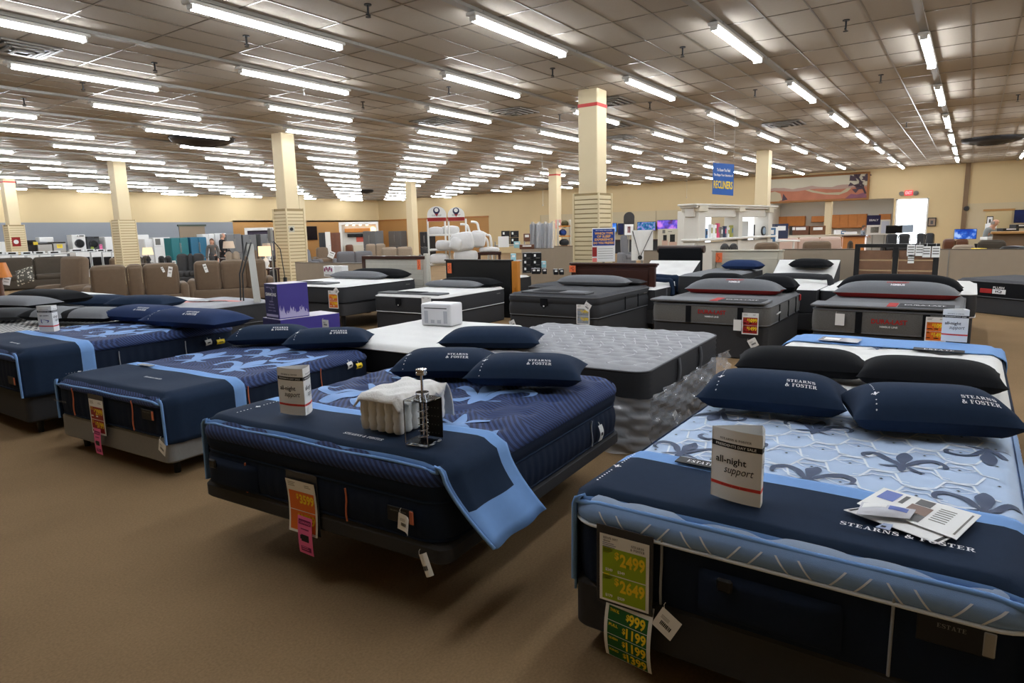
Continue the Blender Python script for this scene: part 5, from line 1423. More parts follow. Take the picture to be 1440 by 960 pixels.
# ================================================================ sofas and recliners beyond the beds
M_sbrown = mat('brown_upholstery', (112, 94, 76), .9, noise=.1, nscale=12, bump=.15, bscale=150, sheen=.1)
M_stan = mat('tan_upholstery', (150, 134, 116), .9, noise=.08, nscale=12, bump=.1, bscale=150)
M_sdark = mat('dark_brown_upholstery', (70, 62, 52), .9, noise=.1, nscale=12, bump=.1, bscale=150)
M_schar = mat('charcoal_upholstery', (58, 57, 57), .8, noise=.1, nscale=12)
M_sgrey = mat('grey_upholstery', (112, 112, 115), .9, noise=.1, nscale=14)
M_sblack = mat('black_leather', (28, 28, 30), .4, noise=.15, nscale=8)
M_sleath = mat('brown_leather', (96, 58, 38), .45, noise=.15, nscale=8)
def sofa(label, x0, x1, ytop, W, n, m, view='back', yaw=0, depth=.95, arm=.2, name='recliner_sofa', cat='sofa', lean=.14, split=None, zlim=(.92, 1.12), d=None):
    """a sofa whose back spans x0..x1 in the photo at ytop and is about W wide"""
    xc = (x0+x1)/2; d = d or W*FPX/(x1-x0); rz_ = ray(xc, ytop).z
    z = CAMH+rz_*d
    if z < zlim[0]: d = (zlim[0]-CAMH)/rz_
    if z > zlim[1]: d = (zlim[1]-CAMH)/rz_
    c = wd(xc, ytop, d); hb = c.z; w = (x1-x0)*d/FPX/max(.6, math.cos(R(yaw)))
    base_a = math.atan2(c.y, c.x)+(0 if view == 'back' else PI)+R(yaw)
    fwd = Vector((math.cos(base_a), math.sin(base_a), 0)); org = Vector((c.x, c.y, 0))+fwd*(depth/2-.15)
    t = thing(name, label, cat, org, base_a); inw = w-2*arm; D2 = depth/2
    q = MB(); q.soft((.02, 0, .19), (depth-.12, w-.06, .30), .05, 0, 1); q.build('base', m, t)
    for s in (-1, 1):
        q = MB(); q.soft((.04, s*(w/2-arm/2), .31), (depth-.08, arm, .60), .085, 0, 2, .01); q.build('arm', m, t)
    ws = split or [1.0/n]*n; y = inw/2
    for k in range(n):
        sw = inw*ws[k]; yc = y-sw/2; y -= sw
        q = MB(); q.soft((.10, yc, .42), (depth-.34, sw-.015, .20), .07, 0, 2, .02); q.build('seat_cushion', m, t)
        q = MB(); q.soft((-D2+.20, yc, (hb+.30)/2), (.26, sw-.015, hb-.30), .09, 0, 3, .02, Matrix.Rotation(-lean, 3, 'Y')); q.build('back_cushion', m, t)
    return t
def chair(label, x0, x1, ytop, W, m, view='front', yaw=0, **k): return sofa(label, x0, x1, ytop, W, 1, m, view, yaw, .92, .17, 'recliner', 'armchair', **k)
sofa('brown sofa seen from behind, left one, with white tags on its right side', 123, 255, 372, 2.25, 3, M_sbrown, 'back', 0, split=[.40, .19, .41])
sofa('brown sofa seen from behind, right one, beyond the purple cartons', 266, 380, 366, 2.15, 3, M_sbrown, 'back', 0, split=[.36, .36, .28])
sofa('dark olive sofa facing the camera with a patterned cushion at far left', -8, 100, 362, 2.3, 2, M_sdark, 'front', 0, d=21)
chair('tan wing recliner turned sideways left of the brown sofa backs', 84, 124, 361, 1.0, M_sbrown, 'front', -48, d=16.6, zlim=(.9, 1.32))
sofa('tan sofa back just right of the dark olive sofa', 70, 103, 357.5, 1.5, 2, M_stan, 'back')
sofa('dark brown sofa back left of the left slatted column', 102, 150, 361, 2.0, 3, M_sdark, 'back')
chair('brown chair back touching the left slatted column', 148, 168, 363, .95, M_sbrown, 'back', 0, d=27)
sofa('olive sofa back right of the left slatted column', 184, 215, 360.5, 1.4, 2, M_sdark, 'back')
sofa('black leather sofa before the teal refrigerator', 217, 246, 360, 1.5, 2, M_sblack, 'back')
sofa('charcoal reclining loveseat facing the camera with a lit console', 243, 292, 357, 1.9, 3, M_schar, 'front', -15, split=[.4, .2, .4], d=22)
chair('charcoal recliner right of the charcoal loveseat', 288, 306, 355, .9, M_schar, 'front', 0, d=27)
sofa('tan sofa with loose cushions behind the right brown sofa back', 309, 344, 354, 1.6, 2, M_stan, 'front', d=22.5, zlim=(.9, 1.4))
sofa('brown sofa back farther off, beside the tripod stands', 344, 366, 352, 1.4, 2, M_sbrown, 'back')
sofa('dark charcoal sofa back left of the slatted column behind the purple cartons', 377, 392, 362, 1.0, 1, M_schar, 'back', d=21, zlim=(.6, 1.3))
chair('grey brown recliner just right of the slatted column', 419, 438, 351, .9, M_sgrey, 'front', 40, d=30, zlim=(.9, 1.3))
chair('brown recliner facing the camera beside the grey brown one', 440, 465, 348, 1.0, M_sbrown, 'front', 10, d=34, zlim=(.9, 1.3))
sofa('grey sofa back beyond the beige partition', 468, 529, 353.5, 2.1, 2, M_sgrey, 'back')
sofa('pale taupe sofa back, largest one left of the arched white shelf', 531, 585, 347.5, 1.9, 2, M_stan, 'back', d=32, zlim=(.9, 1.3))
sofa('second pale taupe sofa back behind the largest one', 510, 546, 343, 1.7, 2, M_stan, 'back', d=40, zlim=(.9, 1.3))
chair('brown leather chair back left of the white kitchen display', 482, 500, 344, .95, M_sleath, 'back', d=42, zlim=(.9, 1.3))
sofa('dark grey sofa right of the far column and taupe sofas', 588, 606, 347, 1.0, 1, M_schar, 'back', d=33, zlim=(.9, 1.3))
sofa('brown sofa back top behind the beige partition, left of two at right', 1052, 1104, 341.5, 1.5, 1, M_sbrown, 'back', d=18, zlim=(.9, 1.3))
sofa('brown sofa back top behind the beige partition, right of two at right', 1121, 1177, 339.5, 1.6, 1, M_sbrown, 'back', d=19, zlim=(.9, 1.3))
chair('dark sofa back top beside the left end of the plank headboard', 1186, 1206, 339, .8, M_sdark, 'back', d=24, zlim=(.9, 1.3))
sofa('grey cushioned sofa behind the cream headboard', 1003, 1048, 343, 1.3, 2, M_schar, 'back', d=17.4, zlim=(.9, 1.3))
sofa('black leather sofa beyond the plank headboard, left one', 1243, 1284, 329, 1.5, 2, M_sblack, 'front', d=32, zlim=(.9, 1.4))
sofa('black leather sofa beyond the plank headboard, right one', 1285, 1318, 328, 1.3, 2, M_sblack, 'front', d=33, zlim=(.9, 1.4))
sofa('dark brown sofa back below the blue screen', 1322, 1366, 336, 1.4, 2, M_sleath, 'back', d=26, zlim=(.9, 1.3))
sofa('beige sofa back just behind the right partition', 1330, 1381, 345, 1.3, 1, M_stan, 'back', d=16, zlim=(.9, 1.3))
sofa('brown grey sofa back by the man at right', 1368, 1422, 338, 1.35, 1, M_sdark, 'back', d=17.2, zlim=(.9, 1.3))
sofa('black sofa back at the right photo edge behind the partition', 1398, 1452, 346.5, 1.2, 1, M_sblack, 'back', d=16.4, zlim=(.9, 1.3))
sofa('pale pink cloth covered sofa back in front of the office', 1096, 1180, 334, 2.6, 3, mat('pale_pink_upholstery', (204, 178, 164), .85), 'back', d=31, zlim=(.8, 1.4), arm=.05)
# cushion with leaf pattern
M_leaf = mat('leaf_pattern_fabric', (206, 200, 184), .85)
_c = NT(M_leaf); o_ = _c.xyz(); tcx = _c.n('ShaderNodeTexCoord'); vo = _c.n('ShaderNodeTexVoronoi'); vo.inputs['Scale'].default_value = 14; _c.lk(tcx.outputs['Object'], vo.inputs['Vector'])
_c.lk(_c.mix(_c.math('GREATER_THAN', vo.outputs['Distance'], .38), col((206, 200, 184)), col((84, 82, 74))), _c.b.inputs['Base Color'])
p = wd(35, 388, 20.0); t = thing('cushion', 'pale leaf patterned cushion leaning on the dark olive sofa', 'cushion', p, R(-60))
b = MB(Matrix.Rotation(R(62), 4, 'X') @ Matrix.Rotation(R(20), 4, 'Z')); P_ = pillow_pt(.56, .56, .18, 1)
b.grid(lambda u, v: P_(u*2-1, v*2-1), 14, 14); b.grid(lambda u, v: P_(1-u*2, v*2-1, -1), 14, 14); b.build('cover', M_leaf, t)
def paper_tag(label, x, y, d, w, h, ang=0, m=M_paper, name='white_tag', grp='white tags on the sofas'):
    p = wd(x, y, d); t = thing(name, label, 'tag', p, math.atan2(p.y, p.x), grp)
    b = MB(Matrix.Rotation(ang, 4, 'X')); b.box((0, 0, 0), (.006, w, h), 0, bev=.002); b.box((-.004, 0, h*.25), (.001, w*.7, h*.12), 1); b.box((-.004, 0, -h*.1), (.001, w*.6, h*.06), 1)
    b.build('paper', [m, M_goldink], t)
paper_tag('long white tag on the right end of the left brown sofa back', 239, 382, 15.4, .09, .24, R(12))
paper_tag('small white tag on the left brown sofa back', 229, 379, 15.4, .05, .13, R(-20))
paper_tag('white tag on the left side of the right brown sofa back', 289, 377, 17.0, .08, .22, R(-14))
paper_tag('white tag on the dark chair right of the left brown sofa back', 245, 371, 20, .1, .2, 0)
paper_tag('white square tag on the orange thing at the left photo edge', 9, 395, 12.4, .12, .15, R(15))
paper_tag('white bent tag on the brown recliner by the grey sofa', 466, 358, 22, .2, .22, R(25))
# ================================================================ lamps
M_shade = emat('lit_lamp_shade', (255, 214, 158), 1.5); M_shade2 = mat('linen_lamp_shade', (222, 200, 176), .8)
def lamp(label, x, y0, y1, d, w, lit=True, rect=False, base_m=None):
    top = wd(x, y0, d); bot = wd(x, y1, d); h = top.z-bot.z; ztab = max(.45, bot.z-.35)
    t = thing('table_lamp', label, 'lamp', (top.x, top.y, ztab), 0, 'table lamps among the sofas')
    z0 = bot.z-ztab; b = MB(); r = w/2
    if rect: b.box((0, 0, z0+h/2), (w*.7, w, h))
    else: b.lathe([(r, z0), (r*.8, z0+h)], n=20); b.lathe([(r*.97, z0), (r*.77, z0+h)], n=20)
    b.build('lamp_shade', M_shade if lit else M_shade2, t)
    b = MB(); b.lathe([(0, 0), (.09, 0), (.09, .02), (.05, .05), (.10, z0*.4), (.06, z0*.75), (.015, z0*.85), (.012, z0+h*.4)], n=16); b.build('base', base_m or M_dark, t)
    b = MB(); s = Vector((top.x, top.y, 0)); b.box((0, 0, ztab-.02), (.55, .55, .04), bev=.01)
    tt = thing('side_table', 'small side table under the '+label, 'table', (top.x, top.y, 0), 0, 'side tables under the lamps')
    b.build('table_top', M_espresso, tt)
    for sx in (-1, 1):
        for sy in (-1, 1):
            b = MB(); b.box((sx*.23, sy*.23, (ztab-.04)/2), (.04, .04, ztab-.04)); b.build('leg', M_espresso, tt)
lamp('lit round lamp near the white appliances', 207, 348, 358, 27, .42)
lamp('unlit cream lamp beside the man in black', 321, 339, 349, 24, .42, False)
lamp('lit square peach lamp left of the slatted column', 372, 346, 360, 19, .32, True, True, M_white)
lamp('second smaller peach lamp behind the lit square one', 376, 342, 352, 23, .30, False, True, M_white)
t = thing('shade_lamp', 'orange square lampshade on a low table at the left photo edge', 'lamp', (*wd(1, 400, 12.2).xy, .35), 0)
b = MB(); z0 = wd(1, 390, 12.2).z-.35; z1 = wd(1, 369, 12.2).z-.35; b.lathe([(.20, z0), (.13, z1)], n=4); b.build('lamp_shade', mat('orange_shade', (196, 116, 40), .6), t)
b = MB(); b.lathe([(0, 0), (.12, 0), (.12, .03), (.05, .08), (.03, z0+.02)], n=14); b.build('base', M_sleath, t)
tt = thing('side_table', 'dark low table under the orange lampshade', 'table', (*wd(1, 400, 12.2).xy, 0), 0); b = MB(); b.box((0, 0, .33), (.5, .5, .04), bev=.008); b.build('table_top', M_espresso, tt)
for sx in (-1, 1):
    for sy in (-1, 1):
        b = MB(); b.box((sx*.2, sy*.2, .155), (.05, .05, .31)); b.build('leg', M_espresso, tt)
# ================================================================ appliances along the left wall
M_appw = mat('white_appliance', (220, 220, 218), .35); M_appd = mat('dark_appliance', (52, 53, 56), .35, metal=.3); M_appb = mat('black_glass', (16, 15, 18), .15); M_steel = mat('stainless_steel', (150, 146, 140), .35, metal=.6); M_teal = mat('teal_film_appliance', (22, 104, 110), .3); M_blue = mat('blue_film_appliance', (20, 92, 122), .3); M_appg = mat('grey_appliance', (112, 113, 114), .4, metal=.4)
GA = 'appliances along the left wall'
def fridge(label, x0, x1, y0, Y, m, style='top', dep=.75, face='-Y', name='refrigerator', cat='refrigerator', zb=0):
    if face == '-Y':
        a = wy(x0, y0, Y); b_ = wy(x1, y0, Y); w = abs(b_.x-a.x); c = ((a.x+b_.x)/2, Y+dep/2, zb); rz = -PI/2
    else:
        a = wx(x0, y0, Y); b_ = wx(x1, y0, Y); w = abs(b_.y-a.y); c = (Y+dep/2, (a.y+b_.y)/2, zb); rz = 0
    h = a.z-zb
    # local: front faces -x
    t = thing(name, label, cat, c, rz+(PI if face == '-Y' else 0)*0, GA if face == '-Y' else None)
    if face == '-Y': t.rotation_euler = (0, 0, PI/2)
    b = MB(); b.box((.03, 0, h/2), (dep-.06, w, h), bev=.012); b.build('body', m, t)
    def door(y, z, dw, dh, hy, hv=True):
        q = MB(); q.box((-dep/2+.02, y, z), (.06, dw-.012, dh-.012), bev=.014); dd = q.build('door', m, t)
        q = MB()
        if hv: q.tube([(-dep/2-.03, hy, z-dh*.25), (-dep/2-.05, hy, z-dh*.2), (-dep/2-.05, hy, z+dh*.2), (-dep/2-.03, hy, z+dh*.25)], .012, 6)
        else: q.tube([(-dep/2-.03, y-dw*.35, z+dh*.4), (-dep/2-.05, y-dw*.3, z+dh*.4), (-dep/2-.05, y+dw*.3, z+dh*.4), (-dep/2-.03, y+dw*.35, z+dh*.4)], .012, 6)
        q.build('handle', M_steel if m is not M_appw else M_appw, dd)
    if style == 'top': door(0, h*.84, w, h*.31, -w*.42); door(0, h*.35, w, h*.66, -w*.42)
    elif style == 'french': door(w/4, h*.68, w/2, h*.62, .03); door(-w/4, h*.68, w/2, h*.62, -.03); door(0, h*.20, w, h*.33, 0, False)
    elif style == 'single': door(0, h/2, w, h*.97, -w*.42)
    elif style == 'box':
        q = MB(); q.box((-dep/2+.02, 0, h*.46), (.05, w-.02, h*.8), bev=.01); q.build('door', m, t); q = MB(); q.box((-dep/2+.0, 0, h*.93), (.07, w-.02, h*.1), bev=.008); q.build('control_panel', M_appb, t)
    elif style == 'washer':
        q = MB(); n = 28; rr = min(w, h)*.36
        q.cyl((-dep/2+.02, 0, h*.45), (-dep/2-.03, 0, h*.45), rr, rr*.96, 28, 0); q.cyl((-dep/2-.03, 0, h*.45), (-dep/2-.045, 0, h*.45), rr*.82, rr*.7, 28, 1); q.build('round_door', [M_appd, M_appb], t)
        q = MB(); q.box((-dep/2+.02, 0, h*.92), (.03, w*.94, h*.11), 0, bev=.006); q.box((-dep/2+.0, -w*.2, h*.92), (.012, w*.35, h*.06), 1); q.cyl((-dep/2+.02, w*.1, h*.92), (-dep/2-.02, w*.1, h*.92), .03, n=14, m=1); q.build('control_panel', [m, M_appb], t)
    return t
def pedestal(label, x0, x1, y1, Y, dep=.8, m=None):
    a = wy(x0, y1, Y); b_ = wy(x1, y1, Y); t = thing('display_platform', label, 'platform', ((a.x+b_.x)/2, Y+dep/2-.05, 0), 0); h = a.z
    b = MB(); b.box((0, 0, h-.03), (b_.x-a.x+.1, dep+.1, .06), bev=.01); b.build('platform_top', m or M_white, t); b = MB(); b.box((0, .0, (h-.06)/2), (b_.x-a.x, dep, h-.06)); b.build('platform_body', M_appg, t)
    return h
YW = 41.8
fridge('white refrigerator at the left photo edge, behind the edge column', -6, 12, 340, 39, M_appw, 'top')
h = pedestal('long raised platform under the range and dishwashers', 28, 96, 357, YW)
fridge('black wall oven with a white top panel, leftmost of the row', 31, 51, 338, YW, M_appb, 'box', .7, name='oven', cat='oven', zb=h)
fridge('stainless dishwasher right of the black oven', 52, 73, 342, YW, M_steel, 'box', .7, name='dishwasher', cat='dishwasher', zb=h)
fridge('stainless dishwasher with a yellow sticker', 74, 92, 340, YW, M_steel, 'box', .7, name='dishwasher', cat='dishwasher', zb=h)
t = fridge('small white boxy hood over the middle dishwasher', 55, 75, 333.5, YW+.1, M_appw, 'single', .5, name='range_hood', cat='hood', zb=wy(60, 340.5, YW).z)
h2 = pedestal('raised platform under the two front-loading washers', 98, 142, 353, YW)
fridge('white front-loading washer with dark round door', 101, 120, 330, YW, M_appw, 'washer', .7, name='washing_machine', cat='washing machine', zb=h2)
fridge('dark grey front-loading washer with pink tag', 122, 140, 332.5, YW, M_appd, 'washer', .7, name='washing_machine', cat='washing machine', zb=h2)
fridge('white upright freezer just left of the left slatted column', 147, 167, 333, YW, M_appw, 'single')
fridge('dark refrigerator edge just right of the left slatted column', 184, 189, 333, YW+.3, M_appd, 'single')
fridge('white refrigerator right of the left slatted column', 190, 209, 330, YW, M_appw, 'top')
fridge('short white refrigerator behind the lit lamp', 203, 214, 336, YW-2.0, M_appw, 'top')
fridge('wide white freezer with a paper sheet, left of the teal refrigerators', 215, 239, 334, YW, M_appw, 'top')
fridge('teal film wrapped refrigerator, left of the two', 240, 264, 334.5, 36, M_teal, 'french')
fridge('blue film wrapped refrigerator, right of the two', 267, 290, 333.5, 36, M_blue, 'french')
fridge('white refrigerator behind the blue one', 285, 301, 329, YW, M_appw, 'french')
fridge('white refrigerator behind the man in black', 302, 318, 328, YW, M_appw, 'french')
fridge('grey refrigerator with green photo panel beside the man in black', 318, 339, 329, YW-2, M_appg, 'french')
fridge('grey steel refrigerator behind the tripod stand', 341, 360, 330, YW-2, M_appg, 'french')
fridge('grey steel refrigerator behind the peach lamp', 366, 384, 329, YW-2, M_appg, 'french')
fridge('dark teal refrigerator between the grey ones', 361, 365, 331, YW-1.6, mat('dark_green_appliance', (28, 52, 50), .4), 'single')
fridge('grey refrigerator in front of the white kitchen display', 510, 528, 325, 33, M_appg, 'french', face='-X')
fridge('grey refrigerator right of the white kitchen display', 546, 563, 325, 41, M_appg, 'french', face='-X')
fridge('black refrigerator with white top box, left of the arched shelf', 590, 603, 326, 39, M_appd, 'french', face='-X')
# low cooktops
def low_range(label, x0, x1, y0, Y):
    a = wy(x0, y0, Y); b_ = wy(x1, y0, Y); w = b_.x-a.x; t = thing('cooking_range', label, 'stove', ((a.x+b_.x)/2, Y+.33, 0), PI/2, 'low cooking ranges before the left wall')
    h = max(.8, a.z-.05)
    b = MB(); b.box((0, 0, h/2), (.64, w, h), bev=.01); b.build('body', M_appw, t)
    b = MB(); b.box((-.02, 0, h+.006), (.56, w*.94, .012), bev=.004); b.build('cooktop', M_appb, t)
    b = MB(); b.box((.29, 0, h+.07), (.06, w, .14), bev=.01); b.box((.255, 0, h+.08), (.012, w*.6, .06), 1); b.build('control_panel', [M_appw, M_appb], t)
    b = MB(); b.box((-.33, 0, h*.55), (.03, w*.9, h*.5), bev=.01); dd = b.build('door', M_appb, t)
for k, (x0, x1, y) in enumerate(((-3, 14, 357), (16, 34, 357.5), (38, 54, 357), (56, 72, 356.5), (76, 94, 356))): low_range('low white range with black top, %s from the left photo edge' % ORD[k], x0, x1, y, 32)
for k, (x0, x1, y) in enumerate(((106, 126, 353), (128, 142, 353), (144, 156, 353), (157, 168, 353))): low_range('low white range with black top, %s right of the first washer' % ORD[k], x0, x1, y, 34)
paper_tag('pink tag on the dark grey washer', 142, 347, 35, .13, .26, 0, M_pink, 'pink_tag', None); paper_tag('yellow sticker on the right dishwasher', 84, 346, 35.4, .25, .2, 0, M_yel, 'yellow_sticker', None)
paper_tag('lime sticker on the dark grey washer', 130, 350, 35, .13, .22, 0, M_limep, 'lime_sticker', None)
paper_tag('yellow sticker on the black wall oven', 50, 342, 35.4, .2, .16, 0, M_yel, 'yellow_sticker', None); paper_tag('paper sheet on the wide white freezer', 222, 340, 36.5, .25, .34, 0, M_goldink, 'paper_sheet', None)
# recessed brown doorway in the left wall
a = wy(251, 318, Y1); b_ = wy(287, 318, Y1); b = MB(); b.box(((a.x+b_.x)/2, Y1-.02, a.z/2), (b_.x-a.x, .06, a.z)); d1 = structure(b.build('door_1', mat('brown_roller_door', (134, 118, 98), .6)))
b = MB(); b.box(((a.x+b_.x)/2, Y1-.05, a.z+.05), (b_.x-a.x+.2, .1, .12)); b.build('door_header', mat('dark_green_trim', (66, 74, 62), .6), d1)
# ================================================================ kitchen displays and cupboards in the far corner
def frame_display(label, x0, x1, y0, y1, d, inner):
    c = wd((x0+x1)/2, y0, d); w = (x1-x0)*d/FPX; h = c.z; t = thing('kitchen_display', label, 'display', (c.x, c.y, 0), math.atan2(c.y, c.x))
    for s in (-1, 1):
        b = MB(); b.box((.3, s*(w/2-.09), h/2), (.7, .18, h), bev=.01); b.build('frame_post', M_white, t)
    b = MB(); b.box((.3, 0, h-.1), (.74, w, .2), bev=.01); b.build('frame_top', M_white, t)
    b = MB(); b.box((.62, 0, h/2), (.04, w-.3, h-.1)); b.build('back_panel', inner, t)
    return t, w, h
t, w, h = frame_display('white framed kitchen display with lit shelves and red panel', 477, 531, 312, 345, 50, M_office)
b = MB(); b.box((.45, .1, h-.62), (.2, w*.66, .30), 0, bev=.02); b.build('wood_shelf', M_honey, t)
b = MB(); b.box((.48, .3, h-1.0), (.2, w*.4, .25), bev=.02); b.build('range_hood', M_appb, t)
for k in range(4):
    b = MB(); b.cyl((.3, w*.3-.5*k, h-.21), (.3, w*.3-.5*k, h-.26), .09, n=12); b.build('spot_light', emat('warm_spot', (255, 226, 190), 8), t)
b = MB(); b.cyl((.45, -w*.36, h-.6), (.40, -w*.36, h-.6), .24, n=20); b.build('round_lamp', emat('warm_globe', (255, 196, 140), 3), t)
b = MB(); b.box((.58, -w*.02, h-1.25), (.04, w*.2, .5)); b.build('red_panel', mat('red_panel', (186, 78, 62), .5), t)
b = MB(); b.box((.4, w*.1, .45), (.6, w*.6, .9), bev=.01); b.build('counter', M_cream2, t)
t, w, h = frame_display('white framed display with a dark purple panorama, left of the slatted column', 345, 389, 320, 345, 47, mat('purple_panorama', (70, 52, 78), .4, noise=.5, nscale=2))
def cupboard(label, x0, x1, y0, d, m, dep=.5, doors=2, name='cupboard'):
    c = wd((x0+x1)/2, y0, d); w = (x1-x0)*d/FPX; h = c.z; t = thing(name, label, 'cupboard', (c.x, c.y, 0), math.atan2(c.y, c.x))
    b = MB(); b.box((dep/2, 0, h/2), (dep, w, h), bev=.01); b.build('body', m, t)
    for k in range(doors):
        q = MB(); q.box((-.012, w/2-w*(k+.5)/doors, h/2), (.03, w/doors-.03, h*.94), bev=.01); dd = q.build('door', m, t)
        q = MB(); q.cyl((-.03, w/2-w*(k+.5)/doors+(.3 if k else -.3)*w/doors, h*.5), (-.06, w/2-w*(k+.5)/doors+(.3 if k else -.3)*w/doors, h*.5), .02, n=8); q.build('knob', M_dark, dd)
    return t
cupboard('brown wooden wardrobe left of the white kitchen display', 464, 478, 327, 47, mat('walnut_wood', (110, 66, 44), .45, noise=.15, nscale=6))
cupboard('dark grey cupboard beside the far television', 448, 457, 327, 48, M_appd)
t = cupboard('tall white panel between the dark cupboard and the wardrobe', 457, 464, 326, 46, M_white, .1, 1, 'tall_board')
def tv(label, x0, x1, y0, y1, X, m, axis='X', stand=True, name='television'):
    if axis == 'X': a = wx(x0, y0, X); b_ = wx(x1, y1, X); w = a.y-b_.y; c = Vector((X, (a.y+b_.y)/2, b_.z)); rz = 0
    else: a = wy(x0, y0, X); b_ = wy(x1, y1, X); w = b_.x-a.x; c = Vector(((a.x+b_.x)/2, X, b_.z)); rz = PI/2
    h = a.z-b_.z; t = thing(name, label, 'television', c, rz, 'televisions along the back wall')
    b = MB(); b.box((.04, 0, h/2), (.07, w, h), bev=.012); b.build('casing', M_black, t)
    b = MB(); b.box((-.0, 0, h/2), (.012, w*.96, h*.93), 0)
    b.build('screen', m, t)
    return t
def screen_mat(name, c1, c2, c3, sc, st=1.0):
    m = mat(name, c1, .2); n = NT(m); tcx = n.n('ShaderNodeTexCoord'); nz = n.n('ShaderNodeTexNoise'); nz.inputs['Scale'].default_value = sc; nz.inputs['Detail'].default_value = 3; n.lk(tcx.outputs['Object'], nz.inputs['Vector'])
    rp = n.n('ShaderNodeValToRGB'); cr = rp.color_ramp; cr.elements[0].position = .38; cr.elements[0].color = col(c1); cr.elements[1].position = .62; cr.elements[1].color = col(c3); e = cr.elements.new(.5); e.color = col(c2); n.lk(nz.outputs['Fac'], rp.inputs[0])
    n.lk(rp.outputs[0], n.b.inputs['Emission Color']); n.b.inputs['Emission Strength'].default_value = st; return m
S_blue = screen_mat('blue_screen', (20, 60, 150), (60, 130, 210), (120, 180, 240), 1.2, .8); S_purple = screen_mat('purple_screen', (60, 20, 60), (80, 70, 190), (190, 120, 210), 1.6); S_city = screen_mat('city_screen', (20, 50, 110), (40, 120, 130), (150, 130, 200), 6, .8); S_red = screen_mat('red_screen', (20, 4, 10), (200, 20, 30), (240, 170, 190), 2); S_text = screen_mat('blue_menu_screen', (20, 50, 130), (40, 90, 180), (170, 200, 240), 5, .8); S_navy = screen_mat('navy_screen', (8, 14, 40), (14, 30, 80), (30, 50, 110), 1, .4)
tv('dark blank television by the far slender column', 430, 447, 318, 337, Y1-.1, mat('blank_screen', (10, 12, 24), .2), 'Y')
tv('blue television above the WHICH TYPE poster', 845, 867, 314, 326, 42.3, S_blue); tv('television with a city picture left of the white board', 896, 922, 312, 324, 42.3, S_city)
tv('television with a purple galaxy picture above the people poster', 924, 953, 309.5, 322, 42.3, S_purple); tv('television with red and black picture beside the pavilion', 958, 968, 311, 328, 41, S_red)
tv('dark blue screen left of the recliner sign', 869, 878, 314, 330, 42.2, S_navy)
tv('blue menu television on a stand left of the man at right', 1342, 1373, 322, 336, 26, S_text); tv('navy television on the right wall at the photo edge', 1427, 1448, 295, 313, 42.0, S_navy)
tv('black desktop screen in front of the bright shop door', 1246, 1269, 317, 328, 36, M_appb); tv('pale desktop screen beside the black one before the shop door', 1269, 1284, 316, 327, 35.5, mat('pale_screen', (150, 164, 180), .3))
# long low bench that carries the televisions
a = wx(835, 330, 41.6); b_ = wx(975, 330, 41.6); t = thing('media_bench', 'long dark bench under the televisions on the back wall', 'bench', (42, (a.y+b_.y)/2, 0), 0)
b = MB(); b.box((0, 0, a.z-.4), (.7, a.y-b_.y, .08), bev=.01); b.build('bench_top', M_espresso, t); b = MB(); b.box((.05, 0, (a.z-.44)/2), (.5, a.y-b_.y-.2, a.z-.44)); b.build('bench_body', M_dark, t)
# ================================================================ partitions
M_part = mat('beige_partition_fabric', (160, 146, 128), .85, noise=.05, nscale=6, bump=.1, bscale=200); M_partt = mat('partition_trim', (96, 84, 70), .5)
def partition(label, x0, x1, ytop, X, name='partition_panel', zb=0, rz=0, seam=None):
    a = wx(x0, ytop[0], X); b_ = wx(x1, ytop[1], X); w = a.y-b_.y; h = (a.z+b_.z)/2; t = thing(name, label, 'partition', (X, (a.y+b_.y)/2, 0), rz, 'beige fabric partitions behind the beds')
    b = MB(); b.box((.03, 0, h/2), (.06, w, h), bev=.008); b.build('panel', M_part, t)
    b = MB(); b.box((.03, 0, h+.008), (.07, w, .018), bev=.004); b.build('top_trim', M_partt, t)
    if seam:
        b = MB(); b.box((-.003, seam*w, h/2), (.01, .02, h)); b.build('seam', M_greymetal, t)
    return t
partition('beige partition behind the flower printed box, left of the white headboard', 415, 520, (374, 366), 10.6)
partition('beige partition between the cream headboard and the plank headboard', 1100, 1204, (351, 351), 13.6)
partition('long beige partition at the right behind the dark logo mattress', 1322, 1500, (350, 352), 17.6, seam=.42)
partition('beige partition behind the black boxes, left of the big slatted column', 733, 797, (350, 349), 15.2); partition('beige partition touching the big slatted column', 779, 809, (347, 346), 14.2)
partition('small beige partition left of the black padded headboard', 905, 927, (354, 352), 13.8)
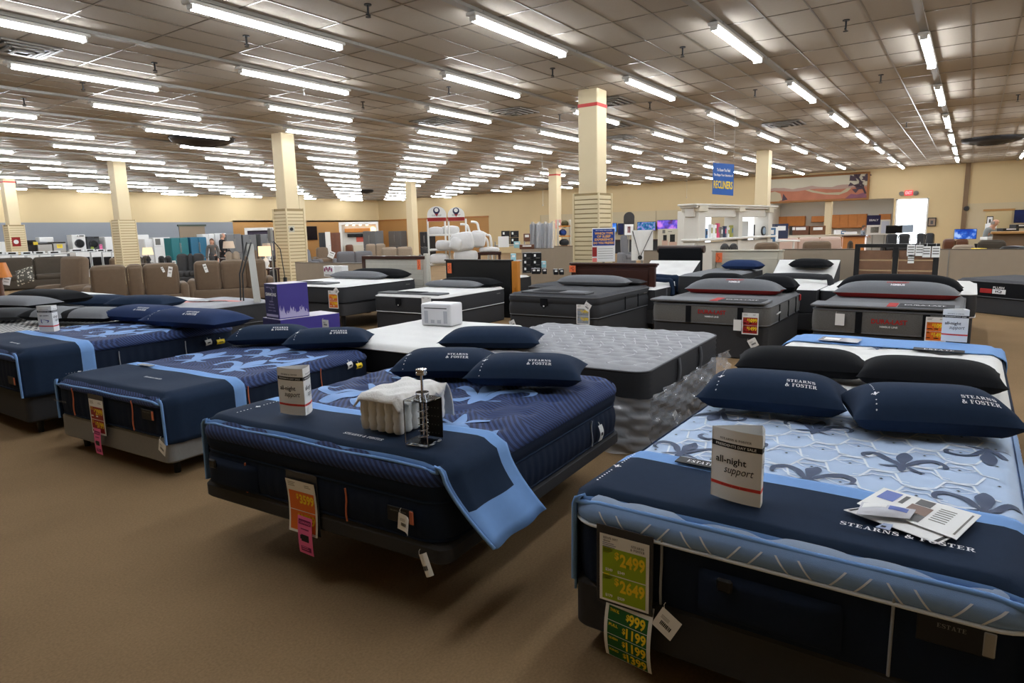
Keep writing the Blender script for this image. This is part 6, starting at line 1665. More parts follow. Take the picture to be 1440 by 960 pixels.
# ================================================================ centre displays
M_wrapw = mat('white_packaged_foam', (226, 224, 222), .5, bump=.4, bscale=25, noise=.08, nscale=9)
d = 17.0
c = wd(632, 372, d); t = thing('display_shelf', 'white metal display shelf with two arched header signs', 'shelf', (c.x, c.y, 0), math.atan2(FW.y, FW.x)); px_ = d/FPX
def lx(x): return -(x-632)*px_
def lzz(y): return wd(632, y, d).z
for x in (604, 628, 633, 657):
    b = MB(); b.cyl((0, lx(x), 0), (0, lx(x), lzz(308)), .025, n=10); b.build('post', M_white, t)
for y in (330, 351, 372):
    b = MB(); b.box((.25, lx(631), lzz(y)), (.55, (658-603)*px_, .05), bev=.01); b.build('shelf_board', M_white, t)
for k, (xc, yt) in enumerate(((617, 290), (644, 292))):
    b = MB(); w_ = 26*px_ if k == 0 else 23*px_; zb0, zt0 = lzz(311), lzz(yt); pts = [(-w_/2, zb0)]+[(w_/2*math.cos(PI-PI*i/16), zb0+(zt0-zb0)*(.45+.55*math.sin(PI*i/16))) for i in range(17)]+[(w_/2, zb0)]
    b.prism([(p_[0], p_[1]) for p_ in pts], lambda u, v, w: (-.03+w, lx(xc)-u, v), .04, 0)
    b.box((-.034, lx(xc), zb0+.05), (.006, w_, .09), 1)
    zc = (zb0+zt0)/2+.08; b.cyl((-.03, lx(xc), zc), (-.036, lx(xc), zc), .085, n=20, m=2); b.cyl((-.036, lx(xc), zc+.015), (-.040, lx(xc), zc+.015), .05, n=16, m=0); b.add([(-.034, lx(xc)-.07, zc-.04), (-.034, lx(xc)+.07, zc-.04), (-.034, lx(xc), zc-.15)], [(0, 1, 2)], 1)
    b.text('SLEEP SHOP', lambda a, v: (-.032, lx(xc)-a, zb0+.15+v), w_*.5, .04, 3, .01)
    b.build('header_sign', [M_white, M_redp, mat('navy_print', (34, 30, 70), .5), M_goldink], t)
r_ = random.Random(11)
def foam(label, x, y, w, h, dd, ang=0):
    p = wd(x, y, dd); o = MB(Matrix.Rotation(ang, 4, 'X')); o.soft((0, 0, 0), (.3, w*.86, h*.82), min(w, h)*.13, 0, 2, .03)
    tt = o.build('packaged_pillow', M_wrapw, None, p, math.atan2(FW.y, FW.x)); tag(tt, label, 'packaged pillow', 'white packaged pillows on the arched shelf')
foam('white packaged pillow at the left of the top shelf', 613, 325, .38, .22, 17); foam('white packaged pillow on the right of the top shelf', 633, 324, .5, .24, 17.1); foam('white packaged pillow at mid height left on the arched shelf', 625, 345, .46, .26, 16.8, .1)
foam('largest white packaged pillow bulging from the middle shelf', 650, 340, .62, .52, 16.5, -.15); foam('white packaged pillow standing at the right of the middle shelf', 672, 336, .40, .46, 16.7, .1); foam('white packaged pillow on the lower right shelf', 655, 360, .65, .30, 16.6); foam('white packaged pillow on the bottom left shelf', 618, 364, .5, .28, 16.9); foam('round white packaged pillow at the centre of the arched shelf', 641, 343, .28, .34, 16.3, .4)
foam('white folded cover on the low brown table right of the arched shelf', 688, 351, .55, .12, 16.8)
c = wd(688, 356, 16.9); t = thing('low_table', 'dark brown low table right of the arched shelf', 'table', (c.x, c.y, 0), math.atan2(FW.y, FW.x)); b = MB(); b.box((0, 0, c.z), (.5, .62, .07), bev=.01); b.build('table_top', M_espresso, t)
for sy in (-1, 1):
    for sx in (-1, 1):
        b = MB(); b.box((sx*.2, sy*.26, (c.z-.03)/2), (.06, .06, c.z-.03)); b.build('leg', M_espresso, t)
c = wd(668, 330, 17.3); b = MB(); b.tube(spline([(0, .38, .28), (0, .2, .25), (0, .12, .05), (0, -.1, -.05), (0, -.3, -.12), (0, -.34, -.5), (0, -.34, -c.z)], 6), .03, 8); b.tube(spline([(0, .1, .34), (0, -.06, .3), (0, -.12, .1), (0, -.3, 0), (0, -.42, -.2), (0, -.42, -c.z)], 6), .03, 8); o = b.build('curved_rail', M_white, None, c, math.atan2(FW.y, FW.x)); tag(o, 'curving white tubular rack beside the arched shelf', 'rack')
# black pillow boxes
M_bbox = mat('black_carton', (18, 18, 20), .4)
def black_box(label, x, y, w, h, d):
    p = wd(x, y, d); tt = thing('pillow_carton', label, 'box', (p.x, p.y, p.z-h/2), math.atan2(FW.y, FW.x), 'black pillow cartons in stacks')
    b = MB(); b.box((.15, 0, h/2), (.3, w, h), 0, bev=.004); b.box((-.003, w*.22, h*.62), (.004, w*.2, h*.36), 1); b.box((-.003, -w*.1, h*.2), (.004, w*.4, .012), 2); b.build('carton', [M_bbox, M_paper, M_goldink], tt)
names = ['top left', 'top right', 'second left', 'second right', 'third left', 'third right']
d_ = 15.0; s_ = d_/FPX
for k in range(6): black_box('black carton with white label, %s of the lower stack behind the honey-wood post' % names[k], (741.5, 755)[k % 2], (360, 369.5, 379)[k//2], 13*s_, 9.2*s_, d_)
d_ = 20.0; s_ = d_/FPX
for k in range(4): black_box('black carton with white label, %s of the upper far stack' % names[k], (711, 723.5)[k % 2], (329, 338.5)[k//2], 12*s_, 9*s_, d_)
c = wd(717, 344, 20.1); t = thing('wire_rack', 'grey wire rack holding the upper stack of black cartons', 'rack', (c.x, c.y, 0), math.atan2(FW.y, FW.x))
for y in (-.45, .45):
    for x in (-.1, .4):
        b = MB(); b.cyl((x, y, 0), (x, y, c.z+.1), .015, n=8); b.build('upright', M_greymetal, t)
for z in (c.z-.02, c.z-.5):
    b = MB(); b.box((.15, 0, z), (.6, .95, .03)); b.build('wire_shelf', M_greymetal, t)
def carton(label, x, y, w, h, d, m, name='carton'):
    p = wd(x, y, d); b = MB(); b.box((.15, 0, 0), (.3, w, h), 0, bev=.006); b.box((-.002, 0, h*.2), (.004, w*.6, h*.3), 1); o = b.build(name, [m, M_paper], None, p, math.atan2(FW.y, FW.x)); tag(o, label, 'box')
carton('brown cardboard box left of the plastic-wrapped mattresses', 741, 334, .2, .24, 20, M_sleath); carton('flat reddish brown carton in front of the wrapped mattresses', 741, 347, .38, .12, 17, M_sleath)
carton('white picture box on the wire rack', 708, 340, .3, .3, 18.5, M_paper); carton('pale blue bag by the upper black cartons', 727, 344, .18, .18, 18.8, mat('pale_blue_bag', (150, 196, 206), .5))
carton('pale blue packet beside the lower black cartons', 765, 372, .10, .14, 14.8, mat('pale_blue_bag', (150, 196, 206), .5)); carton('pale blue packet above the honey-wood post', 722, 362, .12, .16, 14.9, mat('pale_blue_bag', (150, 196, 206), .5))
KQ = Bed(10.75, 6.3, 0, 1.75, 1.6, .3, .64, .1, .06, .04)
mattress(KQ, 'mattress', 'dark grey quilted mattress behind the honey-wood post', 'mattress', [F_char], F_dkq, prof_plain, 0, 0, F_grey, nx=24, ny=20); base(KQ, 'dark base of the mattress behind the honey-wood post', 0, .3, F_base)
KW = Bed(10.5, 8.7, 0, 2.0, 1.2, .3, .7, .1, .06, .04)
mattress(KW, 'mattress', 'white mattress seen between the white and the plain black headboards', 'mattress', [F_char], F_wq, prof_plain, 0, 0, F_char, nx=16, ny=14); base(KW, 'dark base of the mattress between the two headboards', 0, .3, F_base)
for k, x in enumerate((751, 757, 766, 782, 790)): carton('small black and white packet on the dark grey mattress, %s from the left' % ORD[k], x, 381.5+(k > 2), .09, .11, 13.4, M_bbox, 'packet')
# wrapped upright mattresses
d_ = 21.0; c = wd(764, 345, d_); t = thing('wrapped_mattresses', 'grey mattresses standing upright in clear plastic by the far column', 'mattress', (c.x, c.y, 0), math.atan2(FW.y, FW.x)); s_ = d_/FPX; ht = wd(764, 313, d_).z
for k, (x, m) in enumerate(((750.5, M_sgrey), (757, F_greyq), (765, M_sgrey), (774, F_greyq))):
    b = MB(); b.soft((.6+.03*k, -(x-764)*s_, ht/2), (1.3, 7.4*s_, ht-.04), .05, 0, 2); b.build('mattress', m, t)
b = MB(); b.grid(lambda u, v: (-.06+.05*math.sin(u*40+v*6), (-17+34*u)*s_*-1, ht*(1-v)+.04*math.sin(u*23)*(1-v)), 60, 10); b.build('plastic_film', M_wrap, t)
# shelf with bags right of the far column
c = wd(794, 345, 22); t = thing('open_shelf', 'open shelf with blue and dark bundles left of the big slatted column', 'shelf', (c.x, c.y, 0), math.atan2(FW.y, FW.x)); s_ = 22/FPX
for y in (318, 332, 346):
    b = MB(); b.box((.2, 0, wd(794, y, 22).z), (.45, 17*s_, .04)); b.build('shelf_board', M_honey, t)
for s in (-1, 1):
    b = MB(); b.box((.2, s*8.5*s_, wd(794, 309, 22).z/2), (.45, .04, wd(794, 309, 22).z)); b.build('side_panel', M_cream2, t)
for lab, x, y, w, m in (('olive bundle on the top of the open shelf', 795, 314.5, 9, mat('olive_cloth', (84, 78, 50), .8)), ('blue bundle on the middle of the open shelf', 792, 327, 9, mat('blue_cloth', (36, 62, 130), .8)), ('dark bundle with a pale blue top on the open shelf', 794, 341, 12, F_char)):
    b = MB(); b.soft((.2, 0, 0), (.3, w*s_, .2), .08, 0, 2, .02); o = b.build('cloth_bundle', m, None, wd(x, y, 21.9), math.atan2(FW.y, FW.x)); tag(o, lab, 'bundle')
# ---- posters and boards
def board(label, x0, y0, x1, y1, d, draw, mats, name='poster_stand', cat='poster', feet=True, dep=.03):
    c = wd((x0+x1)/2, y1, d); s = d/FPX; w, h = (x1-x0)*s, (y1-y0)*s
    t = thing(name, label, cat, (c.x, c.y, 0), math.atan2(FW.y, FW.x)); z0 = c.z
    b = MB(); b.box((dep/2, 0, z0+h/2), (dep, w, h), 0, bev=.004)
    def rect(u0, v0, u1, v1, m, k=.001): b.box((-k, (.5-(u0+u1)/2)*w, z0+(v0+v1)/2*h), (.002, abs(u1-u0)*w, abs(v1-v0)*h), m)
    def txt(s_, u, v, ww, hh, m, bold=.02): b.text(s_, lambda a, q: (-.0035, (.5-u)*w-a, z0+v*h+q), ww*w, hh*h, m, bold)
    draw(rect, txt, b, w, h, z0); b.build('board', mats, t)
    if feet and z0 > .05:
        b = MB(); b.box((dep/2+.02, 0, z0/2), (.03, .05, z0)); b.box((dep/2+.02, 0, .012), (.3, w*.7, .024), bev=.006); b.build('stand', M_greymetal, t)
    return t
M_pblue = mat('poster_blue', (30, 62, 140), .5); M_porange = mat('poster_orange', (240, 178, 96), .5)
board('white poster stand reading WHICH TYPE OF SLEEP EXPERIENCE DO YOU PREFER', 833, 321, 865, 368, 14.2, lambda r, t_, b, w, h, z0: (r(.02, .48, .97, .97, 1), t_('MATTRESS FIRM GUIDE', .5, .93, .7, .02, 0), t_('WHICH TYPE', .5, .84, .8, .07, 2, .04), t_('OF SLEEP', .5, .75, .6, .07, 2, .04), t_('EXPERIENCE', .5, .66, .8, .07, 2, .04), t_('DO YOU PREFER?', .5, .56, .9, .07, 2, .04), r(.0, .16, .2, .44, 3), r(.0, 0, .2, .12, 4), *[r(.25, .38-.07*k, .9, .39-.07*k, 5) for k in range(5)]), [M_paper, M_pblue, M_porange, M_redp, mat('salmon_print', (240, 130, 120), .5), M_goldink])
board('back of a white banner board with black cords in a V', 888, 324, 918, 366, 15.5, lambda r, t_, b, w, h, z0: (b.tube([(-.015, w*.46, z0+h*.97), (-.02, w*.12, z0+h*.12)], .008, 5, 1), b.tube([(-.015, -w*.46, z0+h*.97), (-.02, w*.10, z0+h*.12)], .008, 5, 1), b.cyl((-.01, w*.11, z0+h*.1), (-.05, w*.11, z0+h*.1), .05, n=10, m=1)), [M_paper, M_ink], 'banner_stand', 'banner')
M_skinp = mat('printed_skin', (206, 172, 152), .6)
board('cream poster with a printed couple, right of the white banner board', 925, 322, 953, 350, 19.5, lambda r, t_, b, w, h, z0: (r(.2, .1, .5, .45, 2), r(.26, .4, .44, .7, 1), r(.6, .35, .85, .72, 1), r(.55, .1, .95, .35, 2), r(.22, .78, .36, .95, 3), r(.5, .85, .7, .87, 1), r(.1, .05, .4, .1, 3)), [M_cream2, M_ink, M_skinp, M_goldink], 'poster')
board('recliner display panel with a dark grey rounded top and emblem', 877, 306, 892, 331, 30, lambda r, t_, b, w, h, z0: (r(.08, .02, .92, .62, 1), r(.35, .15, .65, .5, 2), b.cyl((.03, 0, z0+h), (-.02, 0, z0+h), w*.5, n=20, m=0)), [M_schar, M_paper, M_redp], 'display_board', 'display')
chair('grey recliner beside the white banner board', 868, 887, 331, .9, M_sgrey, 'front', 20, d=30, zlim=(.9, 1.5))
board('navy banner with white lettering in the office', 1218, 303, 1237, 330, 40, lambda r, t_, b, w, h, z0: (r(.0, .0, 1, .5, 1), r(.3, .1, .9, .4, 2), t_('SEALY', .5, .75, .7, .1, 1), ), [mat('navy_print', (34, 30, 70), .5), M_paper, M_goldink], 'banner', 'banner')
board('white flip chart in the office beside the shop door', 1237, 309, 1251, 330, 40, lambda r, t_, b, w, h, z0: r(.1, .1, .9, .9, 1), [M_white, mat('pale_blue_board', (208, 214, 232), .4)], 'flip_chart', 'board')
# slanted banner stands by the purple cartons
def slant(label, top, bot, d0, d1, w, m, name):
    a = wd(*top, d0); c = wd(*bot, d1); t = thing(name, label, 'banner stand', (c.x, c.y, 0), 0); u = Vector((math.sin(1.2), -math.cos(1.2), 0)).normalized()
    A = a-Vector((c.x, c.y, 0)); B = c-Vector((c.x, c.y, 0)); b = MB()
    b.add([A-u*w/2, A+u*w/2, B+u*w/2, B-u*w/2]+[k+Vector((.02, .02, 0)) for k in (A-u*w/2, A+u*w/2, B+u*w/2, B-u*w/2)], [(0, 1, 2, 3), (7, 6, 5, 4), (0, 4, 5, 1), (1, 5, 6, 2), (2, 6, 7, 3), (3, 7, 4, 0)]); b.build('banner_edge', m, t); return t, A, B
t, A, B = slant('white leaning banner seen edge-on beside black rods, left of the purple cartons', (351, 343), (362, 425), 10.6, 10.2, .10, M_greymetal, 'banner_stand')
for x0, x1 in ((347, 337), (353, 341)):
    b = MB(); o_ = Vector(t.location); b.tube([wd(x0, 341, 10.5)-o_, wd(x1, 385, 10.3)-o_, Vector((wd(x1, 440, 10.2)-o_).xy.to_tuple()+(0.0,))], .012, 6); b.build('support_rod', M_black, t)
p = wd(386, 400, 10.9); t = thing('floor_stand', 'thin metal pole stand with a black cord before the slatted column', 'stand', (p.x, p.y, 0), 0)
b = MB(); zt_ = wd(388, 330, 10.9).z; b.cyl((0, 0, 0), (0, 0, zt_), .012, n=8); b.build('pole', M_greymetal, t); b = MB(); b.cyl((0, 0, 0), (0, 0, .02), .16, n=20); b.build('foot_plate', M_dark, t)
b = MB(); q = Vector((p.x, p.y, 0)); b.tube([Vector((0, 0, zt_-.05)), wd(394, 350, 10.9)-q, wd(401, 392, 10.9)-q, wd(401, 396, 10.9)-q], .008, 6); b.cyl(wd(401, 390, 10.9)-q, wd(401, 396, 10.9)-q, .03, n=8); b.build('cord', M_black, t)
b = MB(); b.box((0, 0, zt_+.0), (.06, .08, .22), bev=.01); b.build('head', M_greymetal, t)
# ---- white pavilion
M_pav = mat('pavilion_white', (214, 210, 200), .5)
d0 = 19.5
pc = wd(968, 345, d0); pe = wx(1078, 345, 0) if False else wd(1078, 345, 23.5)
u = (pe-pc); u.z = 0; Lp = u.length; u.normalize(); t = thing('pavilion', 'white panelled display pavilion with windows, cornice and counter', 'display', (pc.x, pc.y, 0), math.atan2(u.y, u.x)); zt_ = wd(968, 287, d0).z
def bx(nm, c, dm, m=M_pav, bev=.015):
    b = MB(); b.box(c, dm, 0, bev=bev); return b.build(nm, m, t)
for k, (f0, wd_) in enumerate(((.06, .55), (.52, .36), (.93, .34))):
    bx('pillar', (Lp*f0, .0, zt_/2), (wd_*.8, .5, zt_))
    bx('pillar_capital', (Lp*f0, .0, zt_-.12), (wd_*.8+.1, .6, .22), M_cream2)
bx('cornice', (Lp/2, 0, zt_-.03), (Lp+.3, .62, .06)); bx('cornice_step', (Lp/2, 0, zt_-.09), (Lp+.15, .54, .06)); bx('lintel', (Lp/2, 0, zt_-.25), (Lp, .3, .26))
zc = wd(1000, 336, 20.5).z
bx('counter_panel', (Lp/2, 0, zc/2-.05), (Lp, .42, zc-.1)); bx('counter_top', (Lp/2, -.05, zc), (Lp, .62, .07), M_white)
bx('rear_pillar', (Lp*.40, 1.4, zt_/2), (.4, .3, zt_-.3)); bx('added_glow_panel', (Lp*.52, .9, zt_*.55), (.42, .04, zt_*.6), emat('pavilion_glow', (245, 248, 255), 1.6)); bx('added_glow_panel', (Lp*.73+.42, .30, zt_*.55), (1.25, .04, zt_*.72), emat('pavilion_glow', (245, 248, 255), 1.6)); bx('door_leaf', (Lp*.73+.20, .24, zt_*.60), (.50, .05, .85), mat('pale_grey_door', (196, 196, 194), .5)); bx('dark_doorway', (Lp*.86+.32, .24, zt_*.52), (.2, .04, 1.0), M_black)  # emissive panels added to make the pavilion interior look bright white
r_ = random.Random(21)
pcol = [mat('pack_blue', (70, 110, 150), .5), M_paper, mat('pack_pink', (204, 70, 110), .5), M_bbox, mat('pack_olive', (150, 146, 70), .5), M_goldink, mat('pack_navy', (40, 50, 80), .5)]
for k, (x, hh, m) in enumerate(((986, 13, 0), (992, 19, 1), (997, 18, 1), (1001, 20, 2), (1005, 15, 5), (1010, 16, 6), (1014, 14, 1), (1019, 17, 4), (1026, 12, 6))):
    f = (x-968)/110; p = pc+u*(Lp*f*1.02); s = 20.5/FPX; o = MB(); o.box((0, 0, hh*s/2), (5*s, .1, hh*s), 0, bev=.006); o.box((0, -.052, hh*s*.55), (3.6*s, .004, hh*s*.4), 1); ob = o.build('boxed_product', [pcol[m], pcol[(m+3) % 7]], None, (p.x, p.y-.05, zc+.035), math.atan2(u.y, u.x)); tag(ob, 'small boxed product on the pavilion counter, %s from the left' % ORD[k], 'box', 'boxed products on the pavilion counter')
p = pc+u*(Lp*.88); t = thing('table_clock', 'round blue grey clock standing on the pavilion counter', 'clock', (p.x, p.y-.12, zc+.035), math.atan2(u.y, u.x)); b = MB(); b.cyl((0, 0, .16), (0, -.05, .16), .16, n=24); b.build('rim', M_appd, t); b = MB(); b.cyl((0, -.051, .16), (0, -.056, .16), .12, n=24); b.build('dial', mat('pale_dial', (150, 170, 190), .4), t)
carton('pale blue water bottle carton at the right of the pavilion', 1084, 330, .35, .5, 24, pcol[0]); carton('bundled blue and grey goods in front of the office', 1099, 325, .55, .6, 27, pcol[6]); carton('white stack beside the bundled goods', 1090, 328, .25, .5, 26, M_paper)
# ---- hanging banner
c = wd(1017, 252, 17); t = thing('hanging_banner', 'blue hanging banner with yellow RECLINERS lettering', 'banner', c, math.atan2(FW.y, FW.x)+R(6)); s = 17/FPX; w_, h_ = 29.5*s, 43*s
M_bban = mat('banner_blue', (44, 96, 176), .5)
b = MB(); fn = lambda a, v, k=0: Vector((-k-.03*math.sin(a*5), -a, v-.10*a))
b.grid(lambda a, v: fn((a-.5)*w_, (v-.5)*h_), 12, 8); b.grid(lambda a, v: fn((.5-a)*w_, (v-.5)*h_, -.004), 12, 8)
b.text('To Know You Feel', lambda a, v: fn(a, v+h_*.29, .004), w_*.62, h_*.10, 1, .03); b.text('The Shape Your Selection of', lambda a, v: fn(a, v+h_*.12, .004), w_*.9, h_*.10, 1, .03); b.text('RECLINERS', lambda a, v: fn(a, v-h_*.18, .004), w_*.90, h_*.25, 2, .025)
b.build('cloth', [M_bban, M_paper, M_yel], t)
for sg in (-1, 1):
    b = MB(); q = fn(sg*w_*.48, h_*.5); b.tube([q, Vector((q.x, q.y, ZC-c.z))], .004, 5); b.build('cord', M_greymetal, t)
# ================================================================ back wall: painting, exit sign, office
X9 = X1-.05
a = wx(1083, 251, X9); b_ = wx(1222, 248, X9); c_ = wx(1083, 285, X9); w_ = a.y-b_.y; z1 = a.z; z0 = c_.z; cy_ = (a.y+b_.y)/2; zm_ = (z0+z1)/2; h_ = z1-z0
t = thing('landscape_painting', 'wide framed painting of a red river valley with dark tree branches', 'painting', (X9, cy_, zm_), 0)
for nm, cc, dm in (('frame', (0, 0, h_/2), (.1, w_, .12)), ('frame', (0, 0, -h_/2), (.1, w_, .12)), ('frame', (0, w_/2, 0), (.1, .12, h_+.12)), ('frame', (0, -w_/2, 0), (.1, .12, h_+.12))):
    b = MB(); b.box(cc, dm, bev=.02); b.build(nm, mat('picture_frame_wood', (140, 92, 44), .5), t)
pm = [mat('painted_sky', (186, 178, 156), .6, noise=.08, nscale=1), mat('painted_haze', (160, 132, 120), .6), mat('painted_red_land', (166, 102, 76), .6, noise=.2, nscale=2), mat('painted_river', (170, 160, 130), .6), mat('painted_branch', (62, 46, 56), .6), mat('painted_rock', (176, 164, 136), .6), mat('painted_purple', (120, 72, 88), .6, noise=.3, nscale=3)]
b = MB(); P_ = lambda u, v, k=.0: (-.02-k, w_/2-u*w_, -h_/2+v*h_)
b.quad(P_(0, 0), P_(1, 0), P_(1, 1), P_(0, 1), 0)
def poly(pts, m, k): b.add([P_(x, y, k) for x, y in pts], [list(range(len(pts)))], m)
poly([(0, .55)]+[(x/20, .56+.04*math.sin(x*.9)+.015*math.sin(x*2.3)) for x in range(21)]+[(1, 0), (0, 0)], 1, .002); poly([(0, .44)]+[(x/20, .45+.03*math.sin(x*.7+1)) for x in range(21)]+[(1, 0), (0, 0)], 2, .004)
poly([(.38, .45), (.45, .35), (.58, .24), (.72, .2), (.8, .3), (.84, .44), (.8, .45), (.74, .30), (.6, .3), (.48, .4), (.42, .47)], 3, .006); poly([(0, .05), (0, .42), (.06, .45), (.12, .36), (.14, .1), (.1, .03)], 5, .006); poly([(.14, .05), (.15, .35), (.2, .1)], 4, .008)
poly([(.78, .03), (.84, .22), (.9, .18), (.97, .26), (1, .03)], 6, .008)
r_ = random.Random(2)
for k in range(16):
    x = .83+.16*r_.random(); y = .25+.7*r_.random(); s = .02+.02*r_.random(); poly([(x+s*1.2*math.cos(q*1.05+k)*(.6+.5*(q % 2)), y+s*3.2*math.sin(q*1.05+k)*(.6+.5*(q % 2))) for q in range(6)], 4, .010+.0005*k)
b.tube([P_(.98, .2, .012), P_(.95, .45, .012), P_(.92, .7, .012), P_(.88, .95, .012)], .05, 5, 4); b.tube([P_(.95, .45, .012), P_(.87, .55, .012)], .04, 5, 4)
b.build('canvas', pm, t)
p = wx(1278, 271, X9); t = thing('exit_sign', 'small red lit exit sign above the bright shop door', 'exit sign', p, 0); s = 32/FPX
b = MB(); b.box((0, 0, 0), (.08, 11*s, 8*s), 0, bev=.01); b.text('EXIT', lambda a, v: (-.045, -a, v), 9*s, 5*s, 1, .03); b.build('sign_face', [emat('exit_red_glow', (235, 70, 80), 1.3), M_paper], t)
for sg in (-1, 1):
    b = MB(); b.cyl((0, sg*9*s, 0), (-.08, sg*10*s, -.04), .1, .13, n=12); b.build('emergency_lamp', M_goldink, t)
def wall_pic(label, x0, y0, x1, y1, X, m, name='wall_picture'):
    a = wx(x0, y0, X); b_ = wx(x1, y1, X); t = thing(name, label, 'picture', (X, (a.y+b_.y)/2, (a.z+b_.z)/2), 0); w, h = a.y-b_.y, a.z-b_.z
    b = MB(); b.box((0, 0, 0), (.05, w, h), bev=.01); b.build('frame', M_dark, t); b = MB(); b.box((-.028, 0, 0), (.006, w*.78, h*.8), 0); b.box((-.033, 0, -h*.05), (.004, w*.3, h*.4), 1); b.build('print', [m, M_dk], t)
wall_pic('small dark framed picture right of the bright shop door', 1305, 306, 1316, 318, X9, mat('sepia_print', (150, 128, 108), .5)); wall_pic('white notice on the wall behind the man at right', 1388, 304, 1396, 316, X9, M_paper)
a = wx(1386, 297, X9); b_ = wx(1424, 297, X9); b = MB(); b.box((X1-.03, (a.y+b_.y)/2, a.z/2), (.06, a.y-b_.y, a.z)); dd = structure(b.build('door_2', mat('beige_door', (200, 180, 136), .6)))
b = MB(); b.box((X1-.05, (a.y+b_.y)/2, a.z+.05), (.08, a.y-b_.y+.2, .1)); b.build('door_header', M_tan, dd)
t = thing('smoke_detector', 'dark round camera dome on the right wall', 'camera', wx(1359, 293, X9), 0); b = MB(); b.cyl((0, 0, 0), (-.12, 0, 0), .14, .1, 14); b.build('dome', M_dark, t)
# office cabinets
M_oak = mat('oak_cabinet', (190, 122, 62), .45, noise=.12, nscale=5)
XO2 = XO-.45
def wallcab(label, x0, x1, y0, y1, n):
    a = wx(x0, y0, XO2); b_ = wx(x1, y1, XO2); w, h = a.y-b_.y, a.z-b_.z; t = thing('wall_cabinet', label, 'cabinet', (XO2, (a.y+b_.y)/2, b_.z), 0, 'oak wall cabinets in the office')
    b = MB(); b.box((.2, 0, h/2), (.4, w, h), bev=.01); b.build('body', M_oak, t)
    for k in range(n):
        q = MB(); q.box((-.012, w/2-w*(k+.5)/n, h/2), (.024, w/n-.03, h-.05), bev=.008); dd = q.build('door', M_oak, t); q = MB(); q.cyl((-.02, w/2-w*(k+.5)/n+.3*w/n, h*.15), (-.05, w/2-w*(k+.5)/n+.3*w/n, h*.15), .015, n=6); q.build('knob', M_steel, dd)
wallcab('oak wall cabinet of four doors at the left of the office', 1083, 1131, 305, 321, 4); wallcab('short oak wall cabinet left of the office post', 1141, 1162, 304, 312, 2); wallcab('long oak wall cabinet right of the office post', 1169, 1218, 302, 320, 4); wallcab('single oak cabinet behind the navy banner', 1236, 1252, 301, 311, 1)
p = wx(1166, 282, X1+.35); t = thing('office_post', 'cream square post in the middle of the office opening', 'post', (X1+.35, p.y, 0), 0); b = MB(); b.box((0, 0, 1.79), (.35, .38, 3.58), bev=.02); b.build('shaft', M_colm, t)
for k, (x, y) in enumerate(((1102, 286.5), (1146, 285), (1192, 282.5), (1240, 281))):
    p = wx(x, y, X1+1.2); b = MB(); b.box((0, 0, 0), (.5, .62, .06), 0, bev=.01); b.box((0, 0, -.032), (.42, .54, .01), 1); o = b.build('office_light', [M_white, emat('office_tube', (255, 252, 246), 30)], None, (p.x, p.y, 3.53), 0); tag(o, 'flat white office ceiling light, %s from the left' % ORD[k], 'ceiling light', 'flat lights in the office ceiling')
a = wx(1096, 333, 38); b_ = wx(1184, 333, 38); t = thing('service_counter', 'long service counter in front of the office opening', 'counter', (38.3, (a.y+b_.y)/2, 0), 0); b = MB(); b.box((0, 0, a.z-.03), (.7, a.y-b_.y+.1, .06), bev=.01); b.build('counter_top', M_cream2, t); b = MB(); b.box((.05, 0, (a.z-.06)/2), (.5, a.y-b_.y, a.z-.06)); b.build('counter_front', M_oak, t)
a = wx(1184, 331, 37); b_ = wx(1218, 331, 37); t = thing('office_desk', 'oak desk before the person in the checked shirt', 'desk', (37.3, (a.y+b_.y)/2, 0), 0); b = MB(); b.box((0, 0, a.z-.03), (.8, a.y-b_.y, .06), bev=.01); b.build('desk_top', M_espresso, t); b = MB(); b.box((.05, 0, (a.z-.06)/2), (.6, a.y-b_.y-.1, a.z-.06)); b.build('desk_body', M_oak, t)
for lab, x, y, w, h, m in (('brown carton with two white sheets on the office counter, left', 1126, 324, .9, .5, M_sleath), ('brown carton with pink sheet on the office counter, right', 1150, 324, .85, .5, mat('carton_brown', (110, 72, 44), .7)), ('black machine at the left of the cartons', 1116, 324, .25, .5, M_bbox), ('white plastic bag on the office counter', 1180, 327, .3, .3, M_paper), ('blue pack on the office counter', 1186, 328, .25, .25, pcol[0]), ('white paper stack on the office counter', 1196, 328, .7, .16, M_paper)): carton(lab, x, y, w, h, 36, m)
a = wd(1110, 331, 36); b_ = wd(1206, 331, 36); t = thing('office_counter', 'long pale office counter carrying the brown cartons', 'counter', ((a.x+b_.x)/2, (a.y+b_.y)/2, 0), math.atan2(FW.y, FW.x)); b = MB(); b.box((.25, 0, a.z-.03), (.7, (a-b_).length, .06), bev=.01); b.build('counter_top', M_cream2, t); b = MB(); b.box((.3, 0, (a.z-.06)/2), (.5, (a-b_).length-.1, a.z-.06)); b.build('counter_front', M_oak, t)
a = wd(1080, 338, 25); b_ = wd(1110, 338, 25); t = thing('goods_table', 'white table with bundled goods right of the pavilion', 'table', ((a.x+b_.x)/2, (a.y+b_.y)/2, 0), math.atan2(FW.y, FW.x)); b = MB(); b.box((.3, 0, a.z-.03), (1.6, (a-b_).length+.4, .06), bev=.01); b.build('table_top', M_white, t)
for sx in (-.4, 1.0):
    for sy in (-.4, .4):
        b = MB(); b.box((sx, sy, (a.z-.06)/2), (.06, .06, a.z-.06)); b.build('leg', M_white, t)
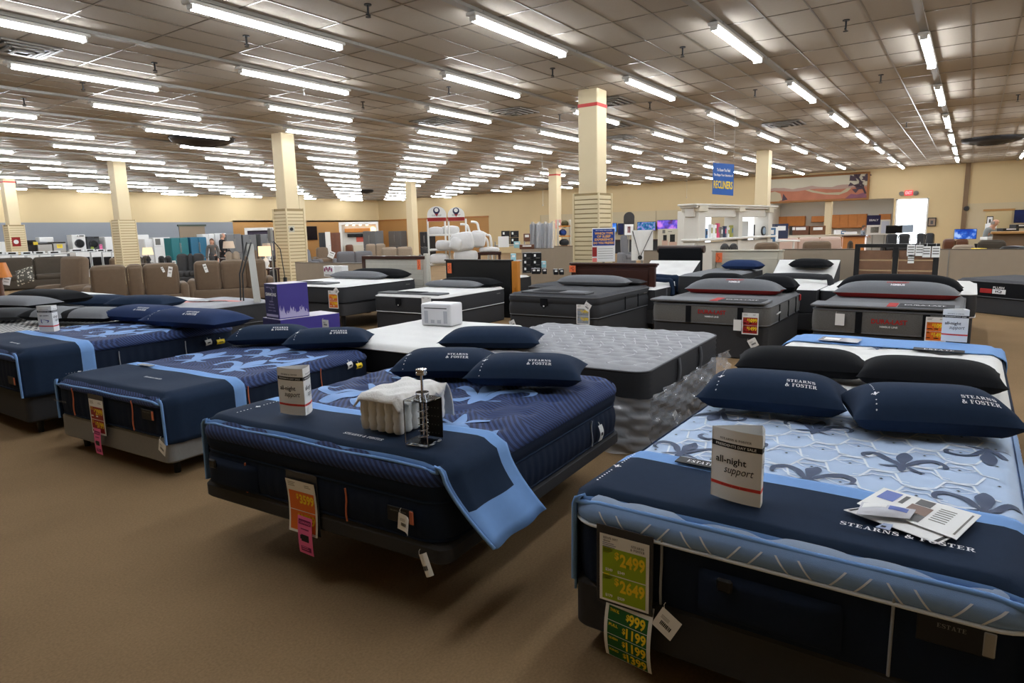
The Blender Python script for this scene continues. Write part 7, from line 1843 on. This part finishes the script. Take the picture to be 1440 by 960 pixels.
a = wx(1394, 326, 22); b_ = wx(1460, 327, 22); t = thing('sales_counter', 'tan topped sales counter by the man at right', 'counter', (22.4, (a.y+b_.y)/2, 0), 0); b = MB(); b.box((0, 0, a.z-.03), (.8, a.y-b_.y, .06), bev=.01); b.build('counter_top', M_tan, t); b = MB(); b.box((.05, 0, (a.z-.06)/2), (.6, a.y-b_.y-.1, a.z-.06)); b.build('counter_front', mat('taupe_counter', (120, 96, 72), .6), t)
carton('white paper box on the sales counter', 1398, 320, .16, .25, 20.6, M_paper); carton('black tray on the sales counter', 1422, 323, .5, .1, 20.6, M_bbox); carton('black printer at the right photo edge on the sales counter', 1438, 318, .4, .12, 20.8, M_bbox)
carton('white folded paper on the brown grey sofa back', 1398, 335, .38, .08, 18.5, M_paper); carton('yellow packet on the right partition', 1383, 351, .16, .06, 15, M_yel); carton('white box on the dark logo mattress', 1375, 369, .17, .07, 14.6, M_paper)
# ================================================================ ceiling fittings
def sprinkler(label, x, y, z=None):
    p = wz(x, y, ZC); t = thing('sprinkler_head', label, 'sprinkler', p, 0, 'sprinkler heads on the ceiling tiles')
    b = MB(); b.cyl((0, 0, 0), (0, 0, -.012), .05, n=12); b.cyl((0, 0, 0), (0, 0, -.13), .014, n=8); b.box((0, 0, -.13), (.07, .03, .018), bev=.004); b.cyl((0, 0, -.155), (0, 0, -.162), .035, n=12); b.build('head', M_dark, t)
for k, (x, y, lab) in enumerate(((346, 50, 'near the string hanging from the top left light'), (217, 88, 'left of centre in the third row of tiles'), (517, 6, 'at the top edge left of centre'), (777, 96, 'left of the big slatted column'), (631, 122, 'between the middle lights'), (914, 144, 'right of the big slatted column'), (787, 161, 'just left of the big slatted column'), (510, 143, 'above the white arched shelf'), (1190, 28, 'at top right between two light rails'), (1239, 105, 'right of centre toward the metal grid glints'), (1062, 126, 'left of the second rail from the right'), (960, 66, 'above and right of the big column'), (116, 116, 'far left by a short light'), (33, 138, 'at the left photo edge'), (1275, 172, 'near the far bright grid'), (1432, 133, 'at the right photo edge'))): sprinkler('small dark sprinkler head %s' % lab, x, y)
M_vent = mat('vent_metal', (128, 122, 114), .4, metal=.4)
def vent(label, x, y, w):
    p = wz(x, y, ZC); t = thing('ceiling_vent', label, 'vent', (p.x, p.y, ZC-.03), 0, 'square vents in the ceiling')
    b = MB()
    for k in range(4):
        s = w*(1-.24*k); z = -.02*k
        for sx, sy, dx, dy in ((0, 1, s, .05), (0, -1, s, .05), (1, 0, .05, s), (-1, 0, .05, s)): b.box((sx*s/2, sy*s/2, z), (dx, dy, .02), 0)
    b.box((0, 0, .015), (w, w, .01), 1); b.build('louvres', [M_vent, M_black], t)
for lab, x, y, w in (('square dark vent right of the big slatted column', 857, 142, .9), ('square vent left of the big slatted column', 723, 156, .9), ('square dark vent above the white arched shelf', 613, 170, 1.0), ('square dark vent just right of the big column, lower', 860, 175, .9), ('small dark vent farther right of the big column', 872, 192, .8), ('square vent beside the second rail from the right', 1103, 173, 1.0), ('small square vent at upper left behind a light', 30, 66, .8)): vent(lab, x, y, w)
def round_unit(label, x, y, r):
    p = wz(x, y, ZC); t = thing('round_diffuser', label, 'vent', (p.x, p.y, ZC), 0); b = MB()
    b.lathe([(r, -.02), (r*.98, -.10), (r*.75, -.17), (r*.7, -.13), (r*.5, -.22), (r*.45, -.17), (r*.2, -.26), (0, -.26)], n=28); b.build('cone_rings', M_dark, t); b = MB(); b.cyl((0, 0, 0), (0, 0, -.03), r*1.03, n=28); b.build('rim', M_dark, t)
round_unit('large dark round ceiling diffuser at far right', 1396, 194, .95); round_unit('dark round ceiling diffuser at left centre', 284, 194, .9); round_unit('small dark round ceiling dome above the arched shelf', 515, 267, .5)
def cord(label, x, y0, y1, d):
    a = wd(x, y0, d); c = wd(x, y1, d); b = MB(); b.cyl((0, 0, c.z-ZC), (0, 0, 0), .006, n=6); b.cyl((0, 0, c.z-ZC-.05), (0, 0, c.z-ZC), .02, n=8); o = b.build('pull_cord', M_greymetal, None, (a.x, a.y, ZC)); tag(o, label, 'cord')
cord('thin cord hanging from the light at upper left', 422, 55, 128, 13); cord('thin cord hanging near the wrapped mattresses', 762, 190, 287, 26); cord('thin cord hanging right of the big column', 852, 225, 290, 24); cord('dark chain hanging left of the blue banner', 966, 257, 277, 36)
# thermostat and notices on the columns
def on_col(name, label, x, y, d, w, h, m, m2=None):
    p = wd(x, y, d); t = thing(name, label, 'sign', p, math.atan2(FW.y, FW.x)+R(20)); b = MB(); b.box((0, 0, 0), (.03, w, h), 0, bev=.006); b.cyl((-.015, 0, 0), (-.03, 0, 0), min(w, h)*.3, n=14, m=1); b.build('plate', [m, m2 or M_paper], t)
def cdepth(px, py): return (wz(px, py, ZC)-EYE).dot(FW)
on_col('extinguisher_sign', 'red square sign on the column at the left photo edge', 23, 340, cdepth(9, 248)-.4, .32, .40, M_redp); on_col('wall_thermostat', 'white round thermostat plate on the slatted column by the purple cartons', 410, 322, cdepth(397, 188)-.40, .16, .18, M_cream2, M_dark)
on_col('notice_sheet', 'pink notice on the far column by the wrapped mattresses', 785, 315, cdepth(780, 237)-.4, .3, .42, mat('pink_notice', (214, 150, 140), .6))
# ================================================================ people
M_skin = mat('skin', (206, 156, 130), .6); M_hairg = mat('grey_hair', (150, 140, 130), .8); M_hairb = mat('brown_hair', (88, 62, 44), .8)
def skin_mesh(name, V, E, mats, par, sub=1, root=0):
    """one continuous body grown from a jointed skeleton: V = [(pos, radius)]"""
    me = bpy.data.meshes.new(name); me.from_pydata([v[0] for v in V], E, []); o = bpy.data.objects.new(name, me); COL.objects.link(o)
    md = o.modifiers.new('skin', 'SKIN'); md.use_smooth_shade = True
    for i, v in enumerate(V):
        sv = me.skin_vertices[0].data[i]; r = v[1]; sv.radius = r if isinstance(r, tuple) else (r, r); sv.use_root = (i == root)
    ss = o.modifiers.new('smooth', 'SUBSURF'); ss.levels = sub; ss.render_levels = sub
    dg = bpy.context.evaluated_depsgraph_get(); dg.update(); m2 = bpy.data.meshes.new_from_object(o.evaluated_get(dg)); m2.name = name
    bpy.data.objects.remove(o); m2.materials.clear()
    for k in mats: m2.materials.append(k)
    r = bpy.data.objects.new(name, m2); COL.objects.link(r); r.parent = par
    return r
def person(label, pos, rz, H, shirt, trousers, hair, lean=0.0, arms=((.06, -.02), (.06, -.02)), bald=False, turn=0, hairm=None, long_hair=False):
    k = H/1.75; t = thing('person', label, 'person', pos, rz)
    L = lambda p: tuple(q*k for q in p)
    lx = math.sin(lean)
    def up(x, y, z): return L((x+max(0, z-.95)*lx, y, z-max(0, z-.95)*(1-math.cos(lean))))
    V = []; E = []
    def add(p, r, par=None):
        V.append((p, tuple(q*k for q in r) if isinstance(r, tuple) else r*k)); 
        if par is not None: E.append((par, len(V)-1))
        return len(V)-1
    pel = add(up(0, 0, .95), (.13, .10)); ab = add(up(.01, 0, 1.12), (.13, .095), pel); ch = add(up(.0, 0, 1.32), (.15, .105), ab); sh = add(up(-.01, 0, 1.43), (.10, .075), ch); nk = add(up(0, 0, 1.52), .052, sh)
    hd = add(up(.02, 0, 1.61), (.074, .082), nk); ht = add(up(.015, 0, 1.69), (.076, .086), hd); tp = add(up(.0, 0, 1.74), (.05, .055), ht)
    add(up(.115, 0, 1.625), .012, hd)
    for s in (-1, 1): add(up(.0, s*.086, 1.63), .014, hd)
    hands = []
    for s, (fx, up_) in zip((-1, 1), arms):
        so = add(up(-.01, s*.19, 1.42), .055, sh); el = add(up(.0+fx*.5, s*.245, 1.15+up_*.5), .043, so); wr = add(up(.05+fx*2.2, s*.24, .93+up_*4), .029, el); pa = add(up(.07+fx*2.6, s*.235, .86+up_*4.4), (.036, .018), wr)
        for f in range(4):
            a1 = add(up(.085+fx*2.7, s*.235+(f-1.5)*.019, .80+up_*4.6-.004*abs(f-1.5)), .0085, pa); add(up(.10+fx*2.8, s*.235+(f-1.5)*.02, .765+up_*4.7), .007, a1)
        th = add(up(.10+fx*2.7, s*.235-s*.035, .85+up_*4.4), .009, pa); add(up(.125+fx*2.8, s*.235-s*.04, .825+up_*4.5), .008, th)
    for s in (-1, 1):
        hp = add(L((0, s*.095, .90)), .085, pel); kn = add(L((.02, s*.10, .50)), .058, hp); an = add(L((-.01, s*.10, .09)), .038, kn); add(L((.12, s*.11, .035)), (.032, .036), an)
    skin_mesh('body', V, E, [M_skin], t)
    # clothes follow the same skeleton, a little larger
    def sub(idx, grow, name, m, root):
        mp = {i: n for n, i in enumerate(idx)}; v2 = [(V[i][0], tuple(q+grow*k for q in V[i][1]) if isinstance(V[i][1], tuple) else V[i][1]+grow*k) for i in idx]
        e2 = [(mp[a], mp[b]) for a, b in E if a in mp and b in mp]; skin_mesh(name, v2, e2, [m], t, 1, mp[root])
    arm0 = 11; per = 3+1+8+2
    sl = []
    for q in range(2): sl += [arm0+q*per, arm0+q*per+1, arm0+q*per+2]
    sub([pel, ab, ch, sh]+sl, .022, 'shirt', shirt, pel)
    leg0 = arm0+2*per; lg = []
    for q in range(2): lg += [leg0+q*4, leg0+q*4+1, leg0+q*4+2]
    sub([pel]+lg, .020, 'trousers', trousers, pel)
    for q in range(2):
        a = Vector(V[leg0+q*4+2][0]); c = Vector(V[leg0+q*4+3][0]); b = MB(); b.soft(((a.x+c.x)/2+.01, (a.y+c.y)/2, .05*k), (.28*k, .10*k, .10*k), .04, 0, 2); b.build('shoe', M_black, t)
    hc = Vector(up(.015, 0, 1.66)); b = MB()
    def cap(u, v):
        th = PI*(.06+(.52 if not bald else .30)*u)+.0; ph = 2*PI*v; rr = (.105, .098, .125)
        fr = 1-.35*max(0, math.cos(ph))*u
        return hc+Vector((rr[0]*math.sin(th*fr)*math.cos(ph)-.012, rr[1]*math.sin(th*fr)*math.sin(ph), rr[2]*math.cos(th*fr)))*k
    if not bald: b.grid(cap, 8, 20)
    else:
        for s in (-1, 1): b.soft(hc+Vector((-.03, s*.085, -.02))*k, (.10*k, .03*k, .09*k), .012, 0, 2)
        b.soft(hc+Vector((-.085, 0, -.03))*k, (.04*k, .12*k, .09*k), .015, 0, 2)
    if long_hair: b.soft(hc+Vector((-.06, 0, -.10))*k, (.08*k, .2*k, .26*k), .04, 0, 2)
    b.build('hair', hairm or hair, t)
    b = MB()
    for s in (-1, 1): b.soft(hc+Vector((.083, s*.033, -.005))*k, (.014*k, .022*k, .012*k), .005, 0, 1)
    b.soft(hc+Vector((.082, 0, -.082))*k, (.014*k, .045*k, .010*k), .004, 1, 1); b.build('face_features', [M_ink, mat('lips', (150, 84, 76), .6)], t)
    return t
M_blk = mat('black_jacket', (20, 20, 23), .85); M_gcoat = mat('grey_coat', (92, 88, 84), .9); M_gsweat = mat('grey_sweater', (132, 136, 136), .9, noise=.05, nscale=20); M_khaki = mat('dark_trousers', (44, 42, 44), .85); M_jean = mat('blue_jeans', (52, 62, 84), .85)
M_check = mat('checked_shirt', (70, 84, 96), .85); _c = NT(M_check); o_ = _c.xyz()
_s1 = _c.math('GREATER_THAN', _c.math('SINE', _c.math('MULTIPLY', o_[1], 75.0)), 0.0); _s2 = _c.math('GREATER_THAN', _c.math('SINE', _c.math('MULTIPLY', o_[2], 75.0)), 0.0)
_c.lk(_c.mix(_c.math('MULTIPLY', _c.math('ADD', _s1, _s2), .5), col((50, 58, 72)), col((176, 184, 190))), _c.b.inputs['Base Color'])
def stand(label, x, ytop, d, H, rzoff, *a, **k):
    p = wd(x, ytop, d); H = max(1.5, min(1.95, p.z)); return person(label, (p.x, p.y, 0), math.atan2(-p.y, -p.x)+R(rzoff), H, *a, **k)
stand('bald man in a black jacket among the white refrigerators', 310, 327.5, 29, 1.85, 70, M_blk, M_khaki, M_hairg, lean=R(6), bald=True)
stand('person in a grey coat with brown hair beside the man in black', 297.5, 336, 28, 1.6, -10, M_gcoat, M_khaki, M_hairb, long_hair=True)
stand('man in a grey sweater leaning forward at the sales counter', 1386, 305.5, 19.5, 1.78, 62, M_gsweat, M_khaki, M_hairg, lean=R(22), arms=((.12, .05), (.12, .05)), bald=True)
stand('person in a checked shirt facing right behind the dark desk', 1213, 317, 33, 1.6, 75, M_check, M_jean, M_hairb, lean=R(5), arms=((.10, .06), (.10, .06)))
